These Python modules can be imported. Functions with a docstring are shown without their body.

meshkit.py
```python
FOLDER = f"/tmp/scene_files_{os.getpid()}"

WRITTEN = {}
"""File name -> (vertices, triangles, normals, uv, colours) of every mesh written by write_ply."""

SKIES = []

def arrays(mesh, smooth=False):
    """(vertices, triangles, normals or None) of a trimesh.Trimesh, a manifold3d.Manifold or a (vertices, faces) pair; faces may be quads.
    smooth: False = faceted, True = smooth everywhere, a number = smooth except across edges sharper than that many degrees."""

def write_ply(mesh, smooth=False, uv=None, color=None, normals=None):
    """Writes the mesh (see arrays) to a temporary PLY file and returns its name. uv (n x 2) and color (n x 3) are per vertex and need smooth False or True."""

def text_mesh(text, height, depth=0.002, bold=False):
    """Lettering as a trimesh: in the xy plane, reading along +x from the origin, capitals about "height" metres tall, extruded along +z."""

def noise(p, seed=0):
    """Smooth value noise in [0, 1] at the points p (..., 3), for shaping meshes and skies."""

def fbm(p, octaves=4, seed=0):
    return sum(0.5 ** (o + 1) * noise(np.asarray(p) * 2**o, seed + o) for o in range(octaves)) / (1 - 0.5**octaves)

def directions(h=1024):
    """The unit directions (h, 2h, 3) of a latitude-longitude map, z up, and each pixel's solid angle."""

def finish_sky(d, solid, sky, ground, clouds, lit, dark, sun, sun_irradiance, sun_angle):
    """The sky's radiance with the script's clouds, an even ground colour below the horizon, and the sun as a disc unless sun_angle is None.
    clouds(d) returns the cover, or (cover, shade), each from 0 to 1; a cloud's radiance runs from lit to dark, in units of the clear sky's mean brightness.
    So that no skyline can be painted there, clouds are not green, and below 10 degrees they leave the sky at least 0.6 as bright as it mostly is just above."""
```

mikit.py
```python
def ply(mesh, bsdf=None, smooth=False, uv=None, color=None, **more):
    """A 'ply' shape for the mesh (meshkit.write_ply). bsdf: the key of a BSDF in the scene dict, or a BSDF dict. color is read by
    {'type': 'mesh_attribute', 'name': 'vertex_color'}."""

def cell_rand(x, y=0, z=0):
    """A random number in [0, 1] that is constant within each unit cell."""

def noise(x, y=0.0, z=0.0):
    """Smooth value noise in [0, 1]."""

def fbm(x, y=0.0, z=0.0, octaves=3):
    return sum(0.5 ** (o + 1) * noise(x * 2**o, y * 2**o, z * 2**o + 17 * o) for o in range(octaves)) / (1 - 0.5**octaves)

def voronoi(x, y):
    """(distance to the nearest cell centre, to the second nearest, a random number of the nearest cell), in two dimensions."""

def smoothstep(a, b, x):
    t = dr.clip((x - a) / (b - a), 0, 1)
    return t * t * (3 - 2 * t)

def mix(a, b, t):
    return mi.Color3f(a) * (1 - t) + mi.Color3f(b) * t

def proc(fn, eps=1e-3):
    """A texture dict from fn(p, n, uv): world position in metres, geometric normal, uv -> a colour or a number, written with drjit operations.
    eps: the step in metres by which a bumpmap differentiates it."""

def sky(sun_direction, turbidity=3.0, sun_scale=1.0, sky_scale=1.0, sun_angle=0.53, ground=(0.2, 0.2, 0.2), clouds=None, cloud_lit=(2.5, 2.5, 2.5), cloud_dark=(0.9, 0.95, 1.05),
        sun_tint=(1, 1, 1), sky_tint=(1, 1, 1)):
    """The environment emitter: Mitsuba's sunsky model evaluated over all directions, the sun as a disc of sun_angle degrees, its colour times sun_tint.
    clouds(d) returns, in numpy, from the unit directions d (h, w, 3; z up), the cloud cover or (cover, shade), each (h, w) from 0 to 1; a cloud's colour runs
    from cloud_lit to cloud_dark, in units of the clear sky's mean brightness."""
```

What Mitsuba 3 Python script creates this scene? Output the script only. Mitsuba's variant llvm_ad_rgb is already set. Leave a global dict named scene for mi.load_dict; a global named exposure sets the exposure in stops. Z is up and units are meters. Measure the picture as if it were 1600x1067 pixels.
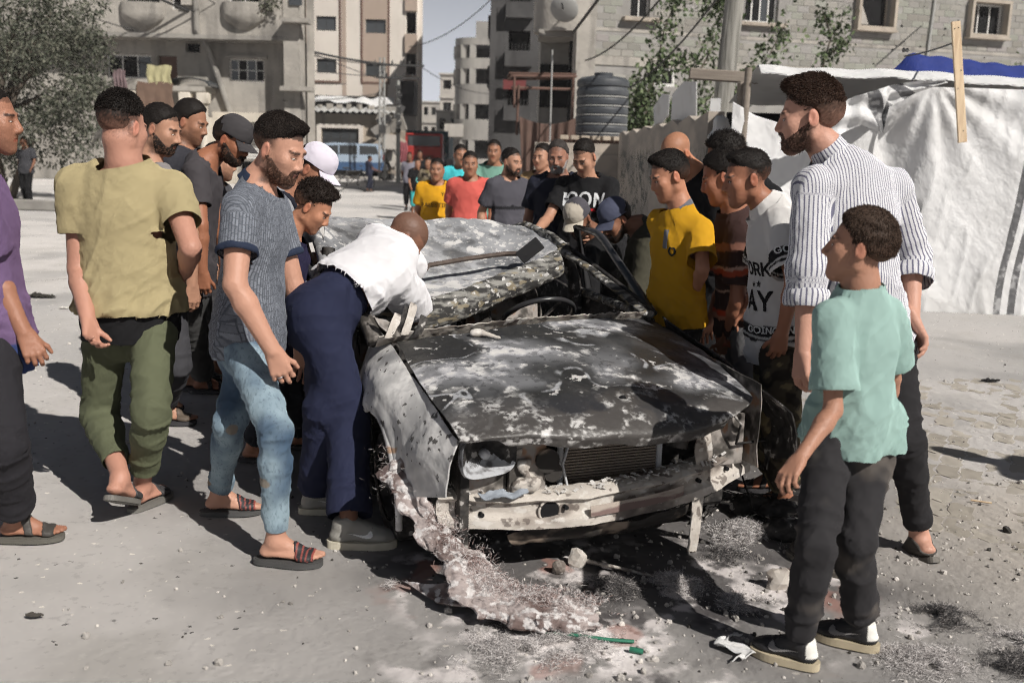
import math, random
import numpy as np, drjit as dr, mitsuba as mi, trimesh, shapely, shapely.ops
import mikit, meshkit as mk
from mikit import proc, noise, fbm, voronoi, cell_rand, smoothstep, mix

T = mi.ScalarTransform4f
scene = {}
# ------------------------------------------------------------------ camera, sky, exposure
EYE = [0.0, 0.0, 1.55]
PITCH, ROLL = math.radians(10.75), math.radians(1.5)
_f = [0.0, math.cos(PITCH), -math.sin(PITCH)]
_u = [-math.sin(ROLL), math.cos(ROLL) * math.sin(PITCH), math.cos(ROLL) * math.cos(PITCH)]
scene["camera"] = {"type": "thinlens", "fov": 54.42, "fov_axis": "x", "near_clip": 0.05, "far_clip": 2000.0,
                   "aperture_radius": 0.006, "focus_distance": 4.7,
                   "to_world": T().look_at(origin=EYE, target=[e + d for e, d in zip(EYE, _f)], up=_u)}
SUN = [0.50, -0.585, 0.64]
scene["sky"] = mikit.sky(SUN, turbidity=6.0, sun_scale=1.30, sky_scale=0.16, sun_tint=(0.83, 0.985, 1.27), sky_tint=(1.05, 1.0, 1.0), clouds=lambda d: 0.9 * np.exp(-(d[..., 2] / 0.19) ** 2), cloud_lit=(11.0, 11.4, 12.4), ground=(0.22, 0.21, 0.2))
exposure = 1.85

# ------------------------------------------------------------------ materials read from vertex colours
VC = {"type": "mesh_attribute", "name": "vertex_color"}
def two(b): return {"type": "twosided", "bsdf": b}
scene["skin"] = two({"type": "bumpmap", "arbitrary": proc(lambda p, n, uv: fbm(p.x * 95, p.y * 95, p.z * 95, 3) * 0.0016, 2e-3), "bsdf": {"type": "principled", "base_color": VC, "roughness": 0.52, "specular": 0.32}})
scene["eyes"] = {"type": "principled", "base_color": VC, "roughness": 0.12, "specular": 0.5}
scene["hair"] = two({"type": "principled", "base_color": VC, "roughness": 0.68, "specular": 0.2})
scene["cloth"] = two({"type": "bumpmap", "arbitrary": {**proc(lambda p, n, uv: fbm(p.x * 34, p.y * 34, p.z * 24, 4) * 0.0075, 3e-3)},
                      "bsdf": {"type": "principled", "base_color": VC, "roughness": 0.9, "specular": 0.2, "sheen": 0.25}})
scene["rubber"] = two({"type": "principled", "base_color": VC, "roughness": 0.6, "specular": 0.4})
scene["steel"] = two({"type": "principled", "base_color": {"type": "rgb", "value": [.45, .45, .46]}, "roughness": 0.35, "metallic": 0.9})
# ------------------------------------------------------------------ library
labels = {}
_used = set()


def key(name):
    """name, or name_001, name_002 ... if it is taken"""
    k, i = name, 0
    while k in _used:
        i += 1
        k = f"{name}_{i:03d}"
    _used.add(k)
    return k


def part(parent, name, mesh, bsdf, smooth=False, color=None, uv=None, **more):
    k = key(f"{parent}__{name}" if parent else name)
    scene[k] = mikit.ply(mesh, bsdf, smooth=smooth, color=color, uv=uv, **more)
    return k


def say(k, label=None, cat=None, group=None, kind=None):
    d = labels.setdefault(k, {})
    if label: d["label"] = label
    if cat: d["category"] = cat
    if group: d["group"] = group
    if kind: d["kind"] = kind
    return k


def V(*a): return np.array(a, float)
def nrm(v):
    v = np.asarray(v, float)
    return v / (np.linalg.norm(v) + 1e-12)
def lerp(a, b, t): return np.asarray(a, float) * (1 - t) + np.asarray(b, float) * t
def lin(*c):
    """sRGB 0-255 -> linear"""
    c = np.asarray(c if len(c) > 1 else c[0], float) / 255
    return np.where(c < .04045, c / 12.92, ((c + .055) / 1.055) ** 2.4)
def sstep(a, b, x):
    t = np.clip((x - a) / (b - a), 0, 1)
    return t * t * (3 - 2 * t)
def tri(m): return np.asarray(m.vertices), np.asarray(m.faces)


# --- signed distance modelling, meshed with surface nets
def cone(A, B, ra, rb, u=None, flat=1.0, cap=False, cap0=False):
    """tapered limb from A to B; across u its half width is r, across the other direction r * flat"""
    A, B = np.asarray(A, float), np.asarray(B, float)
    AB = B - A
    L2 = max(AB @ AB, 1e-9)
    ax = AB / math.sqrt(L2)
    R = max(ra, rb) * max(1, flat)
    w = None
    if u is not None and flat != 1:
        u = nrm(np.asarray(u) - ax * (ax @ u))
        w = np.cross(ax, u)

    def fn(X, Y, Z):
        x, y, z = X - A[0], Y - A[1], Z - A[2]
        s = (x * AB[0] + y * AB[1] + z * AB[2]) / L2
        t = np.clip(s, 0, 1)
        x, y, z = x - t * AB[0], y - t * AB[1], z - t * AB[2]
        q = x * x + y * y + z * z
        if w is not None:
            q = q + (x * w[0] + y * w[1] + z * w[2]) ** 2 * (1 / flat ** 2 - 1)
        d = (np.sqrt(np.maximum(q, 0)) - (ra + (rb - ra) * t)) * (1 if w is None else min(1, (1 + flat) / 2))
        if cap: d = np.maximum(d, (s - 1) * math.sqrt(L2))
        if cap0: d = np.maximum(d, -s * math.sqrt(L2))
        return d
    return np.minimum(A, B) - R, np.maximum(A, B) + R, fn


def ell(C, r, R=None):
    C, r = np.asarray(C, float), np.asarray(r, float)
    R = np.eye(3) if R is None else R        # columns are the axes

    def fn(X, Y, Z):
        x, y, z = X - C[0], Y - C[1], Z - C[2]
        a = [(x * R[0, i] + y * R[1, i] + z * R[2, i]) / r[i] for i in range(3)]
        k = np.sqrt(a[0] ** 2 + a[1] ** 2 + a[2] ** 2)
        g = np.sqrt((a[0] / r[0]) ** 2 + (a[1] / r[1]) ** 2 + (a[2] / r[2]) ** 2) + 1e-6
        return k * (k - 1) / g
    e = np.sqrt(((R * r) ** 2).sum(1))
    return C - e, C + e, fn


BIG = 1e3
def plane(C, n):
    """solid on the side that n points away from"""
    C, n = np.asarray(C, float), nrm(n)
    return V(-BIG, -BIG, -BIG), V(BIG, BIG, BIG), lambda X, Y, Z: (X - C[0]) * n[0] + (Y - C[1]) * n[1] + (Z - C[2]) * n[2]


class Solid:
    def __init__(s): s.ops = []
    def add(s, p, k=.02): s.ops.append((p, k, 'u')); return s
    def cut(s, p, k=.006): s.ops.append((p, k, 'd')); return s
    def keep(s, p, k=.006): s.ops.append((p, k, 'i')); return s

    @staticmethod
    def _mix(D, d, k, op):
        if op == 'u':
            h = np.clip(.5 + .5 * (D - d) / k, 0, 1)
            return D + (d - D) * h - k * h * (1 - h)
        if op == 'd': d = -d
        h = np.clip(.5 - .5 * (D - d) / k, 0, 1)
        return D + (d - D) * h + k * h * (1 - h)

    def at(s, P):
        D = np.full(len(P), .2)
        for (lo, hi, fn), k, op in s.ops:
            D = s._mix(D, fn(P[:, 0], P[:, 1], P[:, 2]), k, op)
        return D

    def grad(s, P, e=.003):
        g = np.stack([s.at(P + e * np.eye(3)[i]) - s.at(P - e * np.eye(3)[i]) for i in range(3)], 1)
        return g / (np.linalg.norm(g, axis=1, keepdims=True) + 1e-9)

    def box(s):
        b = [(lo, hi) for (lo, hi, _), k, op in s.ops if op == 'u']
        return np.min([x[0] for x in b], 0), np.max([x[1] for x in b], 0)

    def mesh(s, h, lo=None, hi=None):
        a, b = s.box()
        lo = (a if lo is None else np.maximum(lo, a)) - 2 * h
        hi = (b if hi is None else np.minimum(hi, b)) + 2 * h
        n = np.maximum(np.ceil((hi - lo) / h).astype(int) + 1, 4)
        ax = [(lo[i] + h * np.arange(n[i])).astype(np.float32) for i in range(3)]
        D = np.full(n, .1, np.float32)
        for (a, b, fn), k, op in s.ops:
            m = k + 2.5 * h
            i0 = np.clip(np.floor((a - m - lo) / h).astype(int), 0, n)
            i1 = np.clip(np.ceil((b + m - lo) / h).astype(int) + 1, 0, n)
            if op == 'i': i0, i1 = np.zeros(3, int), n
            if np.any(i1 <= i0): continue
            sl = tuple(slice(p, q) for p, q in zip(i0, i1))
            d = fn(ax[0][sl[0]][:, None, None], ax[1][sl[1]][None, :, None], ax[2][sl[2]][None, None, :])
            D[sl] = s._mix(D[sl], d, k, op)
        return nets(D, lo, h)


def nets(D, lo, h):
    s = D < 0
    cnt = np.zeros(np.array(D.shape) - 1, np.int8)
    C8 = [(a, b, c) for a in (0, 1) for b in (0, 1) for c in (0, 1)]
    for a, b, c in C8:
        cnt += s[a:D.shape[0] - 1 + a, b:D.shape[1] - 1 + b, c:D.shape[2] - 1 + c]
    I = np.argwhere((cnt > 0) & (cnt < 8))
    if not len(I): return np.zeros((0, 3)), np.zeros((0, 3), int)
    idx = np.full(cnt.shape, -1, np.int32)
    idx[tuple(I.T)] = np.arange(len(I))
    val = np.stack([D[I[:, 0] + a, I[:, 1] + b, I[:, 2] + c] for a, b, c in C8], 1).astype(float)
    acc, num = np.zeros((len(I), 3)), np.zeros(len(I))
    for i, ca in enumerate(C8):
        for j, cb in enumerate(C8):
            if j > i and sum(x != y for x, y in zip(ca, cb)) == 1:
                m = (val[:, i] < 0) != (val[:, j] < 0)
                t = val[m, i] / (val[m, i] - val[m, j])
                acc[m] += np.array(ca) + t[:, None] * (np.array(cb) - np.array(ca))
                num[m] += 1
    v = lo + h * (I + acc / num[:, None])
    F = []
    for ax in range(3):
        o = [k for k in range(3) if k != ax]
        A = s[tuple(slice(0, -1) if k == ax else slice(1, -1) for k in range(3))]
        B = s[tuple(slice(1, None) if k == ax else slice(1, -1) for k in range(3))]
        E = np.argwhere(A != B)
        if not len(E): continue
        fl = A[tuple(E.T)]
        E = E + np.array([0 if k == ax else 1 for k in range(3)])
        def c(da, db):
            q = E.copy(); q[:, o[0]] -= da; q[:, o[1]] -= db
            return idx[tuple(q.T)]
        q = np.stack([c(1, 1), c(0, 1), c(0, 0), c(1, 0)], 1)
        if ax == 1: fl = ~fl
        q[~fl] = q[~fl][:, ::-1]
        F.append(q)
    F = np.vstack(F)
    F = F[(F >= 0).all(1)]
    return v, np.vstack([F[:, [0, 1, 2]], F[:, [0, 2, 3]]])


def vnormals(v, f):
    n = np.zeros_like(v)
    c = np.cross(v[f[:, 1]] - v[f[:, 0]], v[f[:, 2]] - v[f[:, 0]])
    for k in range(3): np.add.at(n, f[:, k], c)
    return n / (np.linalg.norm(n, axis=1, keepdims=True) + 1e-20)


def keepfaces(v, f, mask):
    f = f[mask]
    u, inv = np.unique(f, return_inverse=True)
    return v[u], inv.reshape(-1, 3)


def joinm(ms):
    ms = [(np.asarray(a, float), np.asarray(b, int)) for a, b in ms if len(a)]
    at = np.cumsum([0] + [len(a) for a, _ in ms])
    return np.vstack([a for a, _ in ms]), np.vstack([b + o for (_, b), o in zip(ms, at)])


def boxm(c, s, R=None, bev=0.0):
    """box with centre c and full sizes s, chamfered edges when bev > 0; R: columns are its axes"""
    h = np.asarray(s, float) / 2
    if bev > 0:
        b = min(bev, h.min() * .9)
        pts = np.vstack([np.array([[x, y, z] for x in (-1, 1) for y in (-1, 1) for z in (-1, 1)]) * (h - b * (1 - np.eye(3)[i])) for i in range(3)])
        m = trimesh.convex.convex_hull(pts)
        v, f = np.array(m.vertices), np.array(m.faces)
    else:
        v = np.array([[x, y, z] for x in (-1, 1) for y in (-1, 1) for z in (-1, 1)]) * h
        f = np.array([[0, 1, 3], [0, 3, 2], [4, 6, 7], [4, 7, 5], [0, 4, 5], [0, 5, 1], [2, 3, 7], [2, 7, 6], [0, 2, 6], [0, 6, 4], [1, 5, 7], [1, 7, 3]])
    if R is not None: v = v @ np.asarray(R).T
    return v + np.asarray(c, float), f


def tube(pts, r, n=8, closed=False, flat=1.0, up=None):
    """sweep of a circle (or an oval) along a polyline, ends capped"""
    p = np.asarray(pts, float)
    r = np.broadcast_to(np.asarray(r, float), (len(p),))
    t = np.roll(p, -1, 0) - np.roll(p, 1, 0) if closed else np.gradient(p, axis=0)
    t /= np.linalg.norm(t, axis=1, keepdims=True) + 1e-12
    if up is not None:
        a = np.cross(np.asarray(up, float), t)
    else:
        a = np.cross(t, np.where(np.abs(t[:, 2:]) < .9, [0, 0, 1.], [1., 0, 0]))
    a /= np.linalg.norm(a, axis=1, keepdims=True) + 1e-12
    b = np.cross(t, a)
    g = np.arange(n) * 2 * np.pi / n
    v = (p[:, None] + r[:, None, None] * (np.cos(g)[None, :, None] * a[:, None] + flat * np.sin(g)[None, :, None] * b[:, None])).reshape(-1, 3)
    m = len(p)
    i, j = np.meshgrid(np.arange(m if closed else m - 1), np.arange(n), indexing="ij")
    i2, j2 = (i + 1) % m, (j + 1) % n
    q = np.stack([i * n + j, i * n + j2, i2 * n + j2, i2 * n + j], -1).reshape(-1, 4)
    f = [q[:, [0, 1, 2]], q[:, [0, 2, 3]]]
    if not closed:
        v = np.vstack([v, p[:1], p[-1:]])
        k = np.arange(n)
        f += [np.stack([(k + 1) % n, k, k * 0 + len(v) - 2], 1), np.stack([(m - 1) * n + k, (m - 1) * n + (k + 1) % n, k * 0 + len(v) - 1], 1)]
    return v, np.vstack(f)


def sheet(P):
    """grid of points (n, m, 3) -> mesh"""
    n, m = P.shape[:2]
    i, j = np.meshgrid(np.arange(n - 1), np.arange(m - 1), indexing="ij")
    q = np.stack([i * m + j, (i + 1) * m + j, (i + 1) * m + j + 1, i * m + j + 1], -1).reshape(-1, 4)
    return P.reshape(-1, 3), np.vstack([q[:, [0, 1, 2]], q[:, [0, 2, 3]]])


def thick(P, t):
    """sheet with thickness t (away from its normal side), closed round its rim"""
    v, f = sheet(P)
    n = vnormals(v, f)
    k = len(v)
    N, M = P.shape[:2]
    rim = np.r_[np.arange(M), M * np.arange(1, N) + M - 1, (N - 1) * M + np.arange(M - 2, -1, -1), M * np.arange(N - 2, 0, -1)]
    r2 = np.roll(rim, -1)
    side = np.vstack([np.stack([rim, r2, r2 + k], 1), np.stack([rim, r2 + k, rim + k], 1)])
    return np.vstack([v, v - n * t]), np.vstack([f, f[:, ::-1] + k, side])


def extrude(poly, d):
    """shapely polygon (or list of points) -> solid of height d along z"""
    if not hasattr(poly, 'area'): poly = shapely.Polygon(poly)
    return tri(trimesh.creation.extrude_polygon(poly, d, engine="earcut"))


def frame(x, y, z): return np.stack([nrm(x), nrm(y), nrm(z)], 1)
def move(m, R=None, t=(0, 0, 0)):
    v, f = m
    return (v if R is None else v @ np.asarray(R).T) + np.asarray(t, float), f


def mottle(v, col, amt=.12, freq=9., seed=0):
    """small variation of a base colour over the vertices"""
    k = 1 + amt * 2 * (mk.fbm(v * freq, 3, seed) - .5)
    return np.clip(np.asarray(col)[None] * k[:, None], 0, 1)
# ------------------------------------------------------------------ people
def azdir(az, pitch=0.):
    a, p = math.radians(az), math.radians(pitch)
    return V(math.sin(a) * math.cos(p), math.cos(a) * math.cos(p), math.sin(p))


def hand_solid(S, W, a, th, pal, hs, curl=(22, 32, 22), spread=1.0, fine=True):
    """palm, four unequal fingers and a thumb; a: along the hand, th: thumb side, pal: palm side"""
    a = nrm(a); th = nrm(th - a * (th @ a)); n = np.cross(a, th); n = n if n @ pal > 0 else -n
    L = lambda x, y, z: W + hs * (x * a + y * th + z * n)
    S.add(cone(W - a * .02 * hs, L(.03, .003, .001), .026 * hs, .029 * hs, th, .62), .012 * hs)
    for y, x in ((.031, .086), (.011, .092), (-.01, .088), (-.029, .08)):
        S.add(cone(L(.02, y * .55, .002), L(x, y, 0), .0175 * hs, .0115 * hs), .010 * hs)
    S.add(cone(L(.012, .016, .006), L(.05, .034, .012), .019 * hs, .0125 * hs), .012 * hs)
    rs = random.Random(int(abs(W.sum()) * 1e4))
    for (y, x, ln), q in zip(((.031, .086, .070), (.011, .093, .079), (-.01, .089, .073), (-.029, .081, .056)), (-.09, -.02, .05, .13)):
        p, ang = L(x, y, 0), 0.
        for sgm, (c, r0, r1) in enumerate(zip(curl, (.0098, .0089, .0080), (.0088, .0080, .0066))):
            ang += math.radians(c * (1 + .12 * rs.uniform(-1, 1)) * (1 + abs(q)))
            dr = nrm(math.cos(ang) * (a - th * q * spread) + math.sin(ang) * n)
            e = p + dr * ln * hs * (.45, .30, .25)[sgm]
            S.add(cone(p, e, r0 * hs, r1 * hs), .0035 * hs)
            p = e
    p = L(.048, .033, .012)
    d1 = nrm(.72 * a + .55 * th + .42 * n); d2 = nrm(.88 * a + .2 * th + .45 * n)
    e = p + d1 * .036 * hs
    S.add(cone(p, e, .0118 * hs, .0102 * hs), .006 * hs)
    S.add(cone(e, e + d2 * .028 * hs, .0100 * hs, .0075 * hs), .0035 * hs)
    return L(.07, 0, .01)


def head_local(c, R, hs): return lambda x, y, z: c + R @ (V(x, y, z) * hs)


def head_solid(S, c, R, hs, nk, sp):
    va = sp.setdefault('vary', np.random.default_rng(int(abs(c[0] * 997 + c[1] * 131) * 10) % 9999).uniform(-1, 1, 6))
    L0 = head_local(c, R, hs)
    L = lambda x, y, z: L0(x * (1 + .05 * va[0]), y, z * (1 + .05 * va[1] * (z < 0)))
    E = lambda p, r, k: S.add(ell(L(*p), np.array(r) * hs, R), k * hs)
    K = lambda p, q, a, b, k: S.add(cone(L(*p), L(*q), a * hs, b * hs), k * hs)
    E((0, -.016, .042), (.073, .094, .083), .02)
    E((0, .030, -.022), (.060, .060, .082), .03)
    for s in (-1, 1):
        K((0, .060, -.096), (s * .047, -.004, -.058), .024 + .003 * va[5], .021, .02)
        K((s * .047, -.004, -.058), (s * .058, -.012, -.01), .021, .02, .02)
        E((s * .042, .062, -.016), (.022, .022, .022), .03)
    K((-.036, .0785, .025), (.036, .0785, .025), .0125, .0125, .012)
    for s in (-1, 1):
        S.cut(ell(L(s * .031, .103, .006), np.array((.021, .020, .0125)) * hs, R), .012 * hs)
        E((s * .0305, .0735, .004), (.0145, .0125, .0125), .004)
    K((0, .086, .018), (0, .1075 + .005 * va[2], -.024 - .003 * va[3]), .0085 + .001 * va[4], .0112 + .0015 * va[4], .010)
    for s in (-1, 1): E((s * .0125, .0985, -.031), (.0095, .0125, .008), .006)
    E((0, .056, -.060), (.046, .033, .044), .035)
    K((-.015, .0855, -.0560), (.015, .0855, -.0560), .0062, .0062, .008)
    K((-.012, .0845, -.0668), (.012, .0845, -.0668), .0072, .0072, .008)
    for s in (-1, 1): S.cut(cone(L(0, .0945, -.0606), L(s * .021, .0915, -.0675), .0024 * hs, .0018 * hs), .004 * hs)
    E((0, .073, -.101), (.021, .019, .017), .014)
    for s in (-1, 1):
        A = R @ rotz(s * -18)
        S.add(ell(L(s * .077, -.014, -.004), np.array((.0085, .021, .033)) * hs, A), .006 * hs)
        S.cut(ell(L(s * .089, -.008, -.002), np.array((.0085, .011, .019)) * hs, A), .005 * hs)
    j = L(0, -.022, -.05)
    S.add(cone(j, lerp(j, nk, .85), .052 * hs * sp.get('neck', 1), .056 * hs * sp.get('neck', 1)), .025 * hs)
    S.add(cone(lerp(j, nk, .8), nk - (nk - j) * -.15, .056 * hs, .060 * hs), .03 * hs)


def rotz(d):
    c, s = math.cos(math.radians(d)), math.sin(math.radians(d))
    return np.array([[c, -s, 0], [s, c, 0], [0, 0, 1.]])


def hair_mesh(c, R, hs, sp, res, rng):
    """hair shell grown from the skull, cut along the hairline, with tufts"""
    kind, t = sp.get('hair', 'short'), sp.get('hairlen', .016)
    L = head_local(c, R, hs)
    S = Solid()
    side = sp.get('side', .35)
    S.add(ell(L(0, -.018, .046), np.array((.073 + t * side + .002, .096 + t * .7, .084 + t)) * hs, R), .01)
    if t * side > .002: S.add(ell(L(0, -.03, .02), np.array((.0745 + t * side, .084 + t * .6, .08)) * hs, R), .02)
    if sp.get('quiff'): S.add(ell(L(0, .044, .102 + t * .4), np.array((.050, .036, .018 + t * .55)) * hs, R), .03)
    fl = sp.get('hairline', .086)
    S.keep(plane(L(0, .072, fl), R @ V(0, .78, -.62)), .008 * hs)              # forehead
    S.keep(plane(L(0, -.02, sp.get('low', -.018)), R @ V(0, .52, -.85)), .006 * hs)           # in front of and under the ear line
    S.keep(plane(L(0, -.07, sp.get('nape', -.052)), R @ V(0, .1, -1)), .01 * hs)
    for s in (-1, 1):
        S.cut(ell(L(s * .082, -.008, -.004), np.array((.022, .026, .036)) * hs, R), .008 * hs)
        S.cut(ell(L(s * .066, .066, .012), np.array((.03, .036, .040)) * hs, R), .012 * hs)
    v, f = S.mesh(res)
    if not len(v): return None
    n = vnormals(v, f)
    loc = (v - c) @ R / hs
    up = sstep(-.06, .05, loc[:, 2])
    e1 = (loc - V(0, .072, fl)) @ nrm(V(0, .78, -.62)); e2 = (loc - V(0, -.02, sp.get('low', -.018))) @ nrm(V(0, .52, -.85)); e3 = (loc - V(0, -.07, sp.get('nape', -.052))) @ nrm(V(0, .1, -1))
    wd = .035 if side > .2 else .06
    edge = np.maximum(sstep(-.028, .0, e1), np.maximum(sstep(-wd, .0, e2), sstep(-wd, .0, e3)))
    v = v - n * (edge * (.004 + .75 * t * np.where(loc[:, 2] > .03, 1, side)) * hs)[:, None]
    if kind == 'curly':
        q = mk.noise(loc * 48, 3) * .6 + mk.noise(loc * 95, 5) * .4
        v = v + n * ((q - .45) * .018 * hs * up)[:, None]
    else:
        q = mk.fbm(loc * np.array([70, 26, 40]), 3, 4)
        v = v + n * ((q - .5) * .008 * hs * (.4 + .6 * up))[:, None]
    ms = [(v, f)]
    N = sp.get('tufts', 0)
    if N:
        ok = np.nonzero(loc[:, 2] > (-.01 if side > .25 else .05))[0]
        pick = rng.choice(ok, N)
        ln = (t * (.55 if kind != 'curly' else .7) + .004) * hs * rng.uniform(.5, 1.2, N)
        comb = R @ V(*sp.get('comb', (0, -.5, .3)))
        if kind == 'curly': d = n[pick] * .75 + comb * .45 + rng.normal(0, .65, (N, 3))
        else:
            fl_ = (loc[pick] - V(0, -.055, .12)) @ R.T
            fl_ -= n[pick] * (fl_ * n[pick]).sum(1, keepdims=True)
            fl_ /= np.linalg.norm(fl_, axis=1, keepdims=True) + .02
            d = n[pick] * .42 + fl_ * .8 + comb * .35 + rng.normal(0, .17, (N, 3)) + .25 * (mk.noise(loc[pick] * 40, 6)[:, None] - .5) * comb
        d /= np.linalg.norm(d, axis=1, keepdims=True)
        s = np.cross(d, rng.normal(0, 1, (N, 3))); s /= np.linalg.norm(s, axis=1, keepdims=True)
        b = v[pick] - n[pick] * .002
        w = .0015 * hs
        u = np.cross(d, s)
        m1 = b + d * ln[:, None] * .6 + comb * .1 * ln[:, None]
        tip = b + d * ln[:, None] + (comb * .5 - n[pick] * .25) * ln[:, None]
        pts = np.stack([b + s * w, b - s * w * .5 + u * w, b - s * w * .5 - u * w, m1 + s * w * .8, m1 - s * w * .4 + u * w * .7, m1 - s * w * .4 - u * w * .7, tip], 1).reshape(-1, 3)
        k = np.arange(N)[:, None] * 7
        F = np.vstack([k + np.array(q) for q in ([0, 1, 4], [0, 4, 3], [1, 2, 5], [1, 5, 4], [2, 0, 3], [2, 3, 5], [3, 4, 6], [4, 5, 6], [5, 3, 6])])
        ms.append((pts, F))
    return joinm(ms)


def skin_colors(v, c, R, hs, sp, rng):
    tone = lin(*sp.get('skin', (196, 148, 118)))
    col = mottle(v, tone, .07, 14, 2)
    if c is None: return col
    q = (v - c) @ R / hs
    x, y, z = q.T
    near = (np.abs(q) < .2).all(1)
    m = near * sstep(.07, .09, y) * sstep(.024, .017, np.abs(x)) * sstep(.0105, .005, np.abs(z + .0612 + .18 * np.abs(x)))
    col = col * (1 - m[:, None] * (1 - np.array([.82, .55, .55])))
    br = near * sstep(.058, .068, y) * sstep(.0065, .004, np.abs(z - (.0265 - .3 * (np.abs(x) - .03) ** 2 * 10))) * sstep(.052, .048, np.abs(x)) * sstep(.009, .014, np.abs(x))
    lash = near * sstep(.066, .072, y) * sstep(.0052, .0035, np.abs(z - .0035)) * sstep(.0185, .0155, np.abs(np.abs(x) - .0305))
    hairc = lin(*sp.get('haircol', (26, 22, 20)))
    for mm, a in ((br, .88), (lash, .75)):
        mm = (mm * a)[:, None]
        col = col * (1 - mm) + hairc * mm
    st = sp.get('stubble', .0)
    if st:
        zone = near * sstep(-.034, -.052, z - .35 * np.clip(.02 - np.abs(y - .0), -1, .02)) * sstep(-.135, -.115, z) * sstep(-.02, .004, y) * (1 - m)
        zone = np.maximum(zone, near * sstep(.083, .09, y) * sstep(.028, .02, np.abs(x)) * sstep(.008, .004, np.abs(z + .0445)))
        zone = (zone * st * (.75 + .25 * rng.random(len(v))))[:, None]
        col = col * (1 - zone) + hairc * zone
    fd = sp.get('scalp', .0)
    if fd:
        zone = near * sstep(-.062, .035, z - .012 * rng.standard_normal(len(v))) * sstep(.03, -.01, y + .9 * np.clip(.07 - z, -.2, .0) - .12 * (z > .07)) * (np.abs(x) < .078)
        zone = (zone * fd)[:, None]
        col = col * (1 - zone) + hairc * zone
    er = (near * sstep(.070, .078, np.abs(x)) * sstep(.04, .0, np.abs(y + .014)) * sstep(.04, .02, np.abs(z)))[:, None]
    return np.clip(col * (1 - er * (1 - np.array([1.05, .86, .84]))), 0, 1)


def foot_frame(A, az, pitch):
    f = azdir(az, pitch)
    l = nrm(np.cross(f, V(0, 0, 1)))         # to the right of the foot
    return f, l, np.cross(l, f)


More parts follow.
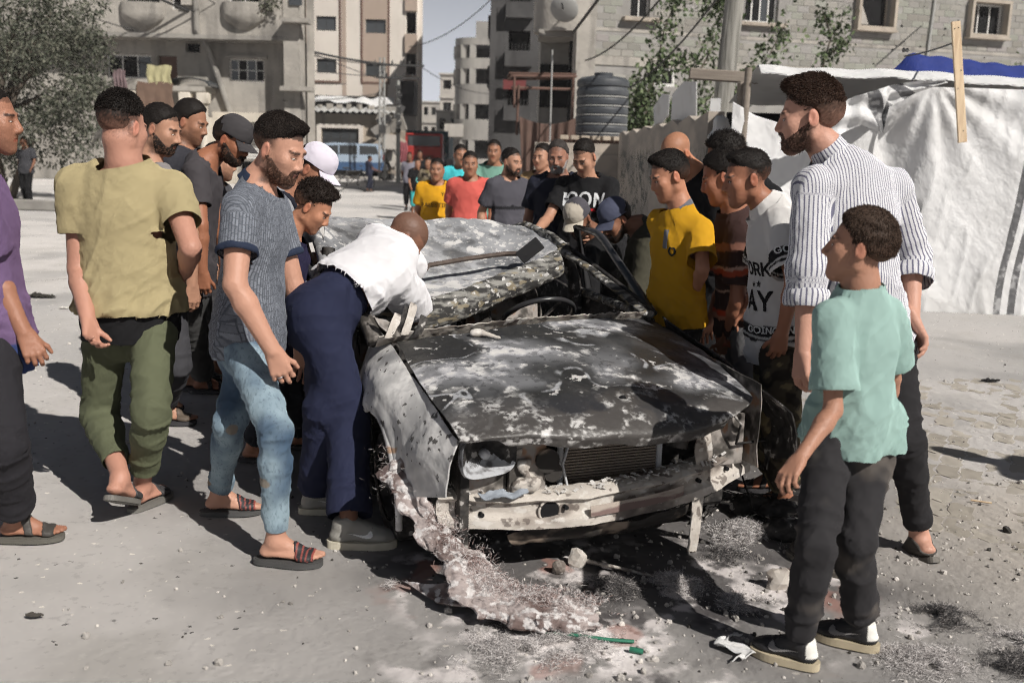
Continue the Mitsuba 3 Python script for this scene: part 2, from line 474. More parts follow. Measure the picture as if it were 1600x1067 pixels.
def foot_solid(S, A, az, pitch, fs, left):
    f, l, u = foot_frame(A, az, pitch)
    m = l if left else -l                     # towards the big toe
    L = lambda x, y, z: A + fs * (x * f + y * m + z * u)   # ankle at the origin, sole at z = -.085
    S.add(cone(L(-.028, 0, -.052), L(-.005, 0, -.03), .030 * fs, .033 * fs), .02 * fs)
    S.add(cone(L(0, .002, -.02), L(.085, .01, -.062), .036 * fs, .024 * fs), .02 * fs)
    S.add(cone(L(-.03, -.002, -.062), L(.11, .004, -.070), .028 * fs, .040 * fs, m, .42), .02 * fs)
    for y, x, r, q in ((.030, .168, .0125, .118), (.012, .165, .0095, .12), (-.004, .155, .0088, .115), (-.019, .142, .0082, .105), (-.032, .126, .0078, .095)):
        S.add(cone(L(q, y * .95, -.070), L(x, y, -.0745), r * 1.15 * fs, r * fs), .004 * fs)
    S.keep(plane(L(0, 0, -.085), -u), .004)
    return L


def sole_poly(fs, w=1.0):
    a = np.linspace(0, 2 * np.pi, 40, endpoint=False)
    x = .045 + .128 * np.cos(a)
    hw = (.036 + .012 * sstep(-.02, .11, x)) * w
    y = np.sign(np.sin(a)) * np.abs(np.sin(a)) ** .7 * hw
    return np.stack([x, y], 1) * fs


def conform(mesh, P0, dirn, up, solid, off, iters=14):
    """lays flat lettering (xy plane, centred) on a solid: from P0, looking along -dirn"""
    v, f = mesh
    right = nrm(np.cross(up, dirn)); up = np.cross(dirn, right)
    p = P0 + v[:, :1] * right + v[:, 1:2] * up
    for _ in range(iters):
        p = p - dirn * np.clip(solid(p), -.05, .05)[:, None] * .9
    return p + dirn * (off + v[:, 2:3]), f


def refine(m, e):
    v, f = trimesh.remesh.subdivide_to_size(m[0], m[1], e, max_iter=12)
    return v, f


def text2d(s, h, depth=.0015, bold=True, e=.02, gap=0):
    m = mk.text_mesh(s, h, depth, bold)
    v, f = refine((np.array(m.vertices), np.array(m.faces)), e)
    return v - np.r_[(v.min(0) + v.max(0))[:2] / 2, 0], f


def person(sp):
    """one figure from its joints: a continuous skin body with hair and clothing as its children"""
    J = {k: V(*p) for k, p in sp['J'].items()}
    S_ = sp['h'] / 1.75
    hs = sp.get('hs', S_ ** .55)
    k = key('person')
    say(k, sp['label'], 'person', sp.get('group'))
    rng = np.random.default_rng(sp.get('seed', len(_used)))
    q = sp.get('q', 1.0)                      # coarseness
    b = sp.get('bulk', 1.0)
    us, uh = nrm(J['sl'] - J['sr']), nrm(J['hl'] - J['hr'])
    M, Hm = (J['sl'] + J['sr']) / 2, (J['hl'] + J['hr']) / 2
    up = nrm(M - Hm)
    fr = nrm(np.cross(us, up)); frh = nrm(np.cross(uh, up))
    Pv = Hm + up * .045 * S_
    ch = M - up * .115 * S_
    wa = lerp(Pv, ch, .42)
    if 'wa' in J: wa = J['wa']
    um = nrm(us + uh)
    F = azdir(*sp['face'][:2])
    roll = math.radians(sp['face'][2] if len(sp['face']) > 2 else 0)
    X = nrm(np.cross(F, V(0, 0, 1)))
    U = np.cross(X, F)
    X, U = math.cos(roll) * X + math.sin(roll) * U, math.cos(roll) * U - math.sin(roll) * X
    R = np.stack([-X, F, U], 1)              # head axes: left, forward, up
    R[:, 0] *= 1 if np.linalg.det(R) > 0 else -1
    hc, nk = J['hd'], J['nk']
    bs = sp.get('belly', 1.0)

    def torso(S, e, k_=.05, top=True):
        S.add(cone(Hm - up * .03 * S_, Pv + up * .03 * S_, (.150 * b * S_ + e), (.146 * b * S_ + e), uh, .74), k_)
        S.add(cone(Pv, wa, .146 * b * S_ + e, .130 * b * bs * S_ + e, um, .76 * (.9 + .1 * bs)), k_)
        S.add(cone(wa, ch, .130 * b * bs * S_ + e, .150 * b * S_ + e, um, .72), k_)
        S.add(cone(ch, M - up * .03 * S_, .150 * b * S_ + e, .138 * b * S_ + e, us, .62), k_)
        if top:
            for s in ('sl', 'sr'):
                S.add(cone(lerp(M, nk, .42), J[s] - up * .014 * S_, .058 * S_ + e * .5, .051 * S_ * b + e * .4), .045 * S_)
            S.add(cone(lerp(M, nk, .2), nk, .075 * S_ + e * .4, .0585 * max(S_, hs * sp.get('neck', 1)) + e * .3, us, .9), .04 * S_)

    def arm(S, s, e=0., upto=9.):
        sh, el, wr = J['s' + s], J['e' + s], J['w' + s]
        ab = sp.get('arm', 1.0) * S_ ** .9 * .5 * (1 + b)
        S.add(cone(sh, el, .050 * ab + e, .038 * ab + e), .02)
        m = lerp(el, wr, .28)
        S.add(cone(el, m, .037 * ab + e, .040 * ab + e), .015)
        S.add(cone(m, wr, .040 * ab + e, .0265 * ab + e), .015)

    # skin
    B = Solid()
    torso(B, -.012)
    for s in 'lr':
        arm(B, s)
        B.add(cone(J['h' + s], J['k' + s], .078 * S_, .050 * S_), .03)
        m = lerp(J['k' + s], J['a' + s], .3)
        B.add(cone(J['k' + s], m, .050 * S_, .051 * S_), .02)
        B.add(cone(m, J['a' + s], .051 * S_, .0345 * S_), .02)
    head_solid(B, hc, R, hs, nk, sp)
    zones = [(hc + R @ V(0, 0, -.01) * hs, .155 * hs, .0048 * q if q < 2 else .0045 * q)]
    fs = sp.get('fs', S_)
    hnd = sp.get('hnd', S_ ** .9)
    ft = {}
    for s in 'lr':
        hd = sp.get('hand_' + s, {})
        wr, el = J['w' + s], J['e' + s]
        a = V(*hd['a']) if 'a' in hd else nrm(wr - el)
        th = V(*hd['th']) if 'th' in hd else fr
        pal = V(*hd['pal']) if 'pal' in hd else (-us if s == 'l' else us) + .001 * up
        c = hand_solid(B, wr, a, th, pal, hnd, hd.get('curl', (20, 30, 20)))
        if q < 3: zones.append((c, .125 * hnd, .0042 * max(q, 1) if q < 1.6 else .0055))
        f_ = sp.get('foot_' + s, (sp['body_az'], 0))
        ft[s] = foot_solid(B, J['a' + s], f_[0], f_[1], fs, s == 'l')
        if sp.get('shoes', 'slide') in ('slide', 'sandal', 'flip') and q < 3:
            zones.append((ft[s](.06, 0, -.05), .15 * fs, .0055 * max(q, 1)))
    v, f = B.mesh(.012 * max(1, q * .8))
    cen = v[f].mean(1)
    drop = np.zeros(len(f), bool)
    for c, r, h in zones: drop |= ((cen - c) ** 2).sum(1) < (r - .012) ** 2
    ms = [keepfaces(v, f, ~drop)]
    for c, r, h in zones:
        vv, ff = B.mesh(h, c - r, c + r)
        if len(vv):
            cc = ((vv[ff].mean(1) - c) ** 2).sum(1)
            ms.append(keepfaces(vv, ff, cc < r * r))
    v, f = joinm([m for m in ms if len(m[1])])
    part(k, 'body', (v, f), 'skin', True, skin_colors(v, hc, R, hs, sp, rng))
    # eyes
    L = head_local(hc, R, hs)
    if q < 2.6:
        for s in (-1, 1):
            e = trimesh.creation.icosphere(subdivisions=2)
            ev = np.array(e.vertices)
            gaze = V(0, 1, -.25 if not sp.get('look') else sp['look'])
            col = np.where((ev @ nrm(gaze) > .80)[:, None], lin(30, 22, 18), lin(205, 198, 190))
            ev = ev * V(.0118, .0100, .0045 if sp.get('squint', 1) else .006)
            part(k, 'eye', (L(s * .0305, .0785, .0015) + (ev * hs) @ R.T, np.array(e.faces)), 'eyes', True, col)
    hcol = lin(*sp.get('haircol', (26, 22, 20)))
    if sp.get('hair', 'short') not in ('none',):
        m = hair_mesh(hc, R, hs, sp, .0062 * q, rng)
        if m is not None:
            zz = ((m[0] - hc) @ R / hs)[:, 2]
            fade = (sstep(.05, -.05, zz + .012 * rng.standard_normal(len(zz))) * (.75 if sp.get('side', .35) < .2 else .25))[:, None]
            part(k, 'hair', m, 'hair', True, mottle(m[0], hcol, .35, 60, 3) * (1 - fade) + lin(*sp.get('skin', (196, 148, 118))) * .55 * fade)
    bd = sp.get('beard', 0)
    if bd:
        S = Solid()
        head_solid(S, hc, R, hs, nk, sp)
        lo, hi = S.box()
        Z = Solid()
        Z.add((lo, hi, lambda x, y, z: Solid.at(S, np.stack(np.broadcast_arrays(x, y, z), -1).reshape(-1, 3)).reshape(np.broadcast(x, y, z).shape) - bd * hs), .001)
        pl, me = plane(L(0, .03, -.033), R @ V(0, .55, .83))[2], ell(L(0, .085, -.06), V(.036, .04, .030) * hs, R)[2]
        Z.keep((V(-BIG, -BIG, -BIG), V(BIG, BIG, BIG), lambda x, y, z: np.minimum(pl(x, y, z), me(x, y, z))), .006 * hs)
        Z.keep(plane(L(0, .002, -.05), R @ V(0, -1, -.25)), .01 * hs)
        Z.keep(plane(L(0, .06, -.116), R @ V(0, .25, -1)), .01 * hs)
        Z.cut(ell(L(0, .10, -.0615), np.array((.017, .024, .0075)) * hs, R), .005 * hs)
        Z.cut(ell(L(0, .12, -.030), np.array((.021, .03, .0125)) * hs, R), .006 * hs)
        v, f = Z.mesh(.0055 * q, L(-.1, 0, -.13).min() * 0 + hc - .16 * hs, hc + .16 * hs)
        if len(v):
            n = vnormals(v, f)
            v = v + n * ((mk.fbm((v - hc) * 130, 2, 7) - .5) * .006)[:, None]
            N = int(sp.get('fuzz', 900) / max(q, 1) ** 2)
            pk = rng.integers(len(v), size=N)
            d = n[pk] * .8 + rng.normal(0, .5, (N, 3)) + R @ V(0, .1, -.7)
            d /= np.linalg.norm(d, axis=1, keepdims=True)
            s_ = np.cross(d, rng.normal(0, 1, (N, 3))); s_ /= np.linalg.norm(s_, axis=1, keepdims=True)
            b0 = v[pk] - n[pk] * .001
            pts = np.stack([b0 + s_ * .0012, b0 - s_ * .0012, b0 + d * rng.uniform(.004, .010, (N, 1))], 1).reshape(-1, 3)
            mixs = np.r_[rng.random(len(v)) < .22, np.zeros(len(pts), bool)][:, None] * .5
            v, f = joinm([(v, f), (pts, np.arange(3 * N).reshape(-1, 3))])
            part(k, 'beard', (v, f), 'hair', True, mottle(v, lin(*sp.get('beardcol', sp.get('haircol', (38, 31, 27)))), .45, 90, 4) * (1 - mixs) + lin(*sp.get('skin', (196, 148, 118))) * .6 * mixs)
    # clothes
    env = dict(J=J, S=S_, b=b, up=up, us=us, uh=uh, um=um, fr=fr, frh=frh, M=M, Hm=Hm, Pv=Pv, wa=wa, ch=ch, nk=nk, torso=torso, q=q, rng=rng, key=k, hc=hc, R=R, hs=hs, L=L, ft=ft, fs=fs, sp=sp)
    for g in sp['wear']: g[0](env, **g[1])
    return k


def folds(v, n, amp, axes, freqs, seed, mask=1.0):
    q = np.stack([v @ a * f for a, f in zip(axes, freqs)], 1)
    q = q + .55 * np.stack([mk.noise(q * .6, seed + 11), mk.noise(q * .6 + 5, seed + 12), mk.noise(q * .6 + 9, seed + 13)], 1)
    r = 1 - np.abs(2 * mk.noise(q, seed) - 1)
    r2 = 1 - np.abs(2 * mk.noise(q * 1.9 + 3, seed + 1) - 1)
    return v + n * ((1.25 * (r ** 4 - .2) + .55 * (r2 ** 4 - .2)) * amp * mask)[:, None]


def opened(v, f, ends):
    """takes off the flat caps that close a garment at its hem, cuffs and neck"""
    c = v[f].mean(1)
    n = np.cross(v[f[:, 1]] - v[f[:, 0]], v[f[:, 2]] - v[f[:, 0]])
    n /= np.linalg.norm(n, axis=1, keepdims=True) + 1e-20
    drop = np.zeros(len(f), bool)
    for p, d, r in ends: drop |= (n @ d > .6) & (np.abs((c - p) @ d) < .016) & (((c - p) ** 2).sum(1) < r * r)
    v, f = keepfaces(v, f, ~drop)
    e = np.sort(np.vstack([f[:, [0, 1]], f[:, [1, 2]], f[:, [2, 0]]]), 1)
    u, k = np.unique(e, axis=0, return_counts=True)
    rim = np.unique(u[k == 1])
    for p, d, r in ends:
        q = v[rim] - p
        m = (np.abs(q @ d) < .03) & ((q ** 2).sum(1) < r * r)
        v[rim[m]] -= (q[m] @ d)[:, None] * d
    b = u[k == 1]
    for _ in range(4):
        acc, cnt = np.zeros_like(v), np.zeros(len(v))
        for i, j in ((0, 1), (1, 0)): np.add.at(acc, b[:, i], v[b[:, j]]); np.add.at(cnt, b[:, i], 1)
        two_ = rim[cnt[rim] == 2]
        v[two_] = .45 * v[two_] + .55 * acc[two_] / 2
    return v, f


def shirt(e, col, ease=.016, hem=-.10, sleeve=.42, flare=.014, neck=.0, name='shirt', mat='cloth', amp=.010, pattern=None, tuck=False, collar=None, prints=(), colfn=None, seed=0, uvs=False, band=None, vneck=0, topcut=None):
    J, S_, up, us, um, fr = e['J'], e['S'], e['up'], e['us'], e['um'], e['fr']
    b = e['b']
    sd = seed + int(abs(J['hd'][0]) * 100)
    S = Solid()
    e['torso'](S, ease)
    if hem < .05:
        S.add(cone(e['Pv'], e['Hm'] + up * (hem - .06) * S_, .148 * b * S_ + ease, .150 * b * S_ + ease * 1.25, e['uh'], .76), .05)
    arms = []
    for s in 'lr' if sleeve > 0 else '':
        sh, el, wr = J['s' + s], J['e' + s], J['w' + s]
        ab = e['sp'].get('arm', 1.0) * S_ ** .9 * .5 * (1 + b)
        if sleeve <= 1:
            E = lerp(sh, el, sleeve * 1.15)
            S.add(cone(sh, E, .051 * ab + ease * .62, .049 * ab + flare, cap=True), .03)
            arms.append((sh, E))
        else:
            S.add(cone(sh, el, .051 * ab + ease * .7, .044 * ab + flare * .8), .03)
            E = lerp(el, wr, sleeve - 1)
            S.add(cone(el, E, .046 * ab + flare, .036 * ab + flare, cap=True), .02)
            arms.append((sh, el)); arms.append((el, E))
    S.keep(plane(e['Hm'] + up * hem * S_, -up), .004)
    if topcut: S.keep(plane(e['Hm'] + up * topcut * S_, up), .004)
    jn = e['L'](0, -.022, -.05)
    ax = nrm(jn - e['nk'])
    NS = max(S_, e['hs'] * e['sp'].get('neck', 1))
    S.cut(cone(e['nk'] + ax * (.010 - neck) * S_, e['nk'] + ax * .16, .092 * NS, .13 * NS, cap0=True), .008)
    if neck: S.cut(ell(e['nk'] + fr * .05 * S_ + ax * .01, V(.05, .05, .05) * S_ + neck), .01)
    if vneck: S.cut(cone(e['nk'], e['nk'] + fr * .16 * S_ - up * vneck * S_, .045 * S_, .012), .01)
    v, f = opened(*S.mesh(.0085 * e['q']), [(e['Hm'] + up * hem * S_, -up, 9)] + [(b_, nrm(b_ - a_), .13) for a_, b_ in (arms if sleeve <= 1 else arms[1::2])] + [(e['nk'] + ax * (.010 - neck) * S_, ax, .11)])
    n = vnormals(v, f)
    z = (v - e['Hm']) @ up / S_
    v0 = v
    dA = np.full(len(v), 9.)
    for a, c in arms:
        t = np.clip((v - a) @ (c - a) / ((c - a) @ (c - a)), 0, 1.1)
        dA = np.minimum(dA, np.linalg.norm(v - a - t[:, None] * (c - a), axis=1))
    inarm = sstep(.12, .06, dA - .0 * z)
    lowmask = .45 + .9 * sstep(.28, .0, z)
    v = folds(v, n, amp, (nrm(um + .45 * up), nrm(up - .45 * um), fr), (12, 2.8, 8), sd, lowmask)
    v = folds(v, n, amp * .55, (nrm(up + .6 * um), nrm(um - .6 * up), fr), (19, 5, 7), sd + 40, sstep(.30, .05, z) + .45)
    d = v - v0
    uv = None
    loc = np.stack([(v - e['M']) @ um, (v - e['M']) @ fr, (v - e['M']) @ up], 1)
    if uvs:
        ang = np.arctan2(loc[:, 0], loc[:, 1])
        uu, vv = loc[:, 0] * 1.15, loc[:, 2]
        for a, c in arms:
            axd = nrm(c - a)
            t = (v - a) @ axd
            r = v - a - t[:, None] * axd
            inside = (np.linalg.norm(r, axis=1) < .085 * S_) & (t > .045) & (t < np.linalg.norm(c - a) + .03)
            p1 = nrm(np.cross(axd, um)); p2 = np.cross(axd, p1)
            uu = np.where(inside, np.arctan2(r @ p1, r @ p2) * .055, uu)
            vv = np.where(inside, -t, vv)
        uv = np.stack([uu, vv], 1)
    c = mottle(v, col, .06, 6, sd)
    if colfn: c = colfn(c, loc, v, arms, z)
    if band is not None:                       # cuffs and hem of another colour
        bw = .012
        m = np.abs(z - hem) < bw / S_ * 1.2
        for a, c_ in (arms[-2:] if sleeve <= 1 else []):
            t = (v - c_) @ nrm(c_ - a)
            m = m | ((t > -bw * 1.3) & (np.linalg.norm(v - c_, axis=1) < .09))
        if band[1] == 'cuff': m = m & (z > hem + .05)
        c = np.where(m[:, None], band[0], c)
    kk = part(e['key'], name, (v, f), mat, True, c, uv)
    tree_ = None
    def on(p):
        nonlocal tree_
        return S.at(p)
    if prints:
        from scipy.spatial import cKDTree
        tree_ = cKDTree(v0)
        dn = (d * n).sum(1)
        for mesh, pos, dirn, upv, pc in prints:
            D = nrm(um * dirn[0] + fr * dirn[1] + up * dirn[2])
            P0 = e['M'] + (um * pos[0] + fr * pos[1] + up * pos[2])
            U = nrm(upv[0] * um + upv[1] * fr + upv[2] * up)
            pv, pf = conform(mesh, P0 + D * .0, D, nrm(U - D * (U @ D)), on, 0.)
            dist, ii = tree_.query(pv, k=6)
            w = 1 / (dist + .002); w /= w.sum(1, keepdims=True)
            pv = pv + n[ii[:, 0]] * ((dn[ii] * w).sum(1) + .0022)[:, None]
            part(kk if kk.count('__') < 2 else e['key'], 'print', (pv, pf), 'cloth', False, np.tile(pc, (len(pv), 1)))
    if collar is not None:
        g = np.linspace(0, 2 * np.pi, 40)
        o = e['nk'] - ax * .004 * S_
        rx, ry = (.0655 + neck) * NS, (.069 + neck) * NS
        side, fw = nrm(us - ax * (us @ ax)), nrm(fr - ax * (fr @ ax))
        hgt, out = collar[1], collar[2]
        rows = []
        for tt in np.linspace(0, 1, 6):
            a = .5 if collar[3:] else 0
            rad = 1 + out * (1 - tt) * (1 if len(collar) < 4 else 1.2)
            hh = hgt * (tt if len(collar) < 4 else 1 - (1 - tt) * 1.1)
            rows.append(o + np.outer(np.cos(g) * rx * rad, side) + np.outer(np.sin(g) * ry * rad, fw) + np.outer(hh - .018 * (np.sin(g) > .0) * np.sin(g) * (1.6 if len(collar) > 3 else .6), ax))
        P = np.array(rows)
        cv, cf = thick(P, .003)
        part(e['key'], 'collar', (cv, cf), mat if len(collar) < 5 else collar[4], True, mottle(cv, collar[0], .05, 9), None if not uvs else np.stack([np.tile(g * .06, 12)[:len(cv)], cv[:, 2]], 1))
    return S


def trousers(e, col, ease=.016, hem=.055, top=.10, ank=None, amp=.011, mat='cloth', name='trousers', colfn=None, slim=0., knee=None, uvs=False):
    J, S_, up = e['J'], e['S'], e['up']
    b = .5 + .5 * e['b']
    S = Solid()
    upz = nrm(up * .6 + nrm(e['Hm'] - (J['kl'] + J['kr']) / 2) * .4)
    S.add(cone(e['Hm'] - upz * .03 * S_, e['Pv'] + up * top * S_, .149 * e['b'] * S_ + ease * .6, .138 * e['b'] * S_ + ease * .5, e['uh'], .78), .04)
    if e['sp'].get('seat'):
        S.add(ell(e['Hm'] - e['frh'] * .05 * S_ - upz * .03 * S_, V(.14, .1, .11) * S_ * b, np.stack([e['uh'], e['frh'], upz], 1)), .05)
    cuts = []
    for s in 'lr':
        h, k, a = J['h' + s], J['k' + s], J['a' + s]
        S.add(cone(h, k, (.088 * b) * S_ + ease * .6 - slim, .058 * S_ * b + ease - slim), .035)
        m = lerp(k, a, .3)
        d = nrm(a - k)
        E = a - d * (hem - .0) * S_
        r = (ank if ank is not None else .042 * S_ + ease)
        S.add(cone(k, m, .058 * S_ * b + ease - slim, .055 * S_ * b + ease - slim), .02)
        S.add(cone(m, E, .055 * S_ * b + ease - slim, r, cap=True), .02)
        cuts.append((h, k, a, d))
    S.keep(plane(e['Pv'] + up * top * S_, up), .004)
    v, f = opened(*S.mesh(.0095 * e['q']), [(J['a' + s] - nrm(J['a' + s] - J['k' + s]) * hem * S_, nrm(J['a' + s] - J['k' + s]), .13) for s in 'lr'])
    n = vnormals(v, f)
    side = np.linalg.norm(v - lerp(J['kl'], J['al'], .5), axis=1) > np.linalg.norm(v - lerp(J['kr'], J['ar'], .5), axis=1)
    for i, (h, k, a, d) in enumerate(cuts):
        m = side if i == 1 else ~side
        if not m.any(): continue
        d1 = nrm(k - h)
        low = ((v - k) @ d > 0)
        dk = np.linalg.norm(v - k, axis=1); da = np.linalg.norm(v - a, axis=1); dh = np.linalg.norm(v - h, axis=1)
        msk = (.25 + .9 * np.exp(-(dk / .13) ** 2) + 1.0 * np.exp(-(da / .17) ** 2) + .8 * np.exp(-(dh / .16) ** 2)) * m
        axs = np.where(low[:, None], d, d1)
        p1 = nrm(np.cross(d, e['uh']))
        al = ((v - k) * axs).sum(1)
        vv = np.stack([al, v @ p1, v @ e['uh']], 1)
        qv = vv * V(21, 7, 6) + i * 7
        qv = qv + .6 * np.stack([mk.noise(qv * .5, 3), mk.noise(qv * .5 + 5, 4), mk.noise(qv * .5 + 9, 5)], 1)
        r = 1 - np.abs(2 * mk.noise(qv, 8 + i) - 1)
        ql = vv * V(4, 13, 13) + 3
        r2 = 1 - np.abs(2 * mk.noise(ql, 18 + i) - 1)
        v = v + n * (((r ** 3 - .28) * amp * 1.2 + (r2 ** 3 - .28) * amp * .5) * msk)[:, None]
    c = mottle(v, col, .10, 7, 5)
    if colfn: c = colfn(c, v, e)
    part(e['key'], name, (v, f), mat, True, c)
    return S


def shorts(e, col, **kw):
    J = e['J']
    sv = {s: J['a' + s] for s in 'lr'}
    for s in 'lr': J['a' + s] = lerp(J['k' + s], sv[s], .25)
    trousers(e, col, ank=.085 * e['S'], hem=0, name='shorts', **kw)
    J.update({'a' + s: sv[s] for s in 'lr'})


def slides(e, col, strap, kind='slide', stripes=None, thickn=.024):
    """open sandals: a moulded sole and one or two straps over the instep"""
    fs = e['fs']
    for s in 'lr':
        A = e['J']['a' + s]
        f_ = e['sp'].get('foot_' + s, (e['sp']['body_az'], 0))
        f, l, u = foot_frame(A, *f_)
        o = A - u * .085 * fs
        v, fc = extrude(shapely.Polygon(sole_poly(fs, 1.06)).buffer(.004), thickn * .8 * fs)
        v2, f2 = extrude(shapely.Polygon(sole_poly(fs, 1.06)).buffer(-.004), thickn * fs)
        vv, ff = joinm([(v - V(0, 0, thickn * .9 * fs), fc), (v2 - V(0, 0, thickn * fs), f2)])
        vv = o + vv[:, :1] * f + vv[:, 1:2] * l + vv[:, 2:] * u
        k = part(e['key'], 'sandal', (vv, ff), 'rubber', 25, None)
        scene[k] = mikit.ply((vv, ff), 'rubber', smooth=False, color=mottle(vv, col, .15, 30))
        S = Solid()
        foot_solid(S, A, f_[0], f_[1], fs, s == 'l')
        Z = Solid()
        lo, hi = S.box()
        Z.add((lo - .01, hi + .01, lambda x, y, z: S.at(np.stack(np.broadcast_arrays(x, y, z), -1).reshape(-1, 3)).reshape(np.broadcast(x, y, z).shape) - .005), .001)
        spans = {'slide': ((.062, .128),), 'cross': ((.02, .05), (.085, .125)), 'clog': ((-.01, .2),), 'flip': ((.085, .1),)}[kind]
        ms = []
        for a, b in spans:
            Q = Solid(); Q.ops = list(Z.ops)
            Q.keep(plane(A + f * b * fs, f + (u * .25 if kind != 'clog' else 0)), .002)
            Q.keep(plane(A + f * a * fs, -f - (u * .25 if kind != 'clog' else -u * .6)), .002)
            Q.keep(plane(A - u * .083 * fs, -u), .002)
            m = Q.mesh(.0055)
            if len(m[0]): ms.append(m)
        if ms:
            v, fc = joinm(ms)
            c = mottle(v, strap, .1, 30)
            if stripes is not None:
                t = (v - A) @ (f + u * .12) / fs
                c = np.where((np.sin(t * 2 * np.pi / .0185) > .62)[:, None], stripes, c)
            part(k, 'strap', (v, fc), 'rubber', True, c)


def shoes(e, col, sole, swoosh=None, heel=None, cutoff=None):
    """closed shoes: upper, sole, laces and a side mark"""
    fs = e['fs'] * 1.04
    for s in 'lr':
        A = e['J']['a' + s]
        f_ = e['sp'].get('foot_' + s, (e['sp']['body_az'], 0))
        f, l, u = foot_frame(A, *f_)
        m = l if s == 'l' else -l
        L = lambda x, y, z: A + fs * (x * f + y * m + z * u)
        S = Solid()
        S.add(cone(L(-.034, 0, -.055), L(-.02, 0, -.012), .036 * fs, .040 * fs), .02)
        S.add(cone(L(0, 0, -.022), L(.10, .006, -.060), .040 * fs, .034 * fs), .03)
        S.add(cone(L(-.03, 0, -.062), L(.125, .004, -.064), .034 * fs, .046 * fs, m, .55), .02)
        S.add(cone(L(.12, .004, -.066), L(.155, .006, -.07), .04 * fs, .026 * fs, m, .6), .02)
        S.keep(plane(L(0, 0, -.083), -u), .004)
        S.keep(plane(L(-.02, 0, .014), u - f * .25), .004)
        v, fc = S.mesh(.0055 * max(1, e['q']))
        n = vnormals(v, fc)
        v = v + n * ((mk.fbm(v * 40, 2, 3) - .5) * .004)[:, None]
        c = mottle(v, col, .12, 25)
        t = (v - A) @ f / fs
        if heel is not None: c = np.where(((t < -.040) & ((v - A) @ u / fs > -.055))[:, None], heel, c)
        if cutoff is not None: c = np.where((t > cutoff[0])[:, None], cutoff[1], c)
        k = part(e['key'], 'shoe', (v, fc), 'rubber', True, c)
        v, fc = extrude(shapely.Polygon(sole_poly(fs, 1.12)).buffer(.006), .030 * fs)
        v = A - u * .108 * fs + (v[:, :1] + .006) * f + v[:, 1:2] * l + v[:, 2:] * u
        part(k, 'sole', (v, fc), 'rubber', False, mottle(v, sole, .1, 30))
        ms = [tube([L(x, -.020, z) + u * .012, L(x + .004, 0, z) + u * .020, L(x, .020, z) + u * .012], .003, 6) for x, z in ((.03, -.018), (.05, -.026), (.07, -.034), (.09, -.042))]
        v, fc = joinm(ms)
        part(k, 'lace', (v, fc), 'rubber', True, np.tile(lin(*(150, 150, 148)) if swoosh is None else col * .7, (len(v), 1)))
        if swoosh is not None:
            w = np.array([(-.062, .012), (-.052, .004), (-.035, .0), (-.01, .006), (.062, .03), (.0, .018), (-.02, .0165), (-.036, .02), (-.042, .029), (-.052, .034), (-.060, .026)])
            for side in (1, -1):
                pv, pf = extrude(w * .8, .0012)
                pv, pf = refine((pv, pf), .012)
                if side * 1 > 0: pv = pv * V(-1, 1, 1); pf = pf[:, ::-1]
                out = l * side
                sgn = 1.0
                pv, pf = conform((pv, pf), L(.045, 0, -.062) + out * .07 * fs, out, u, S.at, .0025)
                part(k, 'emblem', (pv, pf), 'rubber', False, np.tile(swoosh, (len(pv), 1)))


